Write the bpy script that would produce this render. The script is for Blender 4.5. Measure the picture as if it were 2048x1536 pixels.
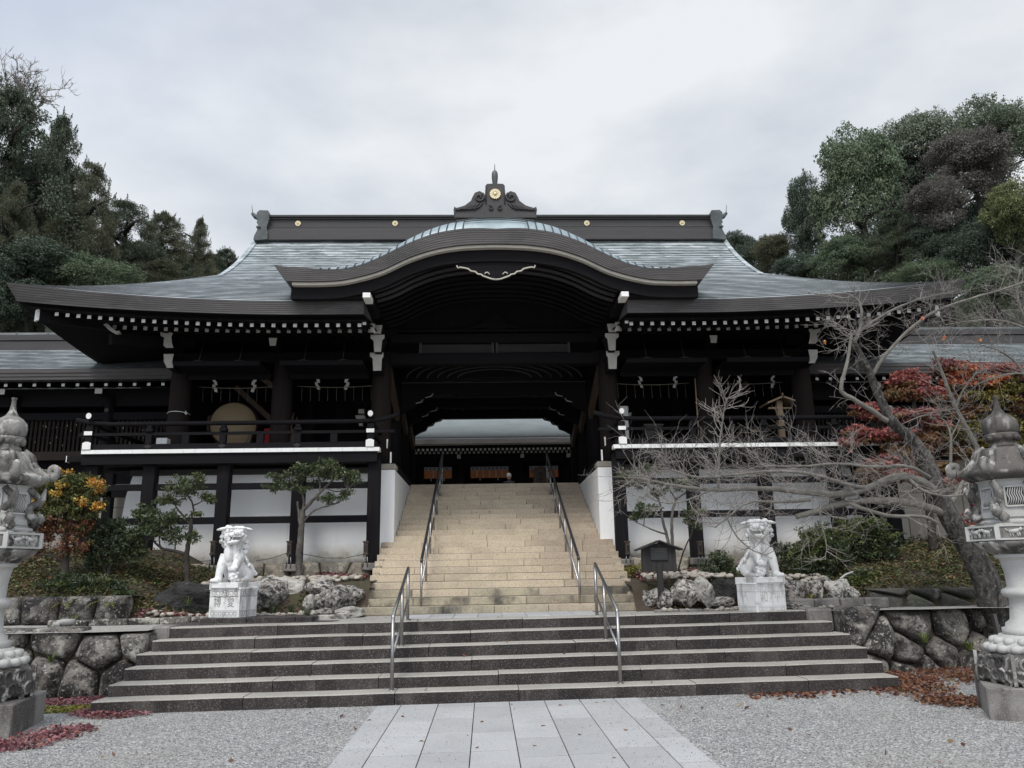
import bpy, math, random
import numpy as np
from mathutils import Vector, Matrix, noise as mnoise

for _o in list(bpy.data.objects):
    bpy.data.objects.remove(_o)
SC = bpy.context.scene
COL = SC.collection
R = math.radians

# ------------------------------------------------------------------ camera
CAM_F, CAM_P, CAM_Y, CAM_R = 1585.6, R(13.2867), R(2.0622), R(0.9456)
CAM_LOC = Vector((-0.258, 0.0, 1.6))
_F = Vector((math.sin(CAM_Y)*math.cos(CAM_P), math.cos(CAM_Y)*math.cos(CAM_P), math.sin(CAM_P)))
_R0 = Vector((math.cos(CAM_Y), -math.sin(CAM_Y), 0.0))
_U0 = _R0.cross(_F)
_Rt = _R0*math.cos(CAM_R) - _U0*math.sin(CAM_R)
_Up = _R0*math.sin(CAM_R) + _U0*math.cos(CAM_R)
cam_data = bpy.data.cameras.new('camera')
cam_data.sensor_fit = 'HORIZONTAL'
cam_data.sensor_width = 36.0
cam_data.lens = CAM_F/2048.0*36.0
cam_data.clip_end = 2000.0
cam_data.clip_start = 0.05
cam = bpy.data.objects.new('camera', cam_data)
COL.objects.link(cam)
_m = Matrix((( _Rt.x, _Up.x, -_F.x), (_Rt.y, _Up.y, -_F.y), (_Rt.z, _Up.z, -_F.z))).to_4x4()
_m.translation = CAM_LOC
cam.matrix_world = _m
SC.camera = cam

# ------------------------------------------------------------------ world: overcast sky
W = bpy.data.worlds.new('World'); SC.world = W; W.use_nodes = True
wn = W.node_tree; wn.nodes.clear()
def wnode(t, **k):
    n = wn.nodes.new(t)
    for a, b in k.items(): setattr(n, a, b)
    return n
w_out = wnode('ShaderNodeOutputWorld')
w_sky = wnode('ShaderNodeTexSky', sky_type='NISHITA', sun_disc=False)
SUN_EL, SUN_AZ = R(54), R(205)          # azimuth from +Y clockwise: behind the viewer, to the left
w_sky.sun_elevation = SUN_EL; w_sky.sun_rotation = SUN_AZ
w_bg1 = wnode('ShaderNodeBackground'); w_bg1.inputs['Strength'].default_value = 0.09
wn.links.new(w_sky.outputs[0], w_bg1.inputs['Color'])
tc = wnode('ShaderNodeTexCoord')
sep = wnode('ShaderNodeSeparateXYZ'); wn.links.new(tc.outputs['Generated'], sep.inputs[0])
def wmath(op, a, b=None, clamp=False):
    n = wnode('ShaderNodeMath', operation=op, use_clamp=clamp)
    for i, v in enumerate((a, b)):
        if v is None: continue
        if isinstance(v, (int, float)): n.inputs[i].default_value = v
        else: wn.links.new(v, n.inputs[i])
    return n.outputs[0]
# cloud plane projection
zc = wmath('ADD', wmath('MAXIMUM', sep.outputs['Z'], 0.0), 0.22)
cx_ = wmath('DIVIDE', sep.outputs['X'], zc); cy_ = wmath('DIVIDE', sep.outputs['Y'], zc)
cmb = wnode('ShaderNodeCombineXYZ'); wn.links.new(cx_, cmb.inputs[0]); wn.links.new(cy_, cmb.inputs[1])
cmb.inputs[2].default_value = 3.7
n1 = wnode('ShaderNodeTexNoise'); n1.inputs['Scale'].default_value = 1.25; n1.inputs['Detail'].default_value = 6
n1.inputs['Roughness'].default_value = 0.52; n1.inputs['Distortion'].default_value = 0.12
wn.links.new(cmb.outputs[0], n1.inputs['Vector'])
ramp = wnode('ShaderNodeValToRGB'); wn.links.new(n1.outputs['Fac'], ramp.inputs[0])
ce = ramp.color_ramp.elements
ce[0].position = 0.36; ce[0].color = (0.60, 0.66, 0.765, 1)
ce[1].position = 0.64; ce[1].color = (1.02, 1.05, 1.08, 1)
e_ = ramp.color_ramp.elements.new(0.50); e_.color = (0.755, 0.80, 0.872, 1)
w_bg2 = wnode('ShaderNodeBackground')
blue = wmath('MULTIPLY', wmath('SUBTRACT', wmath('MULTIPLY', sep.outputs['X'], -1.0), 0.12), 2.2, True)
blue = wmath('MULTIPLY', blue, wmath('MULTIPLY', wmath('SUBTRACT', sep.outputs['Z'], 0.38), 3.2, True))
wmx = wnode('ShaderNodeMix', data_type='RGBA'); wn.links.new(wmath('MULTIPLY', blue, 0.75), wmx.inputs[0])
wn.links.new(ramp.outputs[0], wmx.inputs[6]); wmx.inputs[7].default_value = (0.66, 0.80, 1.06, 1)
wn.links.new(wmx.outputs[2], w_bg2.inputs['Color'])
# the cloud deck is brighter overhead; behind the viewer it is raised to fill the front
back = wmath('MULTIPLY', wmath('ADD', wmath('MULTIPLY', sep.outputs['Y'], -1.0), 0.05), 1.0, True)
up = wmath('MULTIPLY', wmath('SUBTRACT', sep.outputs['Z'], 0.62), 1.6, True)
stren = wmath('ADD', wmath('ADD', wmath('MULTIPLY', back, 0.60), wmath('MULTIPLY', up, 1.10)), 0.605)
wn.links.new(stren, w_bg2.inputs['Strength'])
w_mix = wnode('ShaderNodeMixShader'); w_mix.inputs[0].default_value = 0.94
wn.links.new(w_bg1.outputs[0], w_mix.inputs[1]); wn.links.new(w_bg2.outputs[0], w_mix.inputs[2])
wn.links.new(w_mix.outputs[0], w_out.inputs['Surface'])

# ------------------------------------------------------------------ sun (veiled by cloud)
sd = bpy.data.lights.new('sun', 'SUN'); sd.energy = 1.4; sd.angle = R(20); sd.color = (1.0, 0.94, 0.86)
sun = bpy.data.objects.new('sun', sd); COL.objects.link(sun)
_s = Vector((math.sin(SUN_AZ)*math.cos(SUN_EL), math.cos(SUN_AZ)*math.cos(SUN_EL), math.sin(SUN_EL)))
sun.rotation_euler = (-_s).to_track_quat('-Z', 'Y').to_euler()
sun.location = _s*60

SC.view_settings.view_transform = 'Standard'
SC.view_settings.look = 'None'
SC.view_settings.exposure = 0.53
SC.view_settings.gamma = 1.0

# ------------------------------------------------------------------ helpers
def at(px, py, d):
    """world point on the plane Y = d that the photograph shows at pixel px, py (of 2048 x 1536)"""
    v = _F + _Rt*((px-1024.0)/CAM_F) - _Up*((py-768.0)/CAM_F)
    v = v/v.y*d
    return Vector((v.x+CAM_LOC.x, d, v.z+CAM_LOC.z))
def m_per_px(d):
    return d/CAM_F

class MB:
    def __init__(self):
        self.v = []; self.f = []; self.m = []; self.mi = 0; self.sm = []; self.smooth = False
    def mat(self, i): self.mi = i; return self
    def add(self, verts, faces, mi=None, smooth=None):
        o = len(self.v); self.v.extend([tuple(p) for p in verts])
        for f in faces:
            self.f.append(tuple(o+i for i in f)); self.m.append(self.mi if mi is None else mi)
            self.sm.append(self.smooth if smooth is None else smooth)
        return self
    def box(self, x0, x1, y0, y1, z0, z1, mi=None):
        v = [(x0,y0,z0),(x1,y0,z0),(x1,y1,z0),(x0,y1,z0),(x0,y0,z1),(x1,y0,z1),(x1,y1,z1),(x0,y1,z1)]
        f = [(0,3,2,1),(4,5,6,7),(0,1,5,4),(1,2,6,5),(2,3,7,6),(3,0,4,7)]
        return self.add(v, f, mi)
    def boxm(self, M, sx, sy, sz, mi=None):
        v = [M @ Vector((a*sx/2, b*sy/2, c*sz/2)) for c in (-1,1) for b in (-1,1) for a in (-1,1)]
        f = [(0,2,3,1),(4,5,7,6),(0,1,5,4),(1,3,7,5),(3,2,6,7),(2,0,4,6)]
        return self.add(v, f, mi)
    def bar(self, a, b, w, h, mi=None, up=(0,0,1)):
        a = Vector(a); b = Vector(b); d = b-a; L = d.length
        if L < 1e-6: return self
        x = d.normalized(); u = Vector(up); y = u.cross(x)
        if y.length < 1e-4: y = Vector((0,1,0)).cross(x)
        if y.length < 1e-4: y = Vector((1,0,0)).cross(x)
        y.normalize(); z = x.cross(y)
        M = Matrix(((x.x,y.x,z.x),(x.y,y.y,z.y),(x.z,y.z,z.z))).to_4x4(); M.translation = (a+b)/2
        return self.boxm(M, L, w, h, mi)
    def tube(self, pts, rad, n=8, mi=None, cap=True, smooth=True):
        pts = [Vector(p) for p in pts]
        if not hasattr(rad, '__len__'): rad = [rad]*len(pts)
        rings = []; prev = None
        for i, p in enumerate(pts):
            if i == 0: t = pts[1]-p
            elif i == len(pts)-1: t = p-pts[i-1]
            else: t = (pts[i+1]-p).normalized()+(p-pts[i-1]).normalized()
            if t.length < 1e-9: t = Vector((0,0,1))
            t.normalize()
            if prev is None:
                a = Vector((0,0,1)) if abs(t.z) < .9 else Vector((1,0,0))
                x = t.cross(a).normalized()
            else:
                x = prev - t*prev.dot(t)
                if x.length < 1e-6: x = t.orthogonal()
                x.normalize()
            prev = x; y = t.cross(x)
            rings.append([p + (x*math.cos(2*math.pi*k/n)+y*math.sin(2*math.pi*k/n))*rad[i] for k in range(n)])
        v = [q for r in rings for q in r]
        f = []
        for i in range(len(pts)-1):
            for k in range(n):
                f.append((i*n+k, i*n+(k+1)%n, (i+1)*n+(k+1)%n, (i+1)*n+k))
        self.add(v, f, mi, smooth)
        if cap:
            o = len(self.v)-len(v)
            for base, rev in ((0, True), ((len(pts)-1)*n, False)):
                idx = [o+base+k for k in range(n)]
                self.f.append(tuple(reversed(idx) if rev else idx)); self.m.append(self.mi if mi is None else mi); self.sm.append(False)
        return self
    def lathe(self, prof, c=(0,0,0), n=24, mi=None, rot=0.0, smooth=True, sx=1.0, sy=1.0, rfun=None):
        v = []; f = []
        for (r, z) in prof:
            for k in range(n):
                a = rot+2*math.pi*k/n
                rr = r*(rfun(a, z) if rfun else 1.0)
                v.append((c[0]+rr*math.cos(a)*sx, c[1]+rr*math.sin(a)*sy, c[2]+z))
        for i in range(len(prof)-1):
            for k in range(n):
                f.append((i*n+k, i*n+(k+1)%n, (i+1)*n+(k+1)%n, (i+1)*n+k))
        self.add(v, f, mi, smooth)
        o = len(self.v)-len(v)
        for base, rev in ((0, True), ((len(prof)-1)*n, False)):
            idx = [o+base+k for k in range(n)]
            self.f.append(tuple(reversed(idx) if rev else idx)); self.m.append(self.mi if mi is None else mi); self.sm.append(False)
        return self
    def prism(self, poly, a, b, axis='y', mi=None, side_mi=None):
        """poly: list of 2-D points; extruded from a to b along axis"""
        n = len(poly)
        if axis == 'y': g = lambda p, t: (p[0], t, p[1])
        elif axis == 'x': g = lambda p, t: (t, p[0], p[1])
        else: g = lambda p, t: (p[0], p[1], t)
        v = [g(p, a) for p in poly]+[g(p, b) for p in poly]
        f = [tuple(range(n)), tuple(reversed(range(n, 2*n)))]
        self.add(v, f, mi, False)
        self.add(v, [(k, n+k, n+(k+1)%n, (k+1)%n) for k in range(n)], side_mi if side_mi is not None else mi, False)
        return self
    def grid(self, fn, nu, nv, mi=None, smooth=True):
        v = [fn(i/nu, j/nv) for j in range(nv+1) for i in range(nu+1)]
        f = [(j*(nu+1)+i, j*(nu+1)+i+1, (j+1)*(nu+1)+i+1, (j+1)*(nu+1)+i) for j in range(nv) for i in range(nu)]
        return self.add(v, f, mi, smooth)
    def mesh(self, name, mats):
        me = bpy.data.meshes.new(name)
        me.from_pydata(self.v, [], self.f)
        for m in (mats if isinstance(mats, (list, tuple)) else [mats]): me.materials.append(m)
        me.polygons.foreach_set('material_index', self.m)
        me.polygons.foreach_set('use_smooth', self.sm)
        me.update()
        return me
    def build(self, name, mats, parent=None, bevel=0.0, recalc=True, loc=None, segs=1):
        me = self.mesh(name, mats)
        if recalc: fix_normals(me)
        return link(name, me, parent, bevel, loc, segs)

import bmesh
def fix_normals(me):
    bm = bmesh.new(); bm.from_mesh(me)
    bmesh.ops.recalc_face_normals(bm, faces=bm.faces)
    bm.to_mesh(me); bm.free()

def link(name, me, parent=None, bevel=0.0, loc=None, segs=1):
    o = bpy.data.objects.new(name, me); COL.objects.link(o)
    if parent is not None:
        o.parent = parent
        if loc is None and parent.get('_world'):     # meshes given in world coordinates
            p = parent; t = Vector((0,0,0))
            while p is not None: t += p.location; p = p.parent
            o.location = -t
    if loc is not None: o.location = loc
    if parent is not None and parent.get('_world'): o['_world'] = 1
    if bevel > 0:
        b = o.modifiers.new('bevel', 'BEVEL'); b.width = bevel; b.segments = segs; b.limit_method = 'ANGLE'; b.angle_limit = R(35)
    return o

def tag(o, label=None, cat=None, group=None, kind=None):
    if label: o['label'] = label
    if cat: o['category'] = cat
    if group: o['group'] = group
    if kind: o['kind'] = kind
    return o
def thing(name, label, cat, loc=(0,0,0), rz=0.0, group=None, world=True):
    o = bpy.data.objects.new(name, None); COL.objects.link(o)
    o.location = loc; o.rotation_euler = (0,0,rz); o.empty_display_size = .2
    if world: o['_world'] = 1
    return tag(o, label, cat, group)
def arrays_mesh(name, V, nper, mats, mi=None, smooth=False):
    """V: (N, nper, 3) polygons of nper corners, all separate"""
    V = np.asarray(V, dtype=np.float32); N = V.shape[0]
    me = bpy.data.meshes.new(name)
    me.vertices.add(N*nper); me.vertices.foreach_set('co', V.reshape(-1))
    me.loops.add(N*nper); me.loops.foreach_set('vertex_index', np.arange(N*nper, dtype=np.int32))
    me.polygons.add(N); me.polygons.foreach_set('loop_start', np.arange(N, dtype=np.int32)*nper)
    me.polygons.foreach_set('loop_total', np.full(N, nper, dtype=np.int32))
    for m in (mats if isinstance(mats, (list, tuple)) else [mats]): me.materials.append(m)
    if mi is not None: me.polygons.foreach_set('material_index', np.asarray(mi, dtype=np.int32))
    me.update(calc_edges=True); me.validate()
    return me

# ------------------------------------------------------------------ materials
def mat(name, c1, c2=None, scale=4.0, lo=0.35, hi=0.65, rough=0.75, metal=0.0, bump=0.0, bscale=None, detail=6.0,
        layers=(), stretch=(1,1,1), spec=0.4, island=0.0, subs=0.0, bdist=0.02, objrand=0.0, trans=0.0):
    """c1/c2 mixed by noise; layers: (colour, kind, scale, lo, hi, amount, stretch)"""
    m = bpy.data.materials.new(name); m.use_nodes = True
    nt = m.node_tree; b = nt.nodes['Principled BSDF']
    def N(t, **k):
        n = nt.nodes.new(t)
        for a, c in k.items(): setattr(n, a, c)
        return n
    L = nt.links.new
    b.inputs['Roughness'].default_value = rough; b.inputs['Metallic'].default_value = metal
    b.inputs['Specular IOR Level'].default_value = spec
    tcn = N('ShaderNodeTexCoord'); src = tcn.outputs['Object']
    if objrand:
        oi = N('ShaderNodeObjectInfo'); vm = N('ShaderNodeVectorMath', operation='SCALE')
        cb = N('ShaderNodeCombineXYZ')
        for i in range(3): L(oi.outputs['Random'], cb.inputs[i])
        L(cb.outputs[0], vm.inputs[0]); vm.inputs['Scale'].default_value = 37.0
        va = N('ShaderNodeVectorMath', operation='ADD'); L(src, va.inputs[0]); L(vm.outputs[0], va.inputs[1]); src = va.outputs[0]
    def tex(kind, sc, st, det=detail):
        mp = N('ShaderNodeMapping'); mp.inputs['Scale'].default_value = (st[0]*sc, st[1]*sc, st[2]*sc); L(src, mp.inputs[0])
        if kind == 'noise':
            t = N('ShaderNodeTexNoise'); t.inputs['Scale'].default_value = 1.0; t.inputs['Detail'].default_value = det
            t.inputs['Roughness'].default_value = 0.6; L(mp.outputs[0], t.inputs['Vector']); return t.outputs['Fac']
        if kind == 'voronoi':
            t = N('ShaderNodeTexVoronoi'); t.inputs['Scale'].default_value = 1.0; L(mp.outputs[0], t.inputs['Vector'])
            s = N('ShaderNodeSeparateColor'); L(t.outputs['Color'], s.inputs[0]); return s.outputs[0]
        if kind == 'zlow':                     # splash dirt in a band above the footing
            sx = N('ShaderNodeSeparateXYZ'); L(src, sx.inputs[0])
            mz = N('ShaderNodeMapRange'); mz.inputs['From Min'].default_value = st[1]; mz.inputs['From Max'].default_value = st[0]; L(sx.outputs[2], mz.inputs['Value'])
            t = N('ShaderNodeTexNoise'); t.inputs['Scale'].default_value = sc; t.inputs['Detail'].default_value = 8; L(src, t.inputs['Vector'])
            mm = N('ShaderNodeMath', operation='MULTIPLY'); L(mz.outputs[0], mm.inputs[0]); L(t.outputs['Fac'], mm.inputs[1]); return mm.outputs[0]
        if kind == 'cells':
            t = N('ShaderNodeTexVoronoi'); t.inputs['Scale'].default_value = 1.0; L(mp.outputs[0], t.inputs['Vector']); return t.outputs['Distance']
    def rampn(f, l, h):
        mr = N('ShaderNodeMapRange'); mr.inputs['From Min'].default_value = l; mr.inputs['From Max'].default_value = h
        L(f, mr.inputs['Value']); return mr.outputs[0]
    def mix(f, a, c):
        mx = N('ShaderNodeMix', data_type='RGBA')
        L(f, mx.inputs[0])
        for i, q in ((6, a), (7, c)):
            if isinstance(q, (tuple, list)): mx.inputs[i].default_value = (*q[:3], 1)
            else: L(q, mx.inputs[i])
        return mx.outputs[2]
    if c2 is None: c2 = tuple(x*.8 for x in c1)
    col = mix(rampn(tex('noise', scale, stretch), lo, hi), c1, c2)
    for ly in layers:
        c, kind, sc, l, h, amt = ly[:6]; st = ly[6] if len(ly) > 6 else (1,1,1)
        f = rampn(tex(kind, sc, st), l, h)
        mu = N('ShaderNodeMath', operation='MULTIPLY'); L(f, mu.inputs[0]); mu.inputs[1].default_value = amt
        col = mix(mu.outputs[0], col, c)
    if island or objrand:
        hs = N('ShaderNodeHueSaturation')
        if island:
            g = N('ShaderNodeNewGeometry'); rnd = g.outputs['Random Per Island']
        else: rnd = oi.outputs['Random']
        mr = N('ShaderNodeMapRange'); amt = island or objrand
        mr.inputs['To Min'].default_value = 1-amt; mr.inputs['To Max'].default_value = 1+amt; L(rnd, mr.inputs['Value'])
        L(mr.outputs[0], hs.inputs['Value'])
        m2 = N('ShaderNodeMapRange'); m2.inputs['To Min'].default_value = .5-amt*.04; m2.inputs['To Max'].default_value = .5+amt*.04
        L(rnd, m2.inputs['Value']); L(m2.outputs[0], hs.inputs['Hue'])
        L(col, hs.inputs['Color']); col = hs.outputs[0]
    L(col, b.inputs['Base Color'])
    if subs:
        b.inputs['Subsurface Weight'].default_value = subs
    if bump:
        bp = N('ShaderNodeBump'); bp.inputs['Strength'].default_value = bump; bp.inputs['Distance'].default_value = bdist
        L(tex('noise', bscale or scale*3, stretch, 8.0), bp.inputs['Height']); L(bp.outputs[0], b.inputs['Normal'])
    if trans:
        t = N('ShaderNodeBsdfTranslucent'); L(col, t.inputs['Color'])
        ms = N('ShaderNodeMixShader'); ms.inputs[0].default_value = trans
        L(b.outputs[0], ms.inputs[1]); L(t.outputs[0], ms.inputs[2])
        out = [n for n in nt.nodes if n.type == 'OUTPUT_MATERIAL'][0]; L(ms.outputs[0], out.inputs['Surface'])
    return m

M = {}
M['gravel'] = mat('gravel', (.315,.312,.302), (.235,.232,.226), 1.2, .3, .7, .95, bump=1.0, bscale=85, bdist=.014,
    layers=[((.60,.595,.58),'voronoi',66,.56,.92,.95), ((.075,.075,.082),'voronoi',58,.64,.95,.9), ((.27,.245,.205),'noise',.45,.52,.74,.35), ((.42,.41,.39),'noise',.9,.54,.70,.4,(1,.35,1)), ((.20,.19,.175),'noise',1.6,.60,.74,.35)])
M['gravel_pale'] = mat('pale gravel', (.33,.32,.30), (.25,.24,.22), 1.5, .3, .7, .95, bump=.8, bscale=60, bdist=.012,
    layers=[((.52,.50,.46),'voronoi',60,.60,.95,.8), ((.14,.13,.12),'voronoi',52,.75,.98,.8), ((.34,.30,.14),'noise',1.1,.6,.75,.35)])
M['paving'] = mat('grey granite paving', (.41,.41,.405), (.33,.33,.328), .9, .3, .7, .85, bump=.2, bscale=90, island=.10, spec=.25,
    layers=[((.54,.55,.56),'voronoi',190,.6,.95,.5), ((.20,.20,.21),'voronoi',170,.72,.98,.55), ((.28,.27,.25),'noise',2.2,.55,.8,.35)])
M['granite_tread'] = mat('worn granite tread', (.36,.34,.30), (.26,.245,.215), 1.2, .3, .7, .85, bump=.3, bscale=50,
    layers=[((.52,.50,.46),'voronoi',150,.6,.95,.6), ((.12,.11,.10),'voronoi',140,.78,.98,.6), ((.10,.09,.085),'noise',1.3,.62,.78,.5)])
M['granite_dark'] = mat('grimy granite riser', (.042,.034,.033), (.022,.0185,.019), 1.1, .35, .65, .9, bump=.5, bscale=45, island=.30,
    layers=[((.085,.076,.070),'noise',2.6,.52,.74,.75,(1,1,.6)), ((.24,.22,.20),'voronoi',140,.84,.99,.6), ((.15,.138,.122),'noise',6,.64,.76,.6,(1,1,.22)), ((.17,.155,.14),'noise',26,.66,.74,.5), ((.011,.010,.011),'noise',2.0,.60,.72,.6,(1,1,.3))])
M['granite_tan'] = mat('tan granite', (.50,.415,.315), (.41,.338,.255), .8, .3, .7, .85, bump=.3, bscale=60, island=.15,
    layers=[((.62,.53,.41),'voronoi',110,.6,.95,.5), ((.15,.12,.09),'voronoi',95,.74,.98,.65), ((.28,.235,.18),'noise',.9,.50,.66,.45,(1,1.6,1.6)), ((.60,.52,.41),'noise',1.7,.54,.68,.4)])
M['granite_tan_worn'] = mat('weathered tan granite', (.40,.345,.25), (.27,.24,.18), 1.6, .35, .65, .88, bump=.4, bscale=55, island=.15,
    layers=[((.50,.44,.34),'voronoi',110,.6,.95,.5), ((.13,.115,.09),'voronoi',95,.74,.98,.6), ((.050,.047,.044),'noise',1.5,.50,.62,.9,(1,1,.7)), ((.13,.125,.11),'noise',4.0,.55,.7,.5)])
M['granite_riser_foot'] = mat('dark riser foot', (.16,.135,.10), (.10,.085,.065), 3.0)  # dark tone of the strip along each riser foot
M['stone_light'] = mat('carved pale stone', (.50,.495,.475), (.38,.375,.355), 3.0, .3, .7, .8, bump=.25, bscale=40,
    layers=[((.13,.125,.115),'noise',5.5,.60,.76,.55,(1,1,.5)), ((.62,.61,.59),'voronoi',180,.65,.95,.35)])
M['stone_weathered'] = mat('lichen stained stone', (.27,.26,.24), (.155,.147,.135), 3.5, .35, .65, .85, bump=.4, bscale=45,
    layers=[((.036,.032,.030),'noise',3.6,.45,.58,.9,(1,1,.35)), ((.50,.49,.46),'noise',7,.53,.63,.8)])
M['stone_sooty'] = mat('sooty weathered stone', (.125,.112,.100), (.060,.054,.050), 3.0, .35, .65, .85, bump=.4, bscale=40, layers=[((.36,.345,.32),'noise',5,.56,.66,.8,(1,1,.3)), ((.022,.020,.019),'noise',3.4,.50,.62,.8,(1,1,.3))])
M['stone_dark'] = mat('blackened stone', (.12,.108,.102), (.055,.050,.048), 3.0, .35, .65, .9, bump=.5, bscale=45,
    layers=[((.34,.33,.31),'noise',8,.55,.66,.7,(1,1,.3)), ((.03,.027,.026),'noise',3,.55,.7,.7,(1,1,.3))])
M['plinth_stone'] = mat('damp granite plinth', (.26,.245,.225), (.17,.16,.15), 2.4, .35, .65, .9, bump=.35, bscale=60,
    layers=[((.060,.052,.050),'noise',2.6,.46,.62,.85,(1,1,.45)), ((.40,.39,.36),'voronoi',160,.78,.99,.5)])
M['marble'] = mat('white marble', (.80,.80,.785), (.68,.68,.67), 2.5, .3, .7, .55, bump=.12, bscale=25,
    layers=[((.16,.145,.13),'noise',4.6,.54,.64,.6,(1,1,.22)), ((.34,.32,.29),'noise',10,.54,.66,.5)])
M['marble_groove'] = mat('dark carved groove', (.30,.29,.27), (.20,.19,.175), 12, .3, .7, .85)  # darker tone for the carved lines and characters
M['marble_shadow'] = mat('shallow carving shade', (.55,.545,.53), (.46,.455,.44), 9, .3, .7, .7)  # pale grey painted on as the shade in the shallow carved lines
M['rusty'] = mat('rusty metal', (.10,.075,.055), (.05,.04,.033), 9, .35, .65, .8, bump=.3)
M['rock'] = mat('garden rock', (.33,.30,.265), (.17,.155,.14), 2.6, .40, .60, .9, bump=.8, bscale=4, bdist=.06, objrand=.25,
    layers=[((.030,.028,.027),'noise',2.6,.46,.56,.9), ((.56,.54,.50),'noise',4.0,.50,.60,.75), ((.05,.046,.042),'noise',13,.53,.61,.7), ((.09,.11,.05),'noise',2.0,.66,.78,.4)])
M['rock_dark'] = mat('black rock', (.050,.048,.046), (.026,.025,.026), 3.0, .35, .65, .85, bump=1.0, bscale=6, bdist=.12,
    layers=[((.18,.17,.155),'noise',5.0,.60,.74,.6)])
M['rock_pale'] = mat('pale rock', (.48,.46,.42), (.36,.345,.315), 2.4, .35, .65, .9, bump=.8, bscale=4, bdist=.05, objrand=.12,
    layers=[((.060,.056,.050),'noise',3.0,.54,.62,.85), ((.16,.15,.135),'noise',18,.56,.64,.6)])
M['rock_rust'] = mat('rusty rock', (.30,.17,.09), (.20,.13,.085), 3.0, .35, .65, .9, bump=.6, bscale=9, bdist=.04)
M['footing'] = mat('tan footing stone', (.34,.30,.24), (.20,.178,.145), 2.6, .4, .6, .95, bump=1.0, bscale=7, bdist=.08, objrand=.22, layers=[((.075,.066,.052),'noise',3.0,.50,.60,.8), ((.46,.43,.37),'noise',6,.54,.63,.7), ((.09,.085,.06),'noise',18,.56,.64,.5)])
M['boulder'] = mat('lichen boulder', (.185,.168,.148), (.088,.080,.072), 1.8, .40, .60, .95, bump=1.0, bscale=7, bdist=.10, objrand=.35,
    layers=[((.018,.016,.016),'noise',2.2,.46,.56,.9), ((.33,.31,.275),'noise',3.6,.52,.60,.8), ((.02,.018,.018),'noise',11,.52,.60,.7), ((.46,.45,.42),'noise',26,.58,.64,.65), ((.07,.085,.035),'noise',1.5,.66,.76,.5)])
M['boulder_dark'] = mat('dark revetment boulder', (.085,.080,.070), (.040,.038,.034), 2.0, .4, .6, .95, bump=1.0, bscale=7, bdist=.1, objrand=.3, layers=[((.20,.19,.165),'noise',4,.54,.64,.7), ((.05,.065,.025),'noise',2.2,.52,.64,.6)])  # darker version of the boulder stone with greenish patches
M['cobble'] = mat('river cobble', (.40,.365,.315), (.28,.25,.215), 6, .3, .7, .85, bump=.2, bscale=20, objrand=.30,
    layers=[((.16,.14,.115),'noise',8,.62,.75,.5)])
M['block_stone'] = mat('grey beige stone block', (.32,.295,.25), (.24,.22,.19), 1.2, .3, .7, .9, bump=.3, bscale=30, island=.10,
    layers=[((.10,.095,.08),'noise',1.8,.60,.76,.5,(1,1,.5))])
M['plaster'] = mat('white plaster', (.89,.89,.88), (.86,.86,.855), .8, .3, .7, .85, bump=.05, bscale=20, layers=[((.66,.64,.60),'noise',1.4,.58,.72,.35,(3,3,.3))])
M['plaster_stained'] = mat('water stained plaster', (.89,.89,.885), (.86,.86,.85), .8, .3, .7, .85, bump=.05, bscale=20,
    layers=[((.55,.50,.41),'zlow',2.2,.13,.36,.85,(1.75,2.40,1)), ((.30,.28,.25),'zlow',9,.24,.42,.7,(1.75,2.30,1)), ((.60,.585,.55),'noise',1.2,.58,.74,.35,(3,3,.35))])
M['timber'] = mat('dark weathered timber', (.0098,.0088,.0098), (.0060,.0058,.0074), 3.0, .3, .7, .85, spec=.18, bump=.3, bscale=16, stretch=(3,3,.25),
    layers=[((.040,.026,.019),'noise',4,.62,.78,.45,(2,2,.15))])
M['timber_red'] = mat('reddish timber', (.024,.0165,.0138), (.0125,.0102,.0098), 3.0, .3, .7, .85, spec=.18, bump=.3, bscale=16, stretch=(4,4,.2))
M['timber_h'] = mat('dark horizontal timber', (.0095,.0087,.0096), (.0060,.0058,.0072), 3.0, .3, .7, .85, spec=.18, bump=.3, bscale=16, stretch=(.2,3,4))
M['timber_edge'] = mat('lightened timber', (.060,.056,.056), (.036,.034,.036), 3.0, .3, .7, .8, stretch=(.3,3,3))  # lightened tone so ribs and lattice show; also paints beam edge highlights
M['timber_grey'] = mat('silvered timber', (.085,.078,.072), (.050,.046,.043), 3.0, .3, .7, .75, bump=.3, bscale=18, stretch=(.25,4,4))
M['timber_grey_v'] = mat('silvered vertical boards', (.042,.038,.036), (.019,.0175,.018), 4.0, .3, .7, .8, bump=.3, bscale=18, stretch=(5,5,.25))
M['timber_pale'] = mat('pale fresh timber', (.36,.26,.165), (.27,.19,.115), 3.0, .3, .7, .65, bump=.2, bscale=18, stretch=(3,3,.3))
M['timber_mid'] = mat('brown timber', (.105,.072,.048), (.065,.046,.032), 3.0, .3, .7, .65, bump=.2, bscale=18, stretch=(3,3,.3))
M['fascia'] = mat('aged copper eave band', (.080,.073,.070), (.054,.049,.048), 1.6, .3, .7, .6, bump=.12, bscale=12, stretch=(.25,.25,3),
    layers=[((.036,.034,.034),'noise',1.1,.52,.66,.6,(1,1,1)), ((.115,.108,.102),'noise',3.0,.54,.66,.5,(.6,1,5))])
M['white_paint'] = mat('white painted wood end', (.84,.83,.80), (.74,.73,.70), 6, .3, .7, .7, bump=.05)
M['white_worn'] = mat('worn white edge paint', (.86,.86,.84), (.78,.78,.75), 3, .3, .7, .7, bump=.08, layers=[((.16,.15,.13),'noise',14,.66,.74,.7)])
M['grey_paint'] = mat('greyed white wood', (.50,.48,.44), (.40,.385,.355), 6, .3, .7, .75, bump=.1, bscale=30)
M['cream_paint'] = mat('cream moulding', (.56,.52,.45), (.46,.43,.37), 5, .3, .7, .7)
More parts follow.
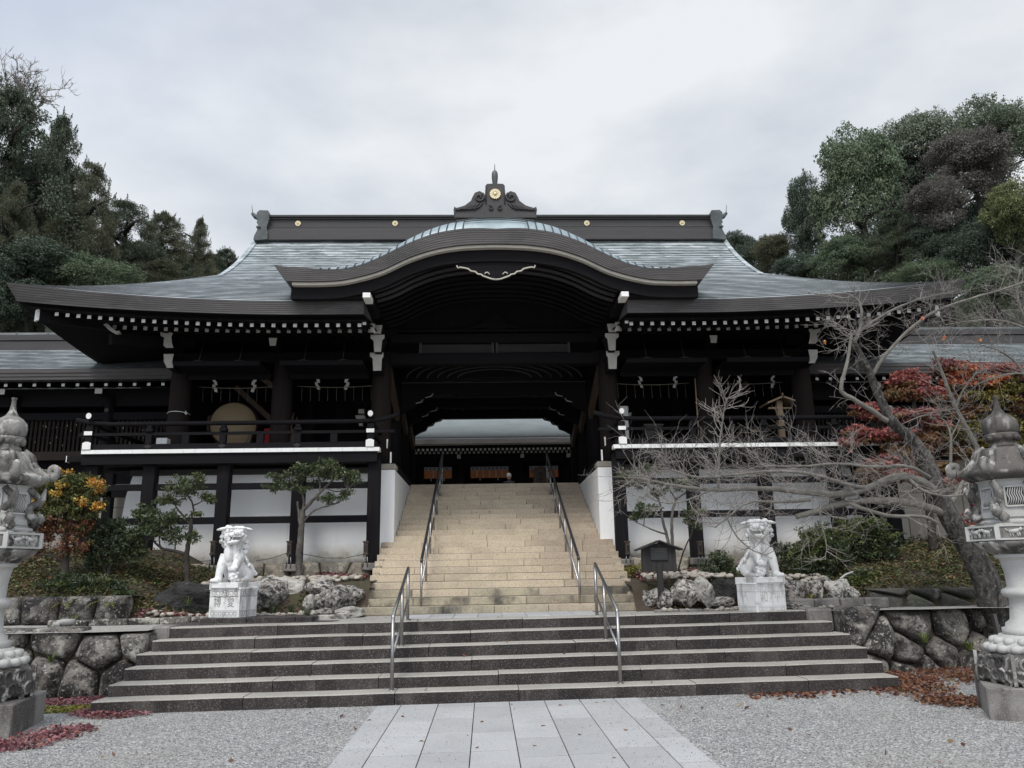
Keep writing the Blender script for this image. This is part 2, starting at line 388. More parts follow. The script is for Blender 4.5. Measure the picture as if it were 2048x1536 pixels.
M['copper'] = mat('patinated copper sheet', (.33,.372,.38), (.215,.25,.258), 1.1, .38, .62, .42, metal=.10, spec=.6, bump=.10, bscale=6, stretch=(1,1,1),
    layers=[((.56,.60,.615),'voronoi',6.0,.50,.90,.75,(.40,1.1,1.1)), ((.10,.14,.13),'voronoi',6.6,.52,.92,.75,(.36,1.1,1.1)), ((.16,.20,.19),'noise',2.6,.54,.66,.55,(.5,1.4,1.4)), ((.12,.135,.14),'noise',10,.56,.66,.5,(.3,1.4,1.4)), ((.66,.69,.70),'noise',16,.56,.66,.55,(.25,1.5,1.5))])
M['copper_lap'] = mat('dark lap edge of copper sheet', (.012,.014,.015), (.022,.025,.027), 3.0, .3, .7, .6)
M['copper_bright'] = mat('bright patinated copper', (.52,.58,.575), (.42,.48,.48), 1.5, .35, .65, .45, metal=.1, spec=.5, layers=[((.30,.35,.35),'noise',4,.58,.70,.5,(.3,1,1))])
M['copper_pale'] = mat('pale patinated copper', (.27,.335,.36), (.18,.235,.26), 2.0, .35, .65, .42, metal=.25, spec=.6, bump=.08, bscale=8,
    layers=[((.14,.18,.20),'noise',4.0,.58,.70,.5)])
M['copper_dark'] = mat('dark patinated copper', (.095,.105,.105), (.058,.064,.065), 3.0, .35, .65, .5, metal=.3, bump=.1, bscale=10,
    layers=[((.16,.21,.21),'noise',6,.60,.72,.6)])
M['ridge_board'] = mat('ridge cladding', (.055,.050,.049), (.038,.035,.036), 2.0, .3, .7, .6, bump=.1, stretch=(.25,2,3))
M['gold'] = mat('gilded metal', (.74,.64,.42), (.64,.54,.33), 8, .3, .7, .4, metal=.45)
M['steel'] = mat('brushed stainless steel', (.36,.35,.34), (.27,.265,.26), 6, .3, .7, .32, metal=.9, stretch=(1,1,6))
M['steel_dark'] = mat('dark rail sleeve', (.035,.034,.036), (.025,.025,.027), 6, .3, .7, .35)
M['iron'] = mat('dark iron', (.035,.033,.032), (.022,.021,.021), 10, .3, .7, .55, metal=.5)
M['paper'] = mat('white paper streamer', (.78,.77,.74), (.70,.69,.66), 8, .3, .7, .9)
M['straw'] = mat('straw', (.34,.31,.25), (.25,.22,.17), 20, .3, .7, .9)
M['drum_skin'] = mat('drum skin', (.29,.22,.13), (.235,.175,.10), 3, .3, .7, .7, layers=[((.30,.20,.10),'noise',5,.55,.7,.5)])
M['drum_body'] = mat('lacquered drum shell', (.060,.020,.014), (.040,.014,.010), 4, .3, .7, .35)
M['red_cloth'] = mat('red cloth', (.30,.022,.022), (.20,.016,.018), 5, .3, .7, .9)
M['curtain_orange'] = mat('orange brocade', (.52,.20,.085), (.44,.16,.065), 6, .3, .7, .8, layers=[((.60,.30,.16),'voronoi',14,.75,.95,.4)])
M['curtain_grey'] = mat('grey patterned cloth', (.30,.31,.34), (.24,.25,.28), 6, .3, .7, .8)
M['white_cloth'] = mat('white cloth', (.74,.74,.72), (.66,.66,.64), 6, .3, .7, .9)
M['ink'] = mat('black ink', (.02,.02,.02), (.015,.015,.015), 5)
M['bark'] = mat('rough grey bark', (.105,.098,.088), (.045,.042,.038), 4.5, .40, .60, .95, bump=1.0, bscale=10, bdist=.12, stretch=(1,1,.5),
    layers=[((.018,.016,.015),'noise',11,.48,.58,.85,(1,1,.35)), ((.21,.20,.185),'noise',18,.54,.62,.55)])
M['bark_pale'] = mat('pale lichened bark', (.21,.197,.172), (.125,.117,.102), 6, .35, .65, .95, bump=.5, bscale=20,
    layers=[((.42,.41,.37),'noise',12,.60,.70,.6), ((.055,.052,.047),'noise',10,.60,.72,.6)])
M['bark_mid'] = mat('grey brown bark', (.115,.103,.089), (.062,.055,.048), 7, .4, .6, .95, bump=.7, bscale=18, stretch=(1,1,.4), layers=[((.22,.21,.19),'noise',16,.56,.66,.5)])
M['twig'] = mat('grey twig', (.30,.272,.25), (.20,.181,.166), 8, .35, .65, .9)
M['bark_dark'] = mat('dark bark', (.052,.044,.037), (.028,.024,.021), 6, .35, .65, .95, bump=.6, bscale=25, layers=[((.12,.115,.10),'noise',12,.62,.74,.5)])
def leafmat(name, c1, c2, sc=.9, isl=.35, rough=.5, trans=.18, layers=(), lo=.4, hi=.6):
    return mat(name, c1, c2, sc, lo, hi, rough, island=isl, trans=trans, layers=layers, spec=.45)
M['leaf_niwaki'] = leafmat('glossy evergreen leaf', (.060,.085,.038), (.095,.115,.055), 3, .4, .4)
M['leaf_dark'] = leafmat('dark shrub leaf', (.040,.058,.028), (.060,.078,.036), 3, .4)
M['leaf_bush'] = leafmat('mid green shrub leaf', (.060,.090,.026), (.11,.125,.036), 2.2, .4)
M['leaf_orange'] = leafmat('orange autumn leaf', (.50,.24,.045), (.46,.33,.07), 3, .4)
M['leaf_russet'] = leafmat('russet leaf', (.215,.088,.045), (.155,.072,.040), 3, .4)
M['leaf_azalea'] = leafmat('olive shrub leaf', (.085,.105,.030), (.115,.110,.036), 3, .4)
M['leaf_red'] = leafmat('red maple leaf', (.38,.125,.110), (.28,.085,.078), 1.5, .4, .55, .3)
M['leaf_redorange'] = leafmat('orange maple leaf', (.50,.20,.075), (.48,.13,.085), 1.6, .4, .55, .3)
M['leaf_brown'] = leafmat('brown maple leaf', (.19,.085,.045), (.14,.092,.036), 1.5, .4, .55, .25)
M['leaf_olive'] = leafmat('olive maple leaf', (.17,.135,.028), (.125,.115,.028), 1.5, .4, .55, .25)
M['fern'] = leafmat('fern frond', (.155,.185,.040), (.095,.125,.030), 3, .3)
M['ground_leaf'] = leafmat('fallen leaf', (.155,.060,.040), (.100,.044,.032), 2.5, .55, .7, .1)
M['ground_red'] = leafmat('red ground cover', (.175,.055,.068), (.27,.125,.14), 3.0, .55, .7, .15)
M['moss'] = leafmat('yellow moss', (.21,.19,.035), (.15,.15,.035), 3.0, .4, .9, .1)
M['bank_leaf'] = leafmat('bank ground cover', (.085,.095,.036), (.135,.112,.050), 1.3, .5, .7, .1)
M['soil'] = mat('garden soil', (.070,.052,.038), (.045,.036,.026), 3, .35, .65, .95, bump=.8, bscale=25, bdist=.03,
    layers=[((.055,.065,.022),'noise',1.6,.48,.64,.8), ((.14,.10,.07),'noise',6,.6,.74,.5)])
M['hill'] = mat('wooded hill', (.030,.036,.018), (.020,.024,.013), .5, .35, .65, .95, bump=1.0, bscale=1.5, bdist=.4)
M['plastic_grey'] = mat('grey plastic pipe', (.34,.34,.32), (.26,.26,.245), 5, .3, .7, .5)
M['hose_white'] = mat('ribbed white hose', (.55,.55,.56), (.42,.42,.43), 5, .3, .7, .5)
M['hose_dark'] = mat('navy hose stripe', (.03,.032,.045), (.02,.022,.03), 5, .3, .7, .5)
M['cloth_dark'] = mat('dark jacket', (.018,.018,.024), (.012,.012,.016), 8, .3, .7, .9)
M['skin'] = mat('skin', (.48,.30,.22), (.42,.26,.19), 6, .3, .7, .6)
M['hair'] = mat('grey hair', (.42,.41,.40), (.30,.29,.285), 30, .3, .7, .7)
M['board_green'] = mat('dark sign plate', (.030,.033,.036), (.022,.024,.026), 6, .3, .7, .6)
# ------------------------------------------------------------------ the setting: ground
TILT = 0.009                                   # the forecourt falls a little to the left
def gz(x): return TILT*x
rng = random.Random(7)
LZ = 0.89                                      # terrace level
def nz(x, y, s, seed=0.0): return mnoise.noise(Vector((x*s+seed, y*s-seed*.7, seed*1.3)))

# forecourt: one sheet out to the horizon
b = MB()
xs = [-400,-120,-40]+[i*2.0 for i in range(-10,11)]+[40,120,400]
ys = [-400,-100,-20,0]+[i*1.5 for i in range(1,10)]+[14.5]
for j in range(len(ys)-1):
    for i in range(len(xs)-1):
        q = [(xs[i],ys[j]),(xs[i+1],ys[j]),(xs[i+1],ys[j+1]),(xs[i],ys[j+1])]
        b.add([(x,y,gz(max(-15,min(15,x)))) for x,y in q], [(0,1,2,3)])
tag(b.build('gravel_ground', M['gravel']), kind='structure')

# terrace of gravel above the lower steps
def terz(x, y):
    return LZ + TILT*max(-6,min(6,x))*max(0.0, min(1.0, (15.2-y)/3.0)) + .012*nz(x,y,.9,3)
b = MB()
for (xa,xb,ya,nu) in ((-16,-5.19,12.22,54),(-5.19,5.04,12.98,52),(5.04,16,12.22,54)):
    b.grid(lambda u,v: (xa+(xb-xa)*u, ya+(17.2-ya)*v, terz(xa+(xb-xa)*u, ya+(17.2-ya)*v)), nu, 26)
b.box(-16,-5.05,12.6,17.2,-.4,.80,1); b.box(4.80,16,12.75,17.2,-.4,.86,1); b.box(-5.05,4.80,13.05,17.2,-.4,.80,1)
tag(b.build('gravel_terrace', [M['gravel_pale'],M['soil']]), kind='structure')

# planted banks either side of the great stair, rising to the gate's footing
def sstep(t): t = max(0.0,min(1.0,t)); return t*t*(3-2*t)
def bankL(x, y):
    of = .32*sstep((-5.8-x)/.5)
    t = max(0.0, min(1.0, (y-13.85-of*.5)/(2.9-of*.5))); rise = .93-.25*(1-sstep((y-13.70-of)/.2))
    outer = rise+(.30*sstep((-6.0-x)/.8)*sstep((y-13.72-of)/.1))+.87*t**.9+.10*min(1,max(0,(-6-x)/3))*t
    inner = rise+.50*sstep((y-14.25)/.45)+.14*sstep((y-14.7)/2.0)
    k = sstep((-5.0-x)/1.0)
    return inner*(1-k)+outer*k+.05*nz(x,y,1.3,5)+.02*nz(x,y,4,2)
def bankR(x, y):
    fr = 13.95-.5*sstep((x-4.5)/.8)
    t = max(0.0, min(1.0, (y-fr)/(16.75-fr))); rise = .95-.30*(1-sstep((y-fr+.12)/.2))
    outer = rise+.20*sstep((x-5.9)/.8)*sstep((y-13.5)/.2)+.85*t**.9+.1*min(1,max(0,(x-6)/3))*t
    inner = rise+.38*sstep((y-14.05)/.4)+.20*sstep((y-14.4)/2.2)
    k = sstep((x-4.9)/1.1)
    return inner*(1-k)+outer*k+.05*nz(x,y,1.3,9)+.02*nz(x,y,4,6)
b = MB()
b.grid(lambda u,v: (lambda x,y: (x,y,bankL(x,y)))(-16+13.68*u, 13.6+(17.4-13.6)*v), 120, 60)
tag(b.build('planted_bank', M['soil']), kind='structure')
b = MB()
b.grid(lambda u,v: (lambda x,y: (x,y,bankR(x,y)))(2.32+13.68*u, 13.30+(17.4-13.30)*v), 120, 60)
tag(b.build('planted_bank', M['soil']), kind='structure')

# upper court (level of the gate floor) and the wooded hill around it
FZ = 3.83
b = MB(); b.box(-30, 30, 20.8, 60, 3.0, FZ-.02)
tag(b.build('upper_court_ground', M['gravel_pale']), kind='structure')
def hillz(x, y):
    ax = abs(x)
    h = .62*max(0, ax-13.5)**1.02 * min(1, max(0, (y-14)/8)) + .30*max(0, y-48)*min(1,max(0,(ax-6)/20))
    return min(24+3*nz(x,y,.03,1), 3.0+h)+ .8*nz(x,y,.12,4)
b = MB()
def hp(u,v):
    x = -140+280*u; y = 20+130*v
    z = hillz(x,y)
    if abs(x) < 17 and y < 60: z = min(z, 2.9)
    return (x,y,z)
b.grid(hp, 140, 60)
tag(b.build('hill', M['hill']), kind='structure')
b = MB()
for s in (-1,1):
    b.grid(lambda u,v: (s*(8.9+40*u), 17.4+4*v, 1.75+ .62*max(0,40*u-4)), 20, 3)
tag(b.build('bank_ground', M['soil']), kind='structure')

# ------------------------------------------------------------------ paving of the approach
def slab(b, x0, x1, y0, y1, zf, th=.05, gap=.006, mi=0, gy=None):
    gy = gy or gap*2.6
    b.add([(x,y,zf(x)+dz) for dz in (-th,0) for (x,y) in ((x0+gap,y0+gy),(x1-gap,y0+gy),(x1-gap,y1-gy),(x0+gap,y1-gy))],
          [(0,3,2,1),(4,5,6,7),(0,1,5,4),(1,2,6,5),(2,3,7,6),(3,0,4,7)], mi)
b = MB()
cols = [-1.62,-1.32,-.86,-.41,.02,.46,.90,1.33,1.63]
for k in range(len(cols)-1):
    edge = k in (0, len(cols)-2)
    y = 10.56 - rng.uniform(.15,.5); y1 = 10.56
    while y1 > 2.0:
        slab(b, cols[k], cols[k+1], y, y1, lambda x: gz(x)+.016+rng.uniform(-.001,.001), gap=.0045)
        y1 = y; y -= rng.uniform(.75,1.0) if not edge else rng.uniform(.9,1.3)
b.add([(-1.60,1.9,gz(-1.6)+.003),(1.61,1.9,gz(1.61)+.003),(1.61,10.6,gz(1.61)+.003),(-1.60,10.6,gz(-1.6)+.003)],[(0,1,2,3)],1)
tag(b.build('stone_path', [M['paving'],M['rock_dark']], bevel=.003), kind='structure')
b = MB()
for i in range(8):
    for j in range(3):
        x0 = -1.56+i*.39; slab(b, x0, x0+.39, 12.97+j*.40, 13.37+j*.40, lambda x: LZ+.02+.004*x, gap=.004)
tag(b.build('terrace_paving', M['paving'], bevel=.004), kind='structure')
# ------------------------------------------------------------------ lower flight: six broad granite steps
ST = thing('broad_stone_steps', 'six broad dark grimy granite steps between the gravel forecourt and the terrace', 'steps', (0,10.64,0))
rng = random.Random(11)
D0, TR, RS = 10.64, .38, .15
ENDS = [(-5.17,5.05),(-5.14,5.04),(-5.12,5.03),(-5.14,4.98),(-5.08,4.90),(-4.98,4.66)]
for i in range(6):
    b = MB(); x = ENDS[i][0]; xe = ENDS[i][1]
    while x < xe-.01:
        w = rng.uniform(1.35,2.5)
        if xe-x-w < .7: w = xe-x
        x1 = min(xe, x+w); jy = rng.uniform(-.008,.008); jz = rng.uniform(-.004,.004)
        y0 = D0+TR*i+jy; y1 = D0+TR*(i+1)+.12
        n = max(2,int((x1-x)/.25))
        def col(xx):
            wob = .006*nz(xx, i*3.1, 1.7, 8)
            return gz(xx)+wob
        z0, z1 = (-.06 if i == 0 else RS*i-.03), RS*(i+1)+jz
        xa = x+.004; xb = x1-.004
        for k in range(n):
            p = xa+(xb-xa)*k/n; q = xa+(xb-xa)*(k+1)/n
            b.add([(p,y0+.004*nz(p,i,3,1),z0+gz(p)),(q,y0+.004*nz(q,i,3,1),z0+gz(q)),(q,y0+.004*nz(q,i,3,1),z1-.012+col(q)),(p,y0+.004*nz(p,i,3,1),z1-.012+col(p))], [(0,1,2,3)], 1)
            b.add([(p,y0+.004*nz(p,i,3,1),z1-.012+col(p)),(q,y0+.004*nz(q,i,3,1),z1-.012+col(q)),(q,y0+.016,z1+col(q)),(p,y0+.016,z1+col(p))], [(0,1,2,3)], 0)
            b.add([(p,y0+.016,z1+col(p)),(q,y0+.016,z1+col(q)),(q,y1,z1+col(q)),(p,y1,z1+col(p))], [(0,1,2,3)], 0)
        for xx, fl in ((xa,1),(xb,0)):
            f = [(xx,y0,z0+gz(xx)),(xx,y0+.016,z1+col(xx)),(xx,y1,z1+col(xx)),(xx,y1,z0+gz(xx))]
            b.add(f, [(0,1,2,3) if fl else (3,2,1,0)], 1)
        x = x1
    b.build('step', [M['granite_tread'], M['granite_dark']], ST, recalc=False)
for xa,xb,zt in ((-5.25,-4.985,.885),(4.665,5.08,.965)):
    b = MB(); b.box(xa,xb,12.5,13.05,.62,zt); b.build('end_stone', M['plinth_stone'], ST, bevel=.03)
b = MB(); b.box(-4.95,4.62,10.9,12.9,-.3,.03)
b.build('step_core', M['granite_dark'], ST)

# ------------------------------------------------------------------ great stair of tan granite, 22 risers
GS = thing('great_stone_stair', 'tall flight of tan granite steps rising to the gate opening', 'stairs', (0,14.2,LZ))
U0, UT = 14.2, (20.7-14.2)/21; UR = (FZ-LZ-.01)/22
for i in range(22):
    hw = 2.47 if i < 3 else (2.44 if i < 11 else 2.195)
    b = MB(); x = -hw
    y0 = U0+UT*i; y1 = U0+UT*(i+1)+.10; z0 = LZ+.01+UR*i-(.1 if i==0 else .02); z1 = LZ+.01+UR*(i+1)
    if i == 21: y1 = 24.0
    while x < hw-.01:
        w = rng.uniform(.75,1.5)
        if hw-x-w < .45: w = hw-x
        x1 = min(hw, x+w)
        worn = 1 if (i < 5 and (rng.random() < [.9,.85,.7,.6,.3][i])) else 0
        b.box(x+.003, x1-.003, y0+rng.uniform(0,.006), y1, z0, z1-rng.uniform(0,.004), worn)
        x = x1
    b.build('step', [M['granite_tan'], M['granite_tan_worn']], GS, bevel=.006)
    b = MB(); b.box(-hw+.01,hw-.01,y0-.002,y0+.05,z0+(.1 if i==0 else .02)-.001,z0+(.1 if i==0 else .02)+.009); b.build('riser_foot_line', M['granite_riser_foot'], GS)  # thin dark strip along the foot of the riser
for s in (-1,1):
    b = MB(); b.prism([(14.25,.6),(14.25,LZ+.08),(17.62,LZ+.08+UR*11-.02),(17.62,.6)], s*2.42, s*2.30, 'x'); b.build('stair_flank', M['granite_tan_worn'], GS)

# ------------------------------------------------------------------ handrails
def handrail(label, side, upper):
    x = side*(1.385 if upper else 1.475)
    if upper:
        h = thing('handrail', label, 'handrail', (x,14.45,LZ), group='handrails of the stairs')
        ya, yb = 14.34, 20.95; za = LZ+UR*1; zb = FZ
        zz = lambda y: za+(zb-za)*(y-ya)/(yb-ya)
        H1, H2 = .80, .34; r = .021
        b = MB(); b.tube([(x,ya-.02,zz(ya)+H1-.04),(x,ya+.03,zz(ya)+H1+.01),(x,yb-.05,zz(yb)+H1-.01),(x,yb,zz(yb)+H1-.02)], r+.006, 10); b.build('grip_rail', M['steel_dark'], h)
        b = MB(); b.tube([(x,ya,zz(ya)+H2),(x,yb,zz(yb)+H2)], r*.8, 8); b.build('lower_rail', M['steel'], h)
        n = 7
        for k in range(n):
            y = ya+(yb-ya)*k/(n-1); b = MB()
            b.tube([(x,y,zz(y)-.10-(.1 if k else .02)),(x,y,zz(y)+H1)], r, 10); b.build('post', M['steel'], h)
    else:
        h = thing('handrail', label, 'handrail', (x,10.85,RS), group='handrails of the stairs')
        g = gz(x); p = [(10.84, RS+g, .92), (11.98, RS*4+g, .86), (12.86, LZ+g*.8, .80)]
        b = MB(); b.tube([(x,p[0][0],p[0][1]+p[0][2]-.06),(x,p[0][0]+.03,p[0][1]+p[0][2]),(x,p[2][0]-.03,p[2][1]+p[2][2]-.005),(x,p[2][0],p[2][1]+p[2][2]-.05)], .025, 10); b.build('grip_rail', M['steel'], h)
        b = MB(); b.tube([(x,p[0][0],p[0][1]+.42),(x,p[2][0],p[2][1]+.30)], .018, 8); b.build('lower_rail', M['steel'], h)
        for (y, z, hh) in p:
            b = MB(); b.tube([(x,y,z-.03),(x,y,z+hh-.03)], .024, 10); b.lathe([(.045,0),(.045,.008),(.03,.012)], (x,y,z), 12); b.build('post', M['steel'], h)
    return h
handrail('long dark topped steel handrail on the great stair, on the drum side', -1, True)
handrail('long dark topped steel handrail on the great stair, on the side of the notice board', 1, True)
handrail('short bare steel handrail on the broad steps, on the side of the open mouthed lion', -1, False)
handrail('short bare steel handrail on the broad steps, on the side of the notice board', 1, False)
# ------------------------------------------------------------------ the gate building
GATE = thing('shrine_gate', 'large dark timber shrine gate with patinated copper roof and undulating centre gable', 'gate', (0,18,FZ))
EX, EY0, EY1, RX, RYC = 9.75, 15.2, 26.8, 6.60, 21.0
SMAX = RYC-EY0
def prof(s):
    t = max(0.0, min(1.0, s/SMAX)); return 6.93 + 3.95*(.80*t+.20*t**4)
def lift(x, y):
    s = min(y-EY0, EY1-y, EX-abs(x) if abs(x) > RX-.01 or (EX-abs(x)) < min(y-EY0,EY1-y) else 99)
    cl = max(EX-abs(x), min(y-EY0, EY1-y))
    k = max(0.0, 1-cl/5.9)
    return .42*k**2.0*math.exp(-max(0,s)/1.8)
ROWH = .145
def slope(b, kind, mi=0):
    # rows of copper sheets, each lapping the next by a small step
    n = 36
    for j in range(n):
        s0 = SMAX*j/n; s1 = SMAX*(j+1)/n
        if kind == 'side' and s0 >= EX-RX-.01: break
        nu = 56 if kind != 'side' else 40
        def row(s, dz):
            out = []
            for i in range(nu+1):
                u = i/nu
                if kind == 'side':
                    y = (EY0+s)+(EY1-EY0-2*s)*u; x = EX-s
                    out.append((x, y, prof(s)+lift(x,y)+dz))
                else:
                    xm = (EX-s) if EX-s > RX else RX
                    x = -xm+2*xm*u; y = EY0+s
                    out.append((x, y, prof(s)+lift(x,y)+dz))
            return out
        a = row(s0, .017 if j else .008); c = row(s1, .0); d = row(s1, .017)
        v = a+c+d; m = nu+1
        yield v, [(i,i+1,m+i+1,m+i) for i in range(nu)], [(m+i,m+i+1,2*m+i+1,2*m+i) for i in range(nu)]
roof = MB()
for kind in ('front','back','side','side2'):
    for v, f, fr in slope(roof, 'side' if kind.startswith('side') else kind):
        if kind == 'back': v = [(x, EY1-(y-EY0), z) for x,y,z in v]
        if kind == 'side2': v = [(-x,y,z) for x,y,z in v]
        # the front eave is open under the centre gable
        if kind == 'front':
            def keep(q):
                cx = sum(v[i][0] for i in q)/4; cz = sum(v[i][2] for i in q)/4
                return not (abs(cx) < 2.62 and cz < 8.32-.10*cx*cx)
            f = [q for q in f if keep(q)]; fr = [q for q in fr if keep(q)]
        roof.add(v, f, 0, False); roof.add(v, fr, 1, False)
main_roof = roof.build('main_roof', [M['copper'],M['copper_lap']], GATE, recalc=False)

# thick layered eave band, front (two lengths), sides and back
def eave_pts(side):
    pts = []
    if side == 'fl': xs = [-EX+ (EX-2.66)*i/60 for i in range(61)]; pts = [(x,EY0,'f') for x in xs]
    if side == 'fr': xs = [2.66+(EX-2.66)*i/60 for i in range(61)]; pts = [(x,EY0,'f') for x in xs]
    if side == 'l': pts = [(-EX,EY0+(EY1-EY0)*i/60,'l') for i in range(61)]
    if side == 'r': pts = [(EX,EY0+(EY1-EY0)*i/60,'r') for i in range(61)]
    return pts
def eave_ring(x, y, side):
    k = max(0.0, 1-max(EX-abs(x), min(y-EY0,EY1-y))/4.2)
    th = .275+.07*k**1.6; zt = prof(0)+lift(x,y)+.012
    ring = []
    steps = [(0,0)]
    for q in range(7): steps += [(.007*q,(q+1)/7-.010),(.007*(q+1),(q+1)/7)]
    for (ins, t) in steps:
        i2 = ins + .06*t*k + .06*k**4*t
        sx = sy = 0.0
        if side == 'f':
            sy = i2; sx = -math.copysign(1,x)*(.16*k**3*t)
        else:
            sx = (i2 if x < 0 else -i2); sy = (.16*k**3*t) if y < RYC else -(.16*k**3*t)
        ring.append((x+sx, y+sy, zt-th*t))
    # inward lip
    last = ring[-1]
    if side == 'f': ring.append((last[0], last[1]+.35, last[2]+.02))
    else: ring.append((last[0]+(.35 if x<0 else -.35), last[1], last[2]+.02))
    return ring
for side in ('fl','fr','l','r'):
    b = MB(); pts = eave_pts(side); rings = [eave_ring(x,y,s) for x,y,s in pts]; n = len(rings[0])
    v = [p for r in rings for p in r]
    f = [(i*n+k, (i+1)*n+k, (i+1)*n+k+1, i*n+k+1) for i in range(len(rings)-1) for k in range(n-1)]
    b.add(v, f, 0, False)
    for i in range(len(b.m)):
        if i%(n-1) == n-2: b.m[i] = 1
    if side in ('fl','fr'):                       # mitred end beside the centre gable
        e = rings[-1] if side == 'fl' else rings[0]; s = 1 if side == 'fl' else -1
        poly = [(p[0],p[1],p[2]) for p in e]
        b.add(poly+[(p[0]+s*(.0+.12*(i/len(e))),p[1]+.4,p[2]) for i,p in enumerate(poly)], [(i,i+1,len(e)+i+1,len(e)+i) for i in range(len(e)-1)], 0, False)
    b.build('eave_band', [M['fascia'],M['timber']], GATE, recalc=True)

# soffit boards
def soff(x, y):
    s = min(y-EY0, EY1-y, EX-abs(x)); s = max(0,s)
    return 6.56 + lift(x,y)*1.0 + .165*min(s,3.4)
def sgrid(b, x0, x1, y0, y1, nu, nv):
    b.grid(lambda u,v: (x0+(x1-x0)*u, y0+(y1-y0)*v, soff(x0+(x1-x0)*u, y0+(y1-y0)*v)), nu, nv)
for a_ in ((-9.5,-2.62,15.38,18.4,50,14),(2.62,9.5,15.38,18.4,50,14),(-9.5,-6.6,18.4,26.6,16,30),(6.6,9.5,18.4,26.6,16,30)):
    b = MB(); sgrid(b, *a_); b.build('soffit', M['timber'], GATE)

# gables and ridge
for s in (-1,1):
    b = MB(); poly = []
    for i in range(25):
        y = EY0+2.6+(EY1-EY0-5.2)*i/24; poly.append((y, prof(min(y-EY0,EY1-y))-.03))
    poly += [(EY1-2.6, 8.2),(EY0+2.6,8.2)]
    b.prism(poly, s*6.30, s*6.22, 'x'); b.build('gable_wall', M['timber'], GATE)
    b = MB(); top = []
    for i in range(33):
        y = EY0+2.9+(EY1-EY0-5.8)*i/32; top.append((y, prof(min(y-EY0,EY1-y))+.02))
    for (x0,x1,dz0,dz1) in ((6.52,6.66,.035,-.10),(6.52,6.63,-.10,-.36)):
        v = []
        for y,z in top: v += [(s*x0,y,z+dz0),(s*x1,y,z+dz0-.02),(s*x1,y,z+dz1),(s*x0,y,z+dz1)]
        f = []
        for i in range(len(top)-1):
            for k in range(4): f.append((i*4+k, i*4+(k+1)%4, i*4+4+(k+1)%4, i*4+4+k))
        b.add(v, f, 0 if dz0 > 0 else 1, False)
    b.build('verge_board', [M['copper'], M['fascia']], GATE)
b = MB()
b.box(-6.38,6.38, 20.60,21.40, 10.62,10.92, 0); b.box(-6.34,6.34,20.66,21.34,10.92,11.03,0)
b.box(-6.30,6.30,20.72,21.28,11.03,11.27,0); b.box(-6.33,6.33,20.67,21.33,11.27,11.31,0); b.box(-6.36,6.36,20.62,21.38,11.315,11.35,0)
b.build('ridge', M['ridge_board'], GATE, bevel=.01)
b = MB(); b.box(-6.35,6.35,20.645,20.66,10.925,10.94); b.box(-6.35,6.35,20.65,20.666,11.03,11.045); b.build('ridge_moulding', M['copper_dark'], GATE)
b = MB(); b.tube([(-6.45,21,11.36),(6.45,21,11.36)], .10, 12); b.box(-6.45,6.45,20.62,21.38,11.352,11.375)
for i in range(16): b.box(-6.0+i*.8-.015,-6.0+i*.8+.015,20.88,21.12,11.36,11.475)
b.build('ridge_cap', M['copper_dark'], GATE)
for s in (-1,1):
    b = MB()
    b.prism([(s*x,10.62+(z-10.62)*.90) for x,z in ((6.20,10.62),(6.58,10.58),(6.57,10.72),(6.50,10.90),(6.47,11.03),(6.50,11.05),(6.47,11.10),(6.52,11.16),(6.50,11.28),(6.54,11.34),(6.53,11.50),(6.46,11.58),(6.22,11.57),(6.18,11.30),(6.24,11.00),(6.20,10.80))], 20.55, 21.45, 'y')
    b.box(min(s*6.40,s*6.52),max(s*6.40,s*6.52),20.50,21.5,10.95,10.99)
    b.build('ridge_end', M['copper_dark'], GATE, bevel=.012)
    b = MB(); b.tube([(s*6.35,21,11.44),(s*6.56,21,11.45),(s*6.70,21,11.50),(s*6.80,21,11.60)],[.09,.085,.07,.04],10)
    b.tube([(s*6.78,21,11.58),(s*6.82,21,11.86)],[.012,.006],6)
    b.build('ridge_horn', M['copper_dark'], GATE)
def crest(b, c, r, th=.03):
    """sixteen-petal gilt rosette facing -Y"""
    n = 16
    for k in range(n):
        a = 2*math.pi*(k+.5)/n; w = math.pi/n*.92
        pts = [(c[0]+r*.2*math.cos(a), c[2]+r*.2*math.sin(a))]
        for t in (-1,-.8,-.45,0,.45,.8,1):
            rr = r*(.88+.12*math.cos(t*math.pi/2)); pts.append((c[0]+rr*math.cos(a+t*w), c[2]+rr*math.sin(a+t*w)))
        b.prism(pts, c[1], c[1]+th, 'y')
    b.lathe([(r*.30,0),(r*.26,.012),(.001,.018)], (0,0,0), 16)
    o = len(b.v)-48
    for i in range(o, len(b.v)):
        x,y,z = b.v[i]; b.v[i] = (c[0]+x, c[1]-z, c[2]+y)
for x in (-5.42,-2.72,2.68,5.40):
    b = MB(); crest(b, (x,20.69,11.15), .080); b.build('crest', M['gold'], GATE)

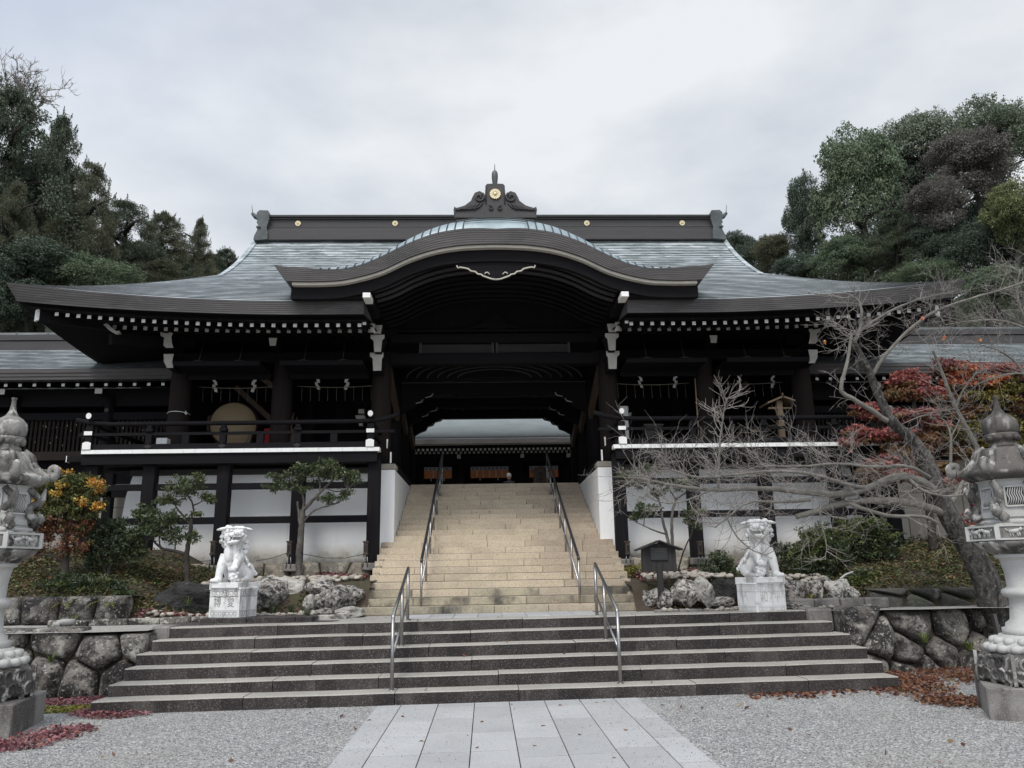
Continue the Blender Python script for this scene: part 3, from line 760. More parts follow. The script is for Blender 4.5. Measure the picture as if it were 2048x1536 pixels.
# ------------------------------------------------------------------ undulating centre gable (karahafu)
KT = [(0,8.61),(.40,8.59),(.72,8.54),(1.22,8.40),(1.72,8.16),(2.3,7.81),(2.99,7.535),(3.47,7.475),(3.9,7.475),(4.36,7.52)]
KB = [(0,7.985),(.40,7.975),(.72,7.955),(1.22,7.87),(1.72,7.70),(2.3,7.42),(2.99,7.235),(3.47,7.20),(3.9,7.20),(4.12,7.21)]
def interp(T, x):
    x = abs(x)
    for i in range(len(T)-1):
        if x <= T[i+1][0]:
            p0 = T[max(0,i-1)]; p1 = T[i]; p2 = T[i+1]; p3 = T[min(len(T)-1,i+2)]
            t = (x-p1[0])/(p2[0]-p1[0]); h = p2[0]-p1[0]
            m1 = (p2[1]-p0[1])/(p2[0]-p0[0]) if i > 0 else 0.0
            m2 = (p3[1]-p1[1])/(p3[0]-p1[0]) if p3 is not p2 else (p2[1]-p1[1])/h
            return ((2*t**3-3*t*t+1)*p1[1]+(t**3-2*t*t+t)*h*m1+(-2*t**3+3*t*t)*p2[1]+(t**3-t*t)*h*m2)
    return T[-1][1]
KX = 4.36; NK = 96
ku = [-KX+2*KX*i/NK for i in range(NK+1)]
def band(x): return (.325-.095*min(2.2,abs(x)))*max(0.0, min(1.0, (3.75-abs(x))/1.1))
b = MB()
rows = []
for (y, fz) in ((14.75, lambda x: interp(KT,x)-band(x)), (14.79, lambda x: interp(KT,x)-.5*band(x)), (14.88, lambda x: interp(KT,x)-.12*band(x)), (15.05, lambda x: interp(KT,x)), (16.2, lambda x: interp(KT,x)), (19.6, lambda x: interp(KT,x)+.02)):
    rows.append([(x, y, fz(x)) for x in ku])
v = [p for r in rows for p in r]; m = NK+1
f = [(j*m+i, j*m+i+1, (j+1)*m+i+1, (j+1)*m+i) for j in range(len(rows)-1) for i in range(NK)]
b.add(v, f, 0, True)
# standing seams across the rolled edge
for i in range(-21,22):
    x = i*.165
    if abs(x) > 3.5 or abs(x) < .5: continue
    pts = []
    sl = (interp(KT,x+.02)-interp(KT,x-.02))/.04
    xs_ = x - math.copysign(.05,x)
    for (xx,y,dz) in ((x,14.735,-band(x)),(xs_+(x-xs_)*.6,14.78,-.5*band(x)),(xs_+(x-xs_)*.3,14.87,-.12*band(x)),(xs_,15.05,0),(xs_-math.copysign(.05,x),15.6,.0)):
        pts.append((xx, y, interp(KT,xx)+dz+.004))
    b.tube(pts, .011, 4, 1, smooth=False)
for (xa,xb,yy,dz) in ((-.62,.62,14.77,-.12),(-.85,.85,14.86,-.03)):
    b.tube([(xa+(xb-xa)*k/10,yy,interp(KT,xa+(xb-xa)*k/10)+dz*1.0+.004) for k in range(11)], .010, 4, 1)
kara = b.build('centre_gable_roof', [M['copper_pale'], M['copper_dark']], GATE, recalc=False)
# layered front band
b = MB(); rings = []
for x in ku:
    top = interp(KT,x)-band(x); xb_ = max(-4.12,min(4.12,x*4.12/KX)); bot = interp(KB,xb_)
    r = []
    for (ins,t) in [(0,0)]+[w for q in range(7) for w in ((.006*q,(q+1)/7-.010),(.006*(q+1),(q+1)/7))]:
        tt = t; r.append((x+(xb_-x)*tt, 14.75+ins, top+(bot-top)*tt))
    r.append((xb_,15.2,bot)); rings.append(r)
n = len(rings[0]); v = [p for r in rings for p in r]
b.add(v, [(i*n+k,(i+1)*n+k,(i+1)*n+k+1,i*n+k+1) for i in range(NK) for k in range(n-1)], 0, False)
for s, r in ((-1,rings[0]),(1,rings[-1])):
    v = [p for p in r]+[(p[0]-s*.02,p[1]+1.6,p[2]) for p in r]
    b.add(v, [(k,k+1,n+k+1,n+k) for k in range(n-1)], 0, False)
b.build('centre_eave_band', M['fascia'], GATE)
def strip(name, mats, z0, z1, y0, y1, xm):
    b = MB(); v = []; 
    us = [-xm+2*xm*i/NK for i in range(NK+1)]
    for x in us:
        zb = interp(KB,x); v += [(x,y0,zb+z0),(x,y1,zb+z0),(x,y1,zb+z1),(x,y0,zb+z1)]
    f = []
    for i in range(NK):
        for k in range(4): f.append((i*4+k,i*4+(k+1)%4,i*4+4+(k+1)%4,i*4+4+k))
    f += [(0,1,2,3),(NK*4+3,NK*4+2,NK*4+1,NK*4)]
    b.add(v,f,0,False); return b.build(name, mats, GATE)
strip('white_moulding', M['cream_paint'], -.055, .004, 14.85, 15.0, 4.02)
strip('gable_board', M['timber_h'], -.30, -.055, 14.97, 15.10, 4.06)
# end blocks of the gable boards
for s in (-1,1):
    b = MB(); b.box(min(s*2.5,s*4.05), max(s*2.5,s*4.05), 15.06,16.4,6.93,7.08); b.box(min(s*2.58,s*4.0),max(s*2.58,s*4.0),15.1,15.3,7.06,7.2)
    b.build('gable_tie', M['timber_h'], GATE, bevel=.01)
    b = MB(); zc_ = at(734,590,14.9).z; b.box(min(s*2.49,s*2.64),max(s*2.49,s*2.64),14.9,15.3,zc_-.052,zc_+.052); b.build('beam_end', M['white_paint'], GATE, bevel=.004)
# curved ceiling and its ribs
b = MB()
b.grid(lambda u,v: (-4.0+8.0*u, 15.0+4.2*v, interp(KB,-4.0+8.0*u)-.10), 64, 3)
b.build('curved_ceiling', M['timber'], GATE)
for k in range(9):
    b = MB(); y = 15.35+k*.30; us = [-2.5+5.0*i/40 for i in range(41)]
    b.tube([(x,y,interp(KB,x*1.05)-.13-.07*k*0) for x in us], .045, 6, smooth=False); b.build('curved_rib', M['timber_edge'] if k < 3 else M['timber_h'], GATE)
# pendant carving under the gable, edged in cream
def mirror_poly(P): return P+[(-x,z) for x,z in reversed(P) if x > 1e-4]
pend = [(0,7.30),(.10,7.315),(.19,7.35),(.27,7.38),(.30,7.41),(.37,7.42),(.42,7.47),(.50,7.48),(.56,7.53),(.64,7.55),(.72,7.565),(.77,7.55),(.79,7.60),(.77,7.66),(.60,7.68),(.2,7.80),(0,7.82)]
b = MB(); b.prism(mirror_poly(pend), 15.02, 15.08, 'y'); b.build('gable_pendant', M['timber_h'], GATE)
GP = b
b = MB(); edge = pend[:13]
for s in (-1,1): b.tube([(s*x,15.0,z) for x,z in edge], .017, 6)
for s in (-1,1): b.tube([(s*.13,15.0,7.41),(s*.17,15.0,7.455),(s*.21,15.0,7.45),(s*.23,15.0,7.42)], .014, 5)
b.build('pendant_edging', M['cream_paint'], GATE)

# crest ornament on the gable ridge
b = MB()
b.box(-.80,.80,14.95,15.5,8.42,8.60); b.box(-.84,.84,14.92,15.5,8.60,8.68); b.box(-.81,.81,14.96,15.5,8.68,8.74)
b.build('ornament_base', M['ridge_board'], GATE, bevel=.012)
P = [(.0,9.42),(.17,9.41),(.20,9.36),(.215,9.12),(.24,9.20),(.32,9.25),(.42,9.21),(.47,9.11),(.50,9.03),(.56,8.98),(.62,8.93),(.70,8.90),(.80,8.87),(.84,8.90),(.86,8.82),(.82,8.74),(0,8.74)]
b = MB(); b.prism(mirror_poly(P), 15.02, 15.30, 'y'); orn = b.build('ridge_ornament', M['ridge_board'], GATE, bevel=.012)
b = MB()
for s in (-1,1):
    sp = [(s*(.33+.11*(1-t*.8)*math.cos(2.2+t*8)), 15.0, 9.10+.11*(1-t*.8)*math.sin(2.2+t*8)) for t in [i/24 for i in range(25)]]
    b.tube(sp, [.026*(1-.4*i/24) for i in range(25)], 6)
    sp = [(s*(.10+.06*(1-t*.8)*math.cos(1+t*7)), 15.0, 8.86+.06*(1-t*.8)*math.sin(1+t*7)) for t in [i/20 for i in range(21)]]
    b.tube(sp, .015, 6)
    for q in range(5): b.tube([(s*(.26+q*.07),15.0,8.98-q*.02),(s*(.34+q*.09),15.0,8.88-q*.015),(s*(.46+q*.09),15.0,8.82)], .016, 5)
    b.tube([(s*.19,15.0,9.36),(s*.195,15.0,8.95)], .012, 5)
b.build('ornament_scroll', M['ridge_board'], orn)
b = MB(); crest(b, (0,14.985,9.17), .115); b.build('crest', M['gold'], orn)
b = MB(); b.lathe([(.050,9.36),(.050,9.50),(.058,9.56),(.066,9.66),(.064,9.74),(.045,9.79),(.016,9.81),(.010,9.82),(.007,9.95)], (0,15.2,0), 14)
b.build('finial', M['copper_dark'], orn)

# ------------------------------------------------------------------ rafters with white ends
for s in (-1,1):
    x = 2.80
    while x < 9.1:                                  # flying rafters
        y0 = 15.62; z = 6.565+lift(x,15.3)*.92; z1 = z+.30
        b = MB(); b.bar((s*x,y0+.006,z),(s*x,17.1,z1), .078,.088,0); b.box(s*x-.037,s*x+.037,y0,y0+.006,z-.043,z+.043,1)
        b.build('flying_rafter', [M['timber'],M['white_paint']], GATE); x += .2185
    x = 2.72
    while x < 8.2:                                  # base rafters
        y0 = 16.55; z = 6.735+lift(x,15.9)*.75; z1 = z+.42
        b = MB(); b.bar((s*x,y0+.006,z),(s*x,18.6,z1), .085,.10,0); b.box(s*x-.04,s*x+.04,y0,y0+.006,z-.052,z+.047,1)
        b.build('base_rafter', [M['timber'],M['grey_paint']], GATE); x += .2185
    b = MB(); b2 = MB()
    for i in range(40):                             # battens above the rafter ends
        xa = 2.66+6.5*i/40; xb = 2.66+6.5*(i+1)/40
        b.bar((s*xa,15.56,6.655+lift(xa,15.3)*.95),(s*xb,15.56,6.655+lift(xb,15.3)*.95),.10,.09)
        if xb < 8.5: b2.bar((s*xa,16.5,6.83+lift(xa,15.9)*.75),(s*xb,16.5,6.83+lift(xb,15.9)*.75),.10,.09)
    b.build('eave_batten', M['timber_h'], GATE); b2.build('eave_batten', M['timber_h'], GATE)
    # hip rafter at the corner, tail white
    b = MB(); b.bar((s*9.28,15.62,6.80),(s*7.0,18.0,7.05),.16,.26,0); b.bar((s*9.31,15.59,6.80),(s*9.28,15.62,6.80),.15,.24,1)
    b.bar((s*8.22,16.5,6.55),(s*7.0,17.9,6.85),.16,.22,0); b.build('hip_rafter', [M['timber'],M['white_paint']], GATE)
    b = MB(); b.prism([(s*8.37,6.86),(s*8.30,6.90),(s*8.20,6.80),(s*8.07,6.71),(s*8.03,6.73),(s*8.00,6.67),(s*8.10,6.65),(s*8.24,6.74)], 16.44, 16.52, 'y'); b.build('hip_rafter_nose', M['grey_paint'], GATE)
    # long verticals next to the centre gable
    b = MB(); b.box(s*2.70-.035,s*2.70+.035,15.585,15.62,6.56,6.76); b.build('rafter_end_board', M['white_paint'], GATE)
    b = MB(); b.prism([(s*2.60,6.84),(s*2.70,6.84),(s*2.69,6.68),(s*2.60,6.62),(s*2.58,6.66),(s*2.62,6.74)], 16.40, 16.46, 'y'); b.build('rafter_end_board', M['grey_paint'], GATE)

# ------------------------------------------------------------------ pillars, beams
for s in (-1,1):
    for x in (2.65,4.94,7.27):
        b = MB(); b.lathe([(.24,FZ-.1),(.235,4.6),(.225,6.0),(.215,6.5)], (s*x,18.1,0), 20, 0)
        b.build('pillar', M['timber_red'], GATE)
    for y in (20.4,22.4,24.4):
        b = MB(); b.lathe([(.21,FZ-.1),(.21,6.6)], (s*2.62,y,0), 14); b.build('pillar', M['timber'], GATE)
    for x in (4.94,7.27):
        b = MB(); b.lathe([(.20,FZ-.1),(.20,6.6)], (s*x,20.9,0), 12); b.build('pillar', M['timber'], GATE)
    # walls of the passage and the back of the side rooms
    b = MB(); b.box(min(s*2.66,s*2.76),max(s*2.66,s*2.76),20.6,25.0,FZ-.05,7.4); b.box(min(s*2.7,s*7.5),max(s*2.7,s*7.5),21.6,21.75,FZ-.1,7.6)
    b.build('passage_wall', M['timber'], GATE)
    b = MB(); b.box(min(s*7.36,s*7.44),max(s*7.36,s*7.44),18.3,21.6,FZ,7.2)
    for i in range(22): b.box(min(s*7.30,s*7.36),max(s*7.30,s*7.36),18.35+i*.15,18.40+i*.15,FZ+.1,6.3)
    b.build('side_wall', M['timber'], GATE)
    b = MB(); b.box(min(s*2.3,s*7.6),max(s*2.3,s*7.6),17.98,18.22,6.42,6.66); b.box(min(s*2.3,s*8.0),max(s*2.3,s*8.0),17.92,18.28,6.98,7.22)
    b.build('head_beam', M['timber_h'], GATE, bevel=.01)
    b = MB(); b.box(min(s*2.3,s*7.6),max(s*2.3,s*7.6),18.0,21.7,7.35,7.42); b.build('room_ceiling', M['timber'], GATE)
    b = MB(); b.box(min(s*2.55,s*8.5),max(s*2.55,s*8.5),16.62,21.6,FZ+.16,FZ+.24); b.build('room_floor', M['timber_h'], GATE)
# front tie beam, lattice and upper beam of the opening
b = MB(); b.box(-2.45,2.45,17.95,18.25,6.34,6.60); b.box(-2.45,2.45,17.98,18.22,6.86,7.08); b.box(-2.45,2.45,18.0,18.2,7.14,7.20)
b.build('tie_beam', M['timber_h'], GATE, bevel=.012)
for s in (-1,1):
    b = MB(); x0, x1 = (-1.72,-.08) if s < 0 else (.08,1.72); z0, z1 = 6.63,6.83
    for i in range(-3, 26):
        for d in (1,-1):
            xa = x0+i*.082; za = z0 if d > 0 else z1; 
            p = (xa, za); q = (xa+.34*1, za+.20*d)
            lo = max(0,(x0-p[0])/.34); hi = min(1,(x1-p[0])/.34)
            if hi-lo > .05:
                b.bar((p[0]+.34*lo,18.05+.012*d,p[1]+.20*d*lo),(p[0]+.34*hi,18.05+.012*d,p[1]+.20*d*hi),.02,.018,0,(0,1,0))
    b.box(x0-.05,x1+.05,18.10,18.14,6.60,6.86,1); b.box(x0-.06,x0,18.0,18.1,6.60,6.86,0); b.box(x1,x1+.06,18.0,18.1,6.60,6.86,0)
    b.build('lattice_panel', [M['timber_edge'],M['timber']], GATE)
b = MB(); b.box(-2.45,2.45,18.15,18.2,7.08,8.0); b.build('tympanum', M['timber'], GATE)
b = MB(); b.prism(mirror_poly([(0,7.62),(.10,7.60),(.14,7.5),(.22,7.45),(.30,7.36),(.55,7.28),(.80,7.22),(.62,7.21),(.3,7.25),(.22,7.21),(0,7.21)]), 18.05,18.14,'y'); b.build('frog_leg_strut', M['timber_h'], GATE)
# two inner tie beams with stepped, cream-edged brackets and curved ceiling between
for (y, zb, hw) in ((20.4,6.16,2.42),(22.4,6.19,2.42),(24.4,6.26,2.42)):
    b = MB(); b.box(-hw,hw,y-.12,y+.12,zb,zb+.30); b.build('tie_beam', M['timber_h'], GATE, bevel=.01)
    b = MB(); b.box(-hw,hw,y-.135,y-.122,zb+.27,zb+.295); b.build('beam_highlight', M['timber_edge'], GATE)  # thin lighter strip, a highlight painted along the beam top
    for s in (-1,1):
        b = MB(); b.prism([(s*x,z) for x,z in ((2.42,zb+.02),(1.55,zb+.02),(1.62,zb-.06),(1.80,zb-.10),(1.86,zb-.20),(2.02,zb-.24),(2.08,zb-.36),(2.25,zb-.42),(2.42,zb-.52))], y-.10, y+.10, 'y')
        b.build('bracket_arm', M['timber_h'], GATE)
        b = MB(); P = [(1.60,zb+.0),(1.64,zb-.075),(1.80,zb-.115)]; b.tube([(s*x,y-.115,z) for x,z in P], .013, 5)
        P = [(1.86,zb-.16),(1.90,zb-.23),(2.04,zb-.26)]; b.tube([(s*x,y-.115,z) for x,z in P], .013, 5)
        b.build('bracket_edging', M['cream_paint'], GATE)
for y in (19.2,21.4,23.4):
    for k in range(6):
        b = MB(); rr = 1.9-.22*k
        b.tube([(rr*math.cos(a)*1.15, y, 6.30+.55*(1-k*.12)*math.sin(a)) for a in [math.pi*i/20 for i in range(21)]], .018, 5); b.build('curved_rib', M['timber_edge'], GATE)
b = MB(); b.box(-2.6,2.6,18.4,25.0,7.0,7.06); b.build('passage_ceiling', M['timber'], GATE)
for s in (-1,1):                                    # sloping braces beside the pillars
    b = MB(); b.bar((s*2.52,18.3,6.35),(s*2.50,20.2,5.55),.10,.30); b.bar((s*2.50,20.6,6.15),(s*2.48,22.2,5.5),.10,.26); b.bar((s*2.48,22.6,6.1),(s*2.46,24.2,5.4),.10,.26)
    b.build('brace', M['timber_mid'], GATE)
    # white ends of the bracket stack on the inner pillars
    for (poly, y) in (([(2.52,7.00),(2.72,7.00),(2.72,6.80),(2.55,6.80)],17.02),
                      ([(2.48,6.80),(2.79,6.80),(2.79,6.72),(2.72,6.66),(2.70,6.40),(2.55,6.40),(2.53,6.66),(2.48,6.72)],17.10),
                      ([(2.52,6.44),(2.82,6.44),(2.82,6.36),(2.76,6.30),(2.74,6.02),(2.56,6.02),(2.55,6.30),(2.52,6.34)],17.30)):
        b = MB(); b.prism([(s*x,z) for x,z in poly], y, y+.5, 'y', 1); 
        for i in range(len(b.m)): 
            if i == 0 or i == 1: b.m[i] = 0
        b.build('bracket_end', [M['grey_paint'],M['timber']], GATE)
    for (poly, y) in (([(7.16,6.92),(7.46,6.92),(7.44,6.82),(7.36,6.78),(7.36,6.60),(7.30,6.54),(7.14,6.54),(7.18,6.66),(7.20,6.80)],17.15),
                      ([(7.18,6.44),(7.40,6.44),(7.38,6.26),(7.30,6.12),(7.16,6.12),(7.20,6.26)],17.3)):
        b = MB(); b.prism([(s*x,z) for x,z in poly], y, y+.5, 'y', 1); b.m[0] = b.m[1] = 0
        b.build('bracket_end', [M['grey_paint'],M['timber']], GATE)
    b = MB(); b.prism([(s*x,z) for x,z in ((4.86,6.74),(5.04,6.74),(5.01,6.56),(4.88,6.56))], 17.1, 17.6, 'y', 1); b.m[0] = b.m[1] = 0
    b.build('bracket_end', [M['grey_paint'],M['timber']], GATE)
    # hung shutters with their rods
    for (xa,xb) in ((2.92,4.72),(5.16,7.02)):
        b = MB(); b.box(min(s*xa,s*xb),max(s*xa,s*xb),16.95,17.85,6.10,6.14); b.box(min(s*xa,s*xb),max(s*xa,s*xb),16.90,16.95,6.06,6.16); b.box(min(s*xa,s*xb),max(s*xa,s*xb),17.85,17.9,5.98,6.14)
        sh = b.build('hung_shutter', M['timber_h'], GATE)
        for t in (.25,.72):
            x = s*(xa+(xb-xa)*t); b = MB(); b.tube([(x,16.98,6.16),(x+s*.02,17.4,6.95)],.010,5); b.tube([(x-.13,16.93,6.165),(x,16.92,6.18),(x+.13,16.93,6.165)],[.005,.025,.005],5); b.build('hanger_rod', M['iron'], sh)
    # sloping timbers seen inside the outer bay
    b = MB(); b.bar((s*6.55,19.8,6.25),(s*5.55,19.8,5.35),.16,.13); b.bar((s*5.75,19.2,6.35),(s*5.05,19.2,5.80),.16,.12)
    b.build('stair_stringer', M['timber_mid'], GATE)
    b = MB(); b.prism([(s*x,z) for x,z in ((3.38,5.62),(3.62,5.62),(3.60,5.54),(3.52,5.50),(3.52,5.34),(3.44,5.34),(3.44,5.50),(3.36,5.54))], 20.4,20.6,'y'); b.box(min(s*3.40,s*3.54),max(s*3.40,s*3.54),20.38,20.6,5.66,5.78)
    b.build('bracket_end', M['grey_paint'], GATE)

# ------------------------------------------------------------------ veranda on posts, left and right of the stair
for s in (-1,1):
    X0, X1 = 2.44, 8.52
    b = MB(); x = X0; 
    while x < X1-.01:
        x1 = min(X1, x+.252)
        b.box(min(s*(x+.002),s*(x1-.002)),max(s*(x+.002),s*(x1-.002)),16.395+rng.uniform(0,.004),16.62,4.075,4.155); x = x1
    b.build('floor_edge', M['white_worn'], GATE)
    b = MB(); b.box(min(s*2.5,s*X1),max(s*2.5,s*X1),16.44,16.66,3.86,4.07); b.box(min(s*2.5,s*8.4),max(s*2.5,s*8.4),16.8,17.2,3.9,4.05)
    b.box(min(s*8.40,s*8.9),max(s*8.40,s*8.9),16.6,16.72,3.95,4.06); b.build('floor_beam', M['timber_h'], GATE)
    b = MB(); b.box(min(s*8.895,s*8.91),max(s*8.895,s*8.91),16.59,16.73,3.94,4.07); b.build('beam_end', M['white_paint'], GATE)
    # posts, nuki rails
    for x in (2.57,4.13,5.67,7.19,8.35):
        b = MB(); b.box(s*x-.125,s*x+.125,16.56,16.81,1.80,3.9)
        b.build('veranda_post', M['timber'], GATE, bevel=.012)
        b = MB(); b.box(s*x-.20,s*x+.20,16.48,16.90,1.66,1.81); b.build('post_base', M['plinth_stone'], GATE, bevel=.02)
    for (z0,z1) in ((3.34,3.47),(2.64,2.78)):
        b = MB(); b.box(min(s*2.5,s*8.6),max(s*2.5,s*8.6),16.64,16.73,z0,z1); b.build('tie_rail', M['timber_h'], GATE, bevel=.006)
    for x in (8.0,8.75):
        b = MB(); b.box(s*x-.09,s*x+.09,18.2,18.38,1.9,3.9); b.build('rear_post', M['timber'], GATE)
    b = MB(); b.box(min(s*7.0,s*8.9),max(s*7.0,s*8.9),18.2,18.3,3.36,3.5); b.box(min(s*7.0,s*8.9),max(s*7.0,s*8.9),18.2,18.3,2.66,2.8); b.build('tie_rail', M['timber_h'], GATE)
    # white plaster wall behind the posts, battered end
    b = MB(); b.prism([(s*2.58,1.70),(s*8.10,1.70),(s*8.03,2.3),(s*7.93,3.3),(s*7.80,3.83),(s*2.58,3.83)], 17.30, 17.6, 'y')
    b.build('plaster_wall', M['plaster_stained'], GATE)
    b = MB(); b.box(min(s*2.6,s*7.85),max(s*2.6,s*7.85),17.22,17.32,3.72,3.84); b.build('wall_cap', M['timber_grey'], GATE)
    b = MB(); b.box(min(s*2.6,s*8.4),max(s*2.6,s*8.4),17.34,21.5,3.84,3.98); b.build('under_floor', M['timber'], GATE)
    # cheek wall of the stair
    b = MB(); b.box(min(s*2.205,s*2.60),max(s*2.205,s*2.60),17.22,21.2,1.75,3.78); b.build('cheek_wall', M['plaster'], GATE, bevel=.008)
    b = MB(); b.box(min(s*2.19,s*2.62),max(s*2.19,s*2.62),17.24,17.62,3.782,3.92); b.build('cheek_cap', M['block_stone'], GATE, bevel=.03)
    b = MB(); b.box(min(s*2.25,s*2.7),max(s*2.25,s*2.7),17.66,21.5,3.785,4.0); b.build('sill_beam', M['timber'], GATE)
    # railing
    b = MB(); b.tube([(s*2.05,16.46,4.86),(s*2.30,16.47,4.78),(s*2.55,16.48,4.735),(s*3.0,16.48,4.715),(s*8.0,16.48,4.70),(s*8.35,16.48,4.725),(s*8.72,16.48,4.80)], [.048]*7, 10)
    b.build('railing_top', M['timber'], GATE)
    b = MB(); b.bar((s*2.15,16.48,4.50),(s*8.65,16.48,4.485),.055,.06); b.build('railing_middle', M['timber_h'], GATE)
    b = MB(); b.bar((s*2.50,16.48,4.225),(s*8.50,16.48,4.215),.09,.115); b.build('railing_base', M['timber_h'], GATE)
    for x in (8.42,):   # side return
        b = MB(); b.tube([(s*x,16.38,4.84),(s*x,16.55,4.76),(s*x,17.0,4.71),(s*x,21,4.70)], .048, 10); b.bar((s*x,16.4,4.49),(s*x,21,4.48),.055,.06); b.bar((s*x,16.4,4.22),(s*x,21,4.22),.09,.115)
        b.build('side_railing', M['timber'], GATE)
    b = MB(); b.tube([(s*2.64,16.36,4.85),(s*2.64,16.5,4.77),(s*2.64,17.0,4.70),(s*2.64,17.9,4.69)], .048, 10); b.bar((s*2.64,16.40,4.50),(s*2.64,17.9,4.49),.055,.06); b.bar((s*2.64,16.40,4.22),(s*2.64,17.9,4.22),.10,.12)
    b.build('side_railing', M['timber'], GATE)
    for x in (2.64,8.42):
        b = MB(); b.lathe([(.055,0),(.055,.012)], (0,0,0), 14)
        b.v = [(s*x+p[0], 16.352-p[2], 4.858+p[1]*1.15) for p in b.v]
        b.box(s*x-.082,s*x+.082,16.39,16.40,4.465,4.545); b.prism([(s*x-.085,4.165),(s*x+.085,4.165),(s*x+.085,4.30),(s*x+.03,4.325),(s*x-.03,4.325),(s*x-.085,4.30)],16.375,16.39,'y')
        b.build('rail_end', M['white_paint'], GATE)
        b = MB(); b.box(s*x-.07,s*x+.07,16.42,16.54,4.27,4.66); b.build('railing_post', M['timber'], GATE)
    for x in (4.15,5.69,7.2):
        b = MB(); b.box(s*x-.065,s*x+.065,16.42,16.54,4.27,4.46); b.box(s*x-.075,s*x+.075,16.41,16.55,4.53,4.60); b.box(s*x-.05,s*x+.05,16.42,16.54,4.60,4.66)
        b.build('railing_post', M['timber'], GATE, bevel=.008)
        b = MB(); b.prism([(s*x-.09,4.22),(s*x,4.17),(s*x+.09,4.22),(s*x,4.27)],16.42,16.428,'y'); b.build('lozenge_fitting', M['iron'], GATE)
    for x in (3.4,4.92,6.45):
        b = MB(); b.box(s*x-.07,s*x+.07,16.43,16.53,4.27,4.46); b.build('railing_strut', M['timber'], GATE)
# small white carved edges beside the stair opening
for s in (-1,1):
    b = MB(); b.prism([(s*2.33,4.40),(s*2.36,4.40),(s*2.36,4.22),(s*2.34,4.20)],16.9,16.94,'y'); b.prism([(s*2.25,4.12),(s*2.28,4.12),(s*2.28,3.88),(s*2.25,3.90)],16.9,16.94,'y'); b.build('carved_edge', M['white_paint'], GATE)
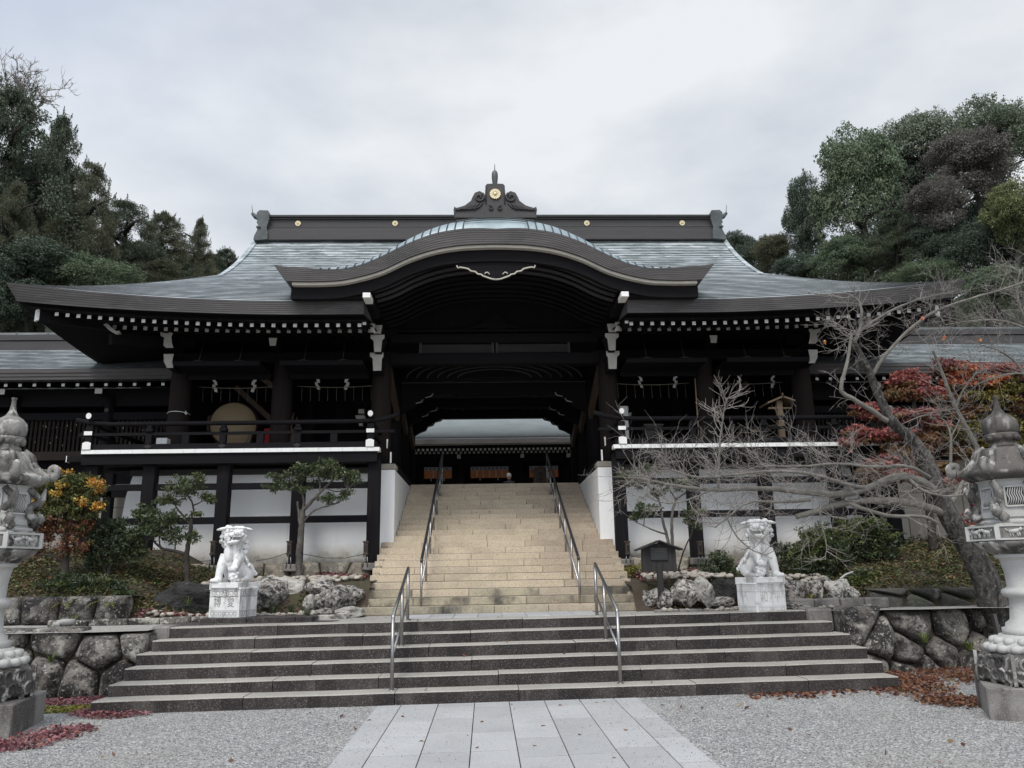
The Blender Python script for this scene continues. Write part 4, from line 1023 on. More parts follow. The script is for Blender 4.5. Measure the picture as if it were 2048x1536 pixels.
# ------------------------------------------------------------------ side corridors
def corridor(s, label):
    H = thing('side_corridor', label, 'corridor building', (s*12,20,FZ))
    xa, xb = 7.5, 19.0
    X = lambda a: s*a
    def rng2(a,b): return (min(s*a,s*b), max(s*a,s*b))
    # roof of lapped copper rows
    b = MB(); n = 15; y0, y1, z0, z1 = 18.5, 20.35, 6.42, 7.46
    for front in (1,-1):
        for j in range(n):
            t0, t1 = j/n, (j+1)/n
            pz = lambda t: z0+(z1-z0)*(.92*t+.08*t*t)
            py = lambda t: (y0+(y1-y0)*t) if front > 0 else (40.9-(y0+(y1-y0)*t))
            a = [(X(xa),py(t0),pz(t0)+.020),(X(xb),py(t0),pz(t0)+.020),(X(xb),py(t1),pz(t1)),(X(xa),py(t1),pz(t1)),(X(xb),py(t1),pz(t1)+.020),(X(xa),py(t1),pz(t1)+.020)]
            b.add(a, [(0,1,2,3)], 0, False); b.add(a, [(3,2,4,5)], 1, False)
    b.build('roof', [M['copper'],M['copper_lap']], H, recalc=False)
    b = MB()
    for k,(dy,z) in enumerate(((0,0),(.02,-.08),(.04,-.16))): b.box(*rng2(xa,xb),18.49+dy,18.75,6.42+z-.085,6.42+z-.003+.01*(k==0))
    b.build('eave_band', M['fascia'], H)
    b = MB(); b.box(*rng2(xa,xb),20.2,20.7,7.36,7.52); b.box(*rng2(xa,xb),20.25,20.65,7.52,7.64); b.box(*rng2(xa,xb),20.22,20.68,7.66,7.70); b.box(*rng2(xa,xb),20.28,20.62,7.70,7.82)
    rd = b.build('ridge', M['ridge_board'], H)
    b = MB(); b.tube([(X(xa),20.45,7.84),(X(xb),20.45,7.84)],.09,10)
    for i in range(14): b.tube([(X(xa+.2+i*.8),20.45,7.84),(X(xa+.24+i*.8),20.45,7.84)],.10,10)
    b.build('ridge_cap', M['copper_dark'], rd)
    b = MB(); b.grid(lambda u,v: (X(xa+(xb-xa)*u), 18.6+1.9*v, 6.18+.35*v), 2, 2); b.build('soffit', M['timber'], H)
    x = 7.65
    while x < 13.6:
        b = MB(); b.bar((X(x),18.84,6.125),(X(x),20.0,6.36),.08,.09,0); b.box(X(x)-.038,X(x)+.038,18.834,18.84,6.085,6.17,1)
        b.build('rafter', [M['timber'],M['white_paint']], H); x += .337
    b = MB(); b.box(*rng2(xa,xb),18.9,19.05,5.98,6.06) if False else None
    b.box(*rng2(xa,xb),19.6,19.75,5.75,6.2); b.box(*rng2(xa,xb),19.55,19.72,5.40,5.58); b.build('beam', M['timber_h'], H)
    for x in (9.55,11.85,14.1):
        b = MB(); b.lathe([(.13,4.3),(.125,6.0)], (X(x),19.6,0), 12); b.build('pillar', M['timber'], H)
        b = MB(); b.box(X(x)-.09,X(x)+.09,18.95,19.3,5.92,6.06,1); b.box(X(x)-.085,X(x)+.085,18.944,18.95,5.925,6.055,0); b.build('bracket_end', [M['grey_paint'],M['timber']], H)
        b = MB(); b.lathe([(.06,0),(.055,.02),(.001,.025)], (0,0,0), 12); b.v = [(X(x)+p[0],19.46-p[2],5.62+p[1]) for p in b.v]; b.build('nail_cover', M['timber_grey'], H)
    # wooden lattice of vertical bars with thin gaps
    r2 = random.Random(5+s)
    for (x0,x1) in ((7.6,9.4),(9.7,11.7),(12.0,13.9)):
        b = MB(); x = x0+.03
        while x < x1-.04:
            b.box(X(x)-.028,X(x)+.028,19.62,19.68,4.62,5.40,0); x += .105
        b.box(*rng2(x0,x1),19.66,19.70,4.95,5.0,0); b.box(*rng2(x0,x1),19.66,19.70,5.2,5.24,0)
        # small pale specks scattered over the bars
        for k in range(16):
            xx = x0+.1+r2.random()*(x1-x0-.2); zz = 4.68+r2.random()*.6
            b.box(X(xx)-.005,X(xx)+.005,19.60,19.615,zz,zz+r2.uniform(.02,.06),1)
        b.build('lattice_panel', [M['timber_red'],M['straw']], H)
    b = MB(); b.box(*rng2(7.5,14.5),20.9,21.0,4.3,6.4); b.build('back_wall', M['timber'], H)
    b = MB(); b.box(*rng2(7.6,14.5),19.3,20.9,4.40,4.58); b.box(*rng2(7.6,14.5),19.2,19.3,4.36,4.56); b.build('floor_sill', M['timber_red'], H)
    b = MB(); b.box(*rng2(8.4,14.5),19.6,19.75,3.4,4.36); b.build('under_wall', M['timber'], H)
    return H
corridor(-1, 'low dark corridor wing with copper roof and lattice, on the side of the big drum')
corridor(1, 'low dark corridor wing with copper roof, behind the red maple')

# retaining walls of squared stone below the corridors
def block_wall(name, s, xa, xb, y, z0, zt, label):
    r2 = random.Random(31+s)
    Wt = thing(name, label, 'retaining wall', (s*(xa+xb)/2,y,z0))
    b = MB(); z = z0; k = 0
    while z < zt-.01:
        h = min(.52, zt-z); x = xa-(.35 if k%2 else 0)
        while x < xb:
            w = r2.uniform(.75,1.15); p = max(x,xa); q = min(x+w,xb)
            if q-p > .05: b.box(min(s*(p+.004),s*(q-.004)),max(s*(p+.004),s*(q-.004)),y+r2.uniform(0,.012),y+.5,z+.003,z+h-.003)
            x += w
        z += h; k += 1
    b.build('masonry', M['block_stone'], Wt, bevel=.012)
    return Wt
block_wall('retaining_wall', -1, 8.3, 15.5, 18.6, 1.6, 3.70, 'beige squared stone retaining wall behind the orange tinged bush')
block_wall('retaining_wall', 1, 8.75, 15.5, 17.55, 1.6, 3.9, 'grey beige squared stone retaining wall behind the leaning bare tree')

# ------------------------------------------------------------------ inner hall across the court
IH = thing('inner_shrine_hall', 'inner shrine hall with pale copper roof and orange curtains, seen through the gate opening', 'hall', (0,31,FZ))
b = MB(); n = 80; y0, y1, z0, z1 = 29.2, 36.5, 6.42, 10.4
for j in range(n):
    t0, t1 = j/n, (j+1)/n
    pz = lambda t: z0+(z1-z0)*(.6*t+.4*t*t); py = lambda t: y0+(y1-y0)*t
    b.add([(-9,py(t0),pz(t0)+.016),(9,py(t0),pz(t0)+.016),(9,py(t1),pz(t1)),(-9,py(t1),pz(t1)),(9,py(t1),pz(t1)+.016),(-9,py(t1),pz(t1)+.016)],[(0,1,2,3),(3,2,4,5)],0,False)
    b.m[-1] = 1
b.build('roof', [M['copper_bright'],M['copper_lap']], IH, recalc=False)
b = MB(); b.box(-9,9,29.19,29.6,6.24,6.43); b.build('eave_band', M['fascia'], IH)
b = MB(); b.box(-9,9,29.24,29.3,6.205,6.238); b.build('eave_moulding', M['cream_paint'], IH)
x = -3.9
while x < 3.95:
    b = MB(); b.bar((x,29.62,6.085),(x,31,6.3),.085,.09,0); b.box(x-.042,x+.042,29.612,29.62,6.04,6.125,1); b.build('flying_rafter', [M['timber'],M['white_paint']], IH)
    x += .166
x = -3.9
while x < 3.95:
    b = MB(); b.bar((x,30.3,6.07),(x,31.6,6.3),.085,.09,0); b.box(x-.04,x+.04,30.292,30.3,6.025,6.11,1); b.build('base_rafter', [M['timber'],M['grey_paint']], IH)
    x += .170
b = MB(); b.grid(lambda u,v: (-9+18*u, 29.22+3.3*v, 6.208+.40*v), 2, 2); b.build('soffit', M['timber'], IH)
for x in (-3.15,-1.28,1.22,3.05):
    b = MB(); b.lathe([(.15,FZ),(.15,6.3)], (x,32.4,0), 14); b.build('pillar', M['timber_red'], IH)
    b = MB(); b.box(x-.07,x+.07,31.0,31.3,5.98,6.10,0); b.build('bracket_end', M['grey_paint'], IH)
b = MB(); b.box(-9,9,32.3,32.5,5.95,6.75); b.box(-9,9,32.35,32.45,5.52,5.66) if False else None
b.box(-9,9,32.45,32.6,5.62,6.0); b.build('beam', M['timber_h'], IH)
b = MB(); b.box(-9,9,36,36.1,3.8,7.0); b.box(-9,-3.3,32.6,32.7,3.8,6.2); b.box(3.2,9,32.6,32.7,3.8,6.2); b.build('back_wall', M['timber'], IH)
for (xa,xb) in ((-1.98,-1.44),(.86,1.1),(1.38,1.75),(-3.0,-2.72),(2.65,2.9)):
    b = MB(); b.box(xa,xb,32.55,32.62,FZ,5.62); b.build('door_leaf', M['timber_red'], IH)
b = MB(); b.box(-9,9,31.8,36,FZ-.02,FZ+.05); b.build('floor', M['timber_h'], IH)
for i,(xa,xb) in enumerate(((-2.72,-1.60),(-.84,.70),(1.55,2.72))):
    c = thing('short_curtain', ['orange doorway curtain with pale patterned top hanging over the side door nearest the drum',
        'widest orange doorway curtain, over the central door of the inner hall','orange doorway curtain hanging above the pointed wooden placard'][i], 'curtain', ((xa+xb)/2,32.2,5.6), group='curtains over the inner hall doors')
    b = MB(); b.grid(lambda u,v: (xa+(xb-xa)*u, 32.2+.02*math.sin(u*24), 5.30+.32*v), 30, 2); b.build('cloth', M['curtain_orange'], c)
    b = MB(); b.box(xa,xb,32.185,32.20,5.62,5.76); b.build('heading', M['curtain_grey'], c)
    b = MB()
    for k in range(int((xb-xa)/.165)):
        x = xa+.09+k*.165; b.box(x-.028,x+.028,32.178,32.184,5.66,5.715)
    b.build('emblem_row', M['ink'], c)
    b = MB()
    for k in range(2 if i != 1 else 5):
        x = xa+(xb-xa)*(k+1)/(3 if i != 1 else 6)
        for q in range(4): b.box(x-.018,x+.018,32.165,32.175,5.34+q*.07,5.375+q*.07)
    b.build('white_marks', M['white_cloth'], c)
    for k in (0.25,.72):
        x = xa+(xb-xa)*k; b = MB(); b.box(x-.03,x+.03,32.17,32.2,5.20,5.31); b.build('weight_tab', M['straw'], c)

# ------------------------------------------------------------------ text helper (glyph outlines turned into mesh)
def glyphs(txt, size, depth, name='text'):
    cu = bpy.data.curves.new(name, 'FONT'); cu.body = txt; cu.size = size; cu.extrude = depth; cu.align_x = 'CENTER'; cu.align_y = 'CENTER'
    o = bpy.data.objects.new(name, cu); COL.objects.link(o)
    dg = bpy.context.evaluated_depsgraph_get(); dg.update()
    me = bpy.data.meshes.new_from_object(o.evaluated_get(dg))
    bpy.data.objects.remove(o); bpy.data.curves.remove(cu)
    return me
def text_part(txt, size, depth, material, parent, Mw, name='lettering'):
    me = glyphs(txt, size, depth, name); me.name = name; me.transform(Mw); me.materials.clear(); me.materials.append(material)
    return link(name, me, parent)
def face_mat(loc, yaw=0.0, pitch=0.0):
    """text plane facing -Y (towards the viewer), turned by yaw"""
    return Matrix.Translation(loc) @ Matrix.Rotation(yaw,4,'Z') @ Matrix.Rotation(R(90)+pitch,4,'X')

# pointed wooden placard at the head of the stair
KP = thing('wooden_placard', 'pointed wooden placard with a column of brushed characters at the head of the stair', 'placard', (1.30,24.6,FZ))
b = MB(); c = at(1082,955,24.6); cx = c.x
b.prism([(cx-.23,FZ),(cx+.23,FZ),(cx+.23,4.62),(cx,4.76),(cx-.23,4.62)],24.6,24.66,'y'); b.build('board', M['timber_mid'], KP)
b = MB(); b.bar((cx-.31,24.62,4.60),(cx,24.62,4.78),.10,.035,0,(0,0,1)); b.bar((cx+.31,24.62,4.60),(cx,24.62,4.78),.10,.035,0,(0,0,1)); b.box(cx-.29,cx-.24,24.58,24.66,4.575,4.60,0); b.build('cap', M['timber_mid'], KP)
for k,chh in enumerate('御祈祷所'): text_part(chh, .16, .003, M['ink'], KP, face_mat((cx,24.595,4.52-k*.165)), 'character')

# person at the head of the stair
def skin_body(name, nodes, edges, material, parent, sub=2):
    me = bpy.data.meshes.new(name); me.from_pydata([n[:3] for n in nodes], edges, [])
    o = bpy.data.objects.new(name, me); COL.objects.link(o)
    o.modifiers.new('skin','SKIN'); 
    sv = me.skin_vertices[0].data
    for i,n in enumerate(nodes):
        r = n[3]; sv[i].radius = (r, n[4] if len(n) > 4 else r); sv[i].use_root = (i == 0)
    sb = o.modifiers.new('sub','SUBSURF'); sb.levels = sub; sb.render_levels = sub
    dg = bpy.context.evaluated_depsgraph_get(); dg.update()
    m2 = bpy.data.meshes.new_from_object(o.evaluated_get(dg)); bpy.data.objects.remove(o)
    m2.name = name; m2.materials.clear(); m2.materials.append(material)
    m2.polygons.foreach_set('use_smooth', [True]*len(m2.polygons))
    return m2
hc = at(1018,954,30.0)
PB = Vector((hc.x,30.0,hc.z-1.60))
PE = thing('person', 'grey haired person in a dark jacket standing beyond the top of the stair', 'person', PB, R(165), world=False)
nodes = [(0,0,.92,.155,.12),(0,0,1.10,.15,.11),(0,0,1.32,.185,.11),(0,0,1.43,.10,.08),(0,0.01,1.49,.055),(0,0,1.53,.06),
  (.17,0,1.38,.07),(.235,0,1.14,.052),(.24,-.06,.92,.042),(.24,-.08,.85,.036),(-.17,0,1.38,.07),(-.235,0,1.14,.052),(-.24,-.06,.92,.042),(-.24,-.08,.85,.036),
  (.09,0,.80,.095),(.095,0,.46,.068),(.10,.01,.09,.048),(.11,-.12,.04,.042),(-.09,0,.80,.095),(-.095,0,.46,.068),(-.10,.01,.09,.048),(-.11,-.12,.04,.042)]
edges = [(0,1),(1,2),(2,3),(3,4),(4,5),(2,6),(6,7),(7,8),(8,9),(2,10),(10,11),(11,12),(12,13),(0,14),(14,15),(15,16),(16,17),(0,18),(18,19),(19,20),(20,21)]
link('body', skin_body('body', nodes, edges, M['cloth_dark'], PE), PE)
b = MB(); b.lathe([(.001,-.115),(.045,-.11),(.062,-.07),(.078,0),(.082,.05),(.070,.10),(.035,.125),(.001,.13)], (0,-.005,1.615), 18, sy=1.12)
for sx in (-1,1): b.lathe([(.001,-.03),(.014,-.02),(.016,.01),(.001,.03)], (sx*.083,.01,1.61), 8)
b.lathe([(.001,-.02),(.014,-.012),(.009,.01),(.001,.03)], (0,-.098,1.60), 8)
hd = b.build('head', M['skin'], PE)
b = MB(); b.lathe([(.088,-.02),(.092,.05),(.080,.105),(.04,.138),(.001,.142)], (0,.012,1.615), 18, sy=1.10); b.build('hair', M['hair'], PE)
b = MB()
for sx in (-1,1): b.lathe([(.001,-.009),(.012,0),(.001,.009)], (sx*.03,-.084,1.625), 8)
b.box(-.022,.022,-.094,-.088,1.555,1.562); b.build('eyes_and_mouth', M['ink'], hd)

# ------------------------------------------------------------------ things on the verandas
DR = thing('taiko_drum', 'large barrel drum with tan skin standing on the veranda between two pillars', 'drum', (-6.37,19.6,4.6))
dc = Vector((-6.30,19.0,5.15)); dr = .53; yaw = R(12)
Mx = Matrix.Translation(dc) @ Matrix.Rotation(yaw,4,'Z') @ Matrix.Rotation(R(90),4,'X')
def xf(b, Mt): b.v = [tuple(Mt @ Vector(p)) for p in b.v]; return b
b = MB(); b.lathe([(dr-.005,.0),(dr-.01,.012),(.001,.016)], (0,0,.0), 48); xf(b, Mx).build('drum_head', M['drum_skin'], DR)
b = MB(); b.lathe([(dr,.0),(dr+.05,-.2),(dr+.09,-.45),(dr+.05,-.7),(dr,-.9)], (0,0,0), 48); xf(b, Mx).build('shell', M['drum_body'], DR)
b = MB()
for k in range(40):
    a = 2*math.pi*k/40; b.lathe([(.014,0),(.010,.010),(.001,.014)], ((dr+.006)*math.cos(a),(dr+.006)*math.sin(a),-.02), 6)
xf(b, Mx).build('stud_ring', M['iron'], DR)
b = MB()
for sx in (-.35,.35):
    b.bar((dc.x+sx*.6,19.1,FZ+.24),(dc.x+sx*1.2,19.1,4.95),.10,.08); b.bar((dc.x+sx*.6,19.7,FZ+.24),(dc.x+sx*1.2,19.7,4.95),.10,.08)
b.bar((dc.x-.5,19.1,4.42),(dc.x+.5,19.1,4.42),.08,.10); b.bar((dc.x-.5,19.7,4.42),(dc.x+.5,19.7,4.42),.08,.10); b.bar((dc.x-.62,19.08,5.36),(dc.x-.46,19.08,5.36),.05,.05); b.bar((dc.x-.62,19.08,5.36),(dc.x-.62,19.08,5.0),.05,.05)
b.build('stand', M['timber_mid'], DR)
RC = thing('red_draped_stand', 'low stand draped in dark red cloth beside the drum', 'stand', (-5.25,19.4,FZ+.24))
b = MB(); b.grid(lambda u,v: (-5.62+.55*u+.01*math.sin(v*9), 19.2+.02*math.sin(u*30), 4.08+1.0*v), 24, 6); b.build('cloth', M['red_cloth'], RC)
b = MB(); b.box(-5.6,-5.1,19.23,19.6,4.07,5.05); b.build('frame', M['timber'], RC)

# zigzag paper streamers and the straw rope of each bay
def shide(b, x, y, z, sc, flip):
    w = .055*sc; h = .085*sc; dx = 0
    for k in range(4):
        dx += (.028 if k % 2 == 0 else -.034)*sc*flip
        b.add([(x+dx-w*.5,y+.01*k,z-k*h*.78),(x+dx+w*.5,y+.01*k+.02,z-k*h*.78-.012),(x+dx+w*.5-.02*flip,y+.01*k+.02,z-k*h*.78-h),(x+dx-w*.5-.02*flip,y+.01*k,z-k*h*.78-h+.012)], [(0,1,2,3)], 0)
    b.tube([(x,y,z+.05*sc),(x,y,z)], .004, 4)
pos = [(430,765,'beside the pillar rope','outer bay with the drum'),(508,765,'over the drum','outer bay with the drum'),(635,760,'',''),(694,760,'',''),(1280,757,'',''),(1350,757,'',''),(1478,757,'',''),(1545,757,'','')]
labs = ['white zigzag paper streamer hanging left of the drum, nearer the corner pillar','white zigzag paper streamer hanging right above the drum skin','white zigzag paper streamer in the drumless bay, nearer the drum','white zigzag paper streamer in the drumless bay, nearer the stair',
 'white zigzag paper streamer beside the white board','white zigzag paper streamer above the offertory box','white zigzag paper streamer above the sloping timbers','white zigzag paper streamer above the votive plaque rack']
for i,(px,py,_a,_b) in enumerate(pos):
    p = at(px,py-10,18.6); t = thing('paper_streamer', labs[i], 'paper streamer', p, group='paper streamers hanging in the veranda bays')
    b = MB(); shide(b, p.x, 18.6, p.z, 1.25, 1 if i%2 else -1); b.build('paper', M['paper'], t)
for i,(xa,xb) in enumerate(((-7.05,-5.15),(-4.72,-2.87),(2.87,4.72),(5.15,7.05))):
    t = thing('straw_rope', ['thin straw rope with hanging straws across the bay of the drum','thin straw rope with hanging straws across the bay between the drum and the stair','thin straw rope with hanging straws across the bay of the white board','thin straw rope with hanging straws across the bay of the plaque rack'][i], 'rope', ((xa+xb)/2,18.6,6.0), group='straw ropes across the veranda bays')
    b = MB(); b.tube([(xa+(xb-xa)*k/12,18.62,5.99-.04*math.sin(math.pi*k/12)) for k in range(13)], .010, 5)
    b.build('cord', M['straw'], t)
    b = MB()
    for k in range(9):
        x = xa+(xb-xa)*(k+.5)/9; b.tube([(x,18.62,5.97),(x+.01,18.62,5.62)],.0035,4)
    b.build('straw_fringe', M['straw'], t)
t = thing('driftwood_ornament', 'gnarled carved wooden ornament standing beside the middle pillar', 'ornament', at(585,885,18.9))
r2 = random.Random(3); b = MB(); base = at(588,880,18.9)
for k in range(7):
    a = k*.9; b.tube([(base.x+.10*math.cos(a),18.9+.06*math.sin(a),4.08),(base.x+.08*math.cos(a+.6),18.9,4.5),(base.x+.12*math.cos(a+1.4)-.05,18.9,4.9),(base.x+.16*math.cos(a+2)-.03,18.9,5.1+.10*(k%4))],[.06,.05,.045,.02],6)
b.build('carving', M['timber_mid'], t)
t = thing('white_standing_board', 'plain white board standing against the inner pillar of the veranda on the notice board side', 'board', at(1247,890,18.7))
c1 = at(1239,812,18.7); c2 = at(1256,860,18.7); b = MB(); b.box(c1.x,c2.x+.02,18.7,18.74,4.07,c1.z); b.build('panel', M['white_cloth'], t, bevel=.004)
b = MB(); b.bar(((c1.x+c2.x)/2,18.76,5.3),((c1.x+c2.x)/2,19.1,4.07),.05,.04); b.build('prop', M['timber_mid'], t)
t = thing('offertory_box', 'grey wooden offertory box with one black brushed character on its front', 'box', at(1308,885,18.6))
c1 = at(1290,848,18.6); c2 = at(1326,878,18.6); zb = 4.07
b = MB(); b.box(c1.x,c2.x,18.6,19.0,zb+.14,c1.z-.05); b.box(c1.x-.03,c2.x+.03,18.57,19.03,c1.z-.05,c1.z); b.build('chest', M['timber_grey'], t, bevel=.008)
b = MB()
for x in (c1.x+.05,c2.x-.05): b.box(x-.05,x+.05,18.6,19.0,zb,zb+.14)
b.build('foot', M['timber_grey'], t)
text_part('祓', .24, .004, M['ink'], t, face_mat(((c1.x+c2.x)/2,18.595,(c1.z+zb+.05)/2+.03)), 'character')
t = thing('red_cloth_bundle', 'crumpled red cloth lying on the veranda behind the railing', 'cloth', at(1360,890,18.3))
b = MB(); b.grid(lambda u,v: (4.05+.42*u, 18.0+.3*v, 4.12+.10*math.sin(u*math.pi)*math.sin(v*math.pi)+.02*math.sin(u*21+v*7)), 20, 8); b.build('cloth', M['red_cloth'], t)
t = thing('low_bench', 'low brown slatted bench on the veranda nearest the stair, on the drum side', 'bench', (-3.4,18.4,4.07))
b = MB(); b.box(-4.4,-2.9,18.2,18.7,4.26,4.31); b.build('seat', M['timber_mid'], t)
b = MB()
for x in (-4.3,-3.0): b.box(x-.04,x+.04,18.25,18.65,4.07,4.26)
b.build('leg', M['timber_mid'], t)
# votive plaque rack
VR = thing('votive_plaque_rack', 'roofed wooden rack hung with small votive plaques', 'plaque rack', at(1558,890,18.3))
c = at(1558,800,18.3); X = c.x
b = MB(); b.box(X-.08,X+.06,18.25,18.38,4.07,c.z-.02); b.build('post', M['timber_pale'], VR, bevel=.006)
b = MB(); b.box(X-.82,X-.74,18.9,18.98,4.07,5.0); b.build('post', M['timber_mid'], VR)
b = MB(); b.bar((X-.38,18.32,c.z-.12),(X+.02,18.32,c.z+.04),.60,.04); b.bar((X+.40,18.32,c.z-.12),(X-.02,18.32,c.z+.04),.60,.04); b.box(X-.28,X+.26,18.27,18.34,c.z-.22,c.z-.18); b.tube([(X,18.05,c.z+.06),(X,18.05,c.z+.12)],.02,6); b.build('roof', M['timber_pale'], VR)
for z in (4.35,4.62,4.89): b = MB(); b.bar((X-.04,18.34,z),(X-.78,18.95,z),.03,.03); b.build('rail', M['timber_mid'], VR)
for z in (4.35,4.62,4.89):
    for k in range(5):
        u = .12+k*.19; x = X-.04-.74*u; y = 18.32+.61*u
        b = MB(); a = math.atan2(.61,-.74); b.v = []; b.prism([(-.06,0),(.06,0),(.06,.07),(0,.10),(-.06,.07)],-.006,.006,'y'); xf(b, Matrix.Translation((x,y-.03,z-.11)) @ Matrix.Rotation(-R(40),4,'Z')); b.build('votive_plaque', M['timber_pale'] if (k+int(z*10))%2 else M['timber_mid'], VR)
t = thing('bamboo_pole', 'thin pale pole leaning against the pillar behind the railing', 'pole', (4.55,18.0,4.07))
p, q = at(1390,757,17.9), at(1398,880,17.9); b = MB(); b.tube([p,q],[.012,.015],6); b.build('pole', M['timber_pale'], t)
t = thing('pillar_rope', 'thin white cord tied round the corner pillar near the drum', 'cord', (-7.27,18.1,5.2))
b = MB(); b.tube([(-7.27+.245*math.cos(a),18.1+.245*math.sin(a),5.24-.01*math.cos(a*2)) for a in [2*math.pi*k/20 for k in range(21)]],.008,5); b.tube([(-7.08,17.92,5.24),(-7.03,17.9,5.18),(-7.01,17.9,5.22),(-7.05,17.9,5.26)],.010,5); b.build('cord', M['paper'], t)
t = thing('white_box', 'small white carton behind the veranda railing in front of the corner pillar', 'box', at(323,884,17.4))
p, q = at(313,876,17.4), at(333,890,17.4); b = MB(); b.box(p.x,q.x,17.4,17.6,4.07,p.z); b.box((p.x+q.x)/2-.004,(p.x+q.x)/2+.004,17.396,17.4,4.07,p.z); b.build('carton', M['white_cloth'], t, bevel=.004)
t = thing('spotlight', 'small dark spotlight fixed beside the pillar top near the stair', 'lamp', at(742,716,17.6))
p = at(742,716,17.6); b = MB(); b.tube([p+Vector((-.06,0,.08)),p+Vector((.05,-.06,-.04))],[.035,.055],10); b.tube([p,p+Vector((.05,.1,.1))],.012,6); b.build('housing', M['iron'], t)
t = thing('spotlight', 'small pale clip lamp on the inner brace beside the white board', 'lamp', at(1202,790,18.2))
p = at(1201,790,18.2); b = MB(); b.tube([p+Vector((0,0,.10)),p,p+Vector((.01,-.02,-.12))],[.02,.03,.016],8); b.build('housing', M['steel'], t)
# ------------------------------------------------------------------ rocks
def rock_mesh(name, seed, sub=3, amp=.28, facets=7, flat=.0, material=None):
    r2 = random.Random(seed)
    bm = bmesh.new(); bmesh.ops.create_icosphere(bm, subdivisions=sub, radius=1.0)
    planes = []
    for k in range(facets):
        n = Vector((r2.gauss(0,1),r2.gauss(0,1),r2.gauss(0,1))).normalized(); planes.append((n, r2.uniform(.62,.86)))
    off = Vector((seed*3.1,seed*1.7,seed*.9))
    for v in bm.verts:
        p = v.co.copy()
        for n,d in planes:
            t = p.dot(n)
            if t > d: p -= n*(t-d)*.92
        p *= 1+amp*mnoise.noise(p*1.3+off)+amp*.35*mnoise.noise(p*3.7+off)+amp*.12*mnoise.noise(p*9+off)
        v.co = p
    me = bpy.data.meshes.new(name); bm.to_mesh(me); bm.free()
    me.materials.append(material); me.polygons.foreach_set('use_smooth',[True]*len(me.polygons))
    return me
def put_rock(label, seed, loc, size, rz=0.0, mkey='rock', facets=8, group=None, amp=.28, tilt=0.0):
    me = rock_mesh('garden_rock', seed, 4, amp, facets, material=M[mkey])
    o = bpy.data.objects.new('garden_rock', me); COL.objects.link(o)
    o.location = loc; o.scale = size; o.rotation_euler = (tilt*.4, tilt, rz)
    return tag(o, label, 'rock', group)
def prock(label, seed, x0, y0, x1, y1, d, depth=.35, mkey='rock', facets=8, rz=0.0, tilt=0.0, group='garden rocks'):
    a = at(x0,y0,d); c = at(x1,y1,d); cx = (a.x+c.x)/2; cz = (a.z+c.z)/2
    return put_rock(label, seed, (cx, d+depth*.6, cz), (abs(c.x-a.x)/2*1.12, depth, abs(a.z-c.z)/2*1.15), rz, mkey, facets, group, tilt=tilt)
# beside the lion with 博愛
prock('long low black rock beside the pedestal of the lion nearer the drum', 1, 318,1166,432,1232, 14.25, .32, 'rock_dark', 6)
prock('large dark pitted rock touching the back of the lion pedestal on its stair side', 2, 500,1160,566,1224, 14.3, .3, 'rock', 8)
prock('big pale slab shaped rock with a flat top behind the white cobbles', 3, 536,1160,604,1216, 14.55, .3, 'rock_pale', 5)
prock('grey rock propped above two upright stones near the stair', 4, 612,1158,664,1192, 14.3, .25, 'rock', 8)
prock('narrow tan upright rock with a pale top face', 5, 604,1186,632,1226, 14.15, .2, 'rock_pale', 9)
prock('dark upright rock between the tan stone and the big pointed rock', 6, 622,1184,658,1226, 14.25, .2, 'rock', 9)
prock('big pointed rock with lichen streaks nearest the stair', 7, 640,1172,706,1228, 14.0, .3, 'rock', 9)
prock('round dark rock wedged under the cobbles against the stair', 8, 684,1170,722,1212, 14.35, .25, 'rock', 7)
prock('flat tan stone lying at the stair foot, on the drum side', 9, 664,1214,718,1236, 13.75, .22, 'rock_pale', 6)
prock('small grey kerb rock under the big pointed rock', 10, 628,1218,672,1236, 13.7, .18, 'rock', 7)
# notice board side
prock('squarish tan rock against the stair foot on the notice board side', 11, 1274,1184,1318,1224, 14.2, .28, 'rock', 7)
prock('grey white rock behind the post of the notice board', 12, 1300,1176,1350,1212, 14.1, .26, 'rock_pale', 8)
prock('broad white and black mottled rock by the notice board post', 13, 1318,1186,1352,1222, 13.8, .25, 'rock', 8)
prock('tall brown speckled rock with rounded head', 14, 1348,1158,1402,1214, 13.9, .3, 'rock', 8)
prock('tall whitish rock between the brown rock and the lion pedestal', 15, 1392,1158,1438,1212, 13.8, .28, 'rock_pale', 8)
prock('black jagged rock beside the pedestal of the lion nearer the notice board', 16, 1430,1160,1490,1210, 13.9, .3, 'rock_dark', 9)
prock('low grey rock lying in front of the black jagged rock', 17, 1430,1196,1476,1216, 13.3, .2, 'rock', 7)
prock('big mottled sloping rock beyond the pedestal of the lion nearer the notice board', 18, 1558,1160,1622,1214, 13.7, .3, 'rock', 8)
prock('small rust coloured rock', 19, 1598,1168,1626,1196, 13.75, .18, 'rock_rust', 7)
prock('long leaning mottled rock beside the rust coloured one', 20, 1616,1164,1662,1212, 13.6, .25, 'rock', 8, tilt=.35)
prock('flat topped grey rock behind the rust coloured one', 21, 1634,1154,1668,1178, 14.1, .25, 'rock', 7)
prock('pale grey triangular slab standing on its corner', 22, 1656,1156,1700,1196, 13.6, .12, 'rock_pale', 5, tilt=-.3)
prock('low dark rock under the triangular slab', 23, 1664,1184,1694,1210, 13.3, .2, 'rock', 8)
prock('rounded grey rock next to the triangular slab', 24, 1694,1176,1724,1206, 13.4, .2, 'rock', 7)
prock('flattish grey rock by the pedestal foot of the lion nearer the notice board', 25, 1570,1206,1612,1222, 12.9, .2, 'rock', 7)
prock('tan stone at the foot of the big mottled sloping rock', 26, 1700,1196,1738,1212, 13.2, .16, 'rock_pale', 6)

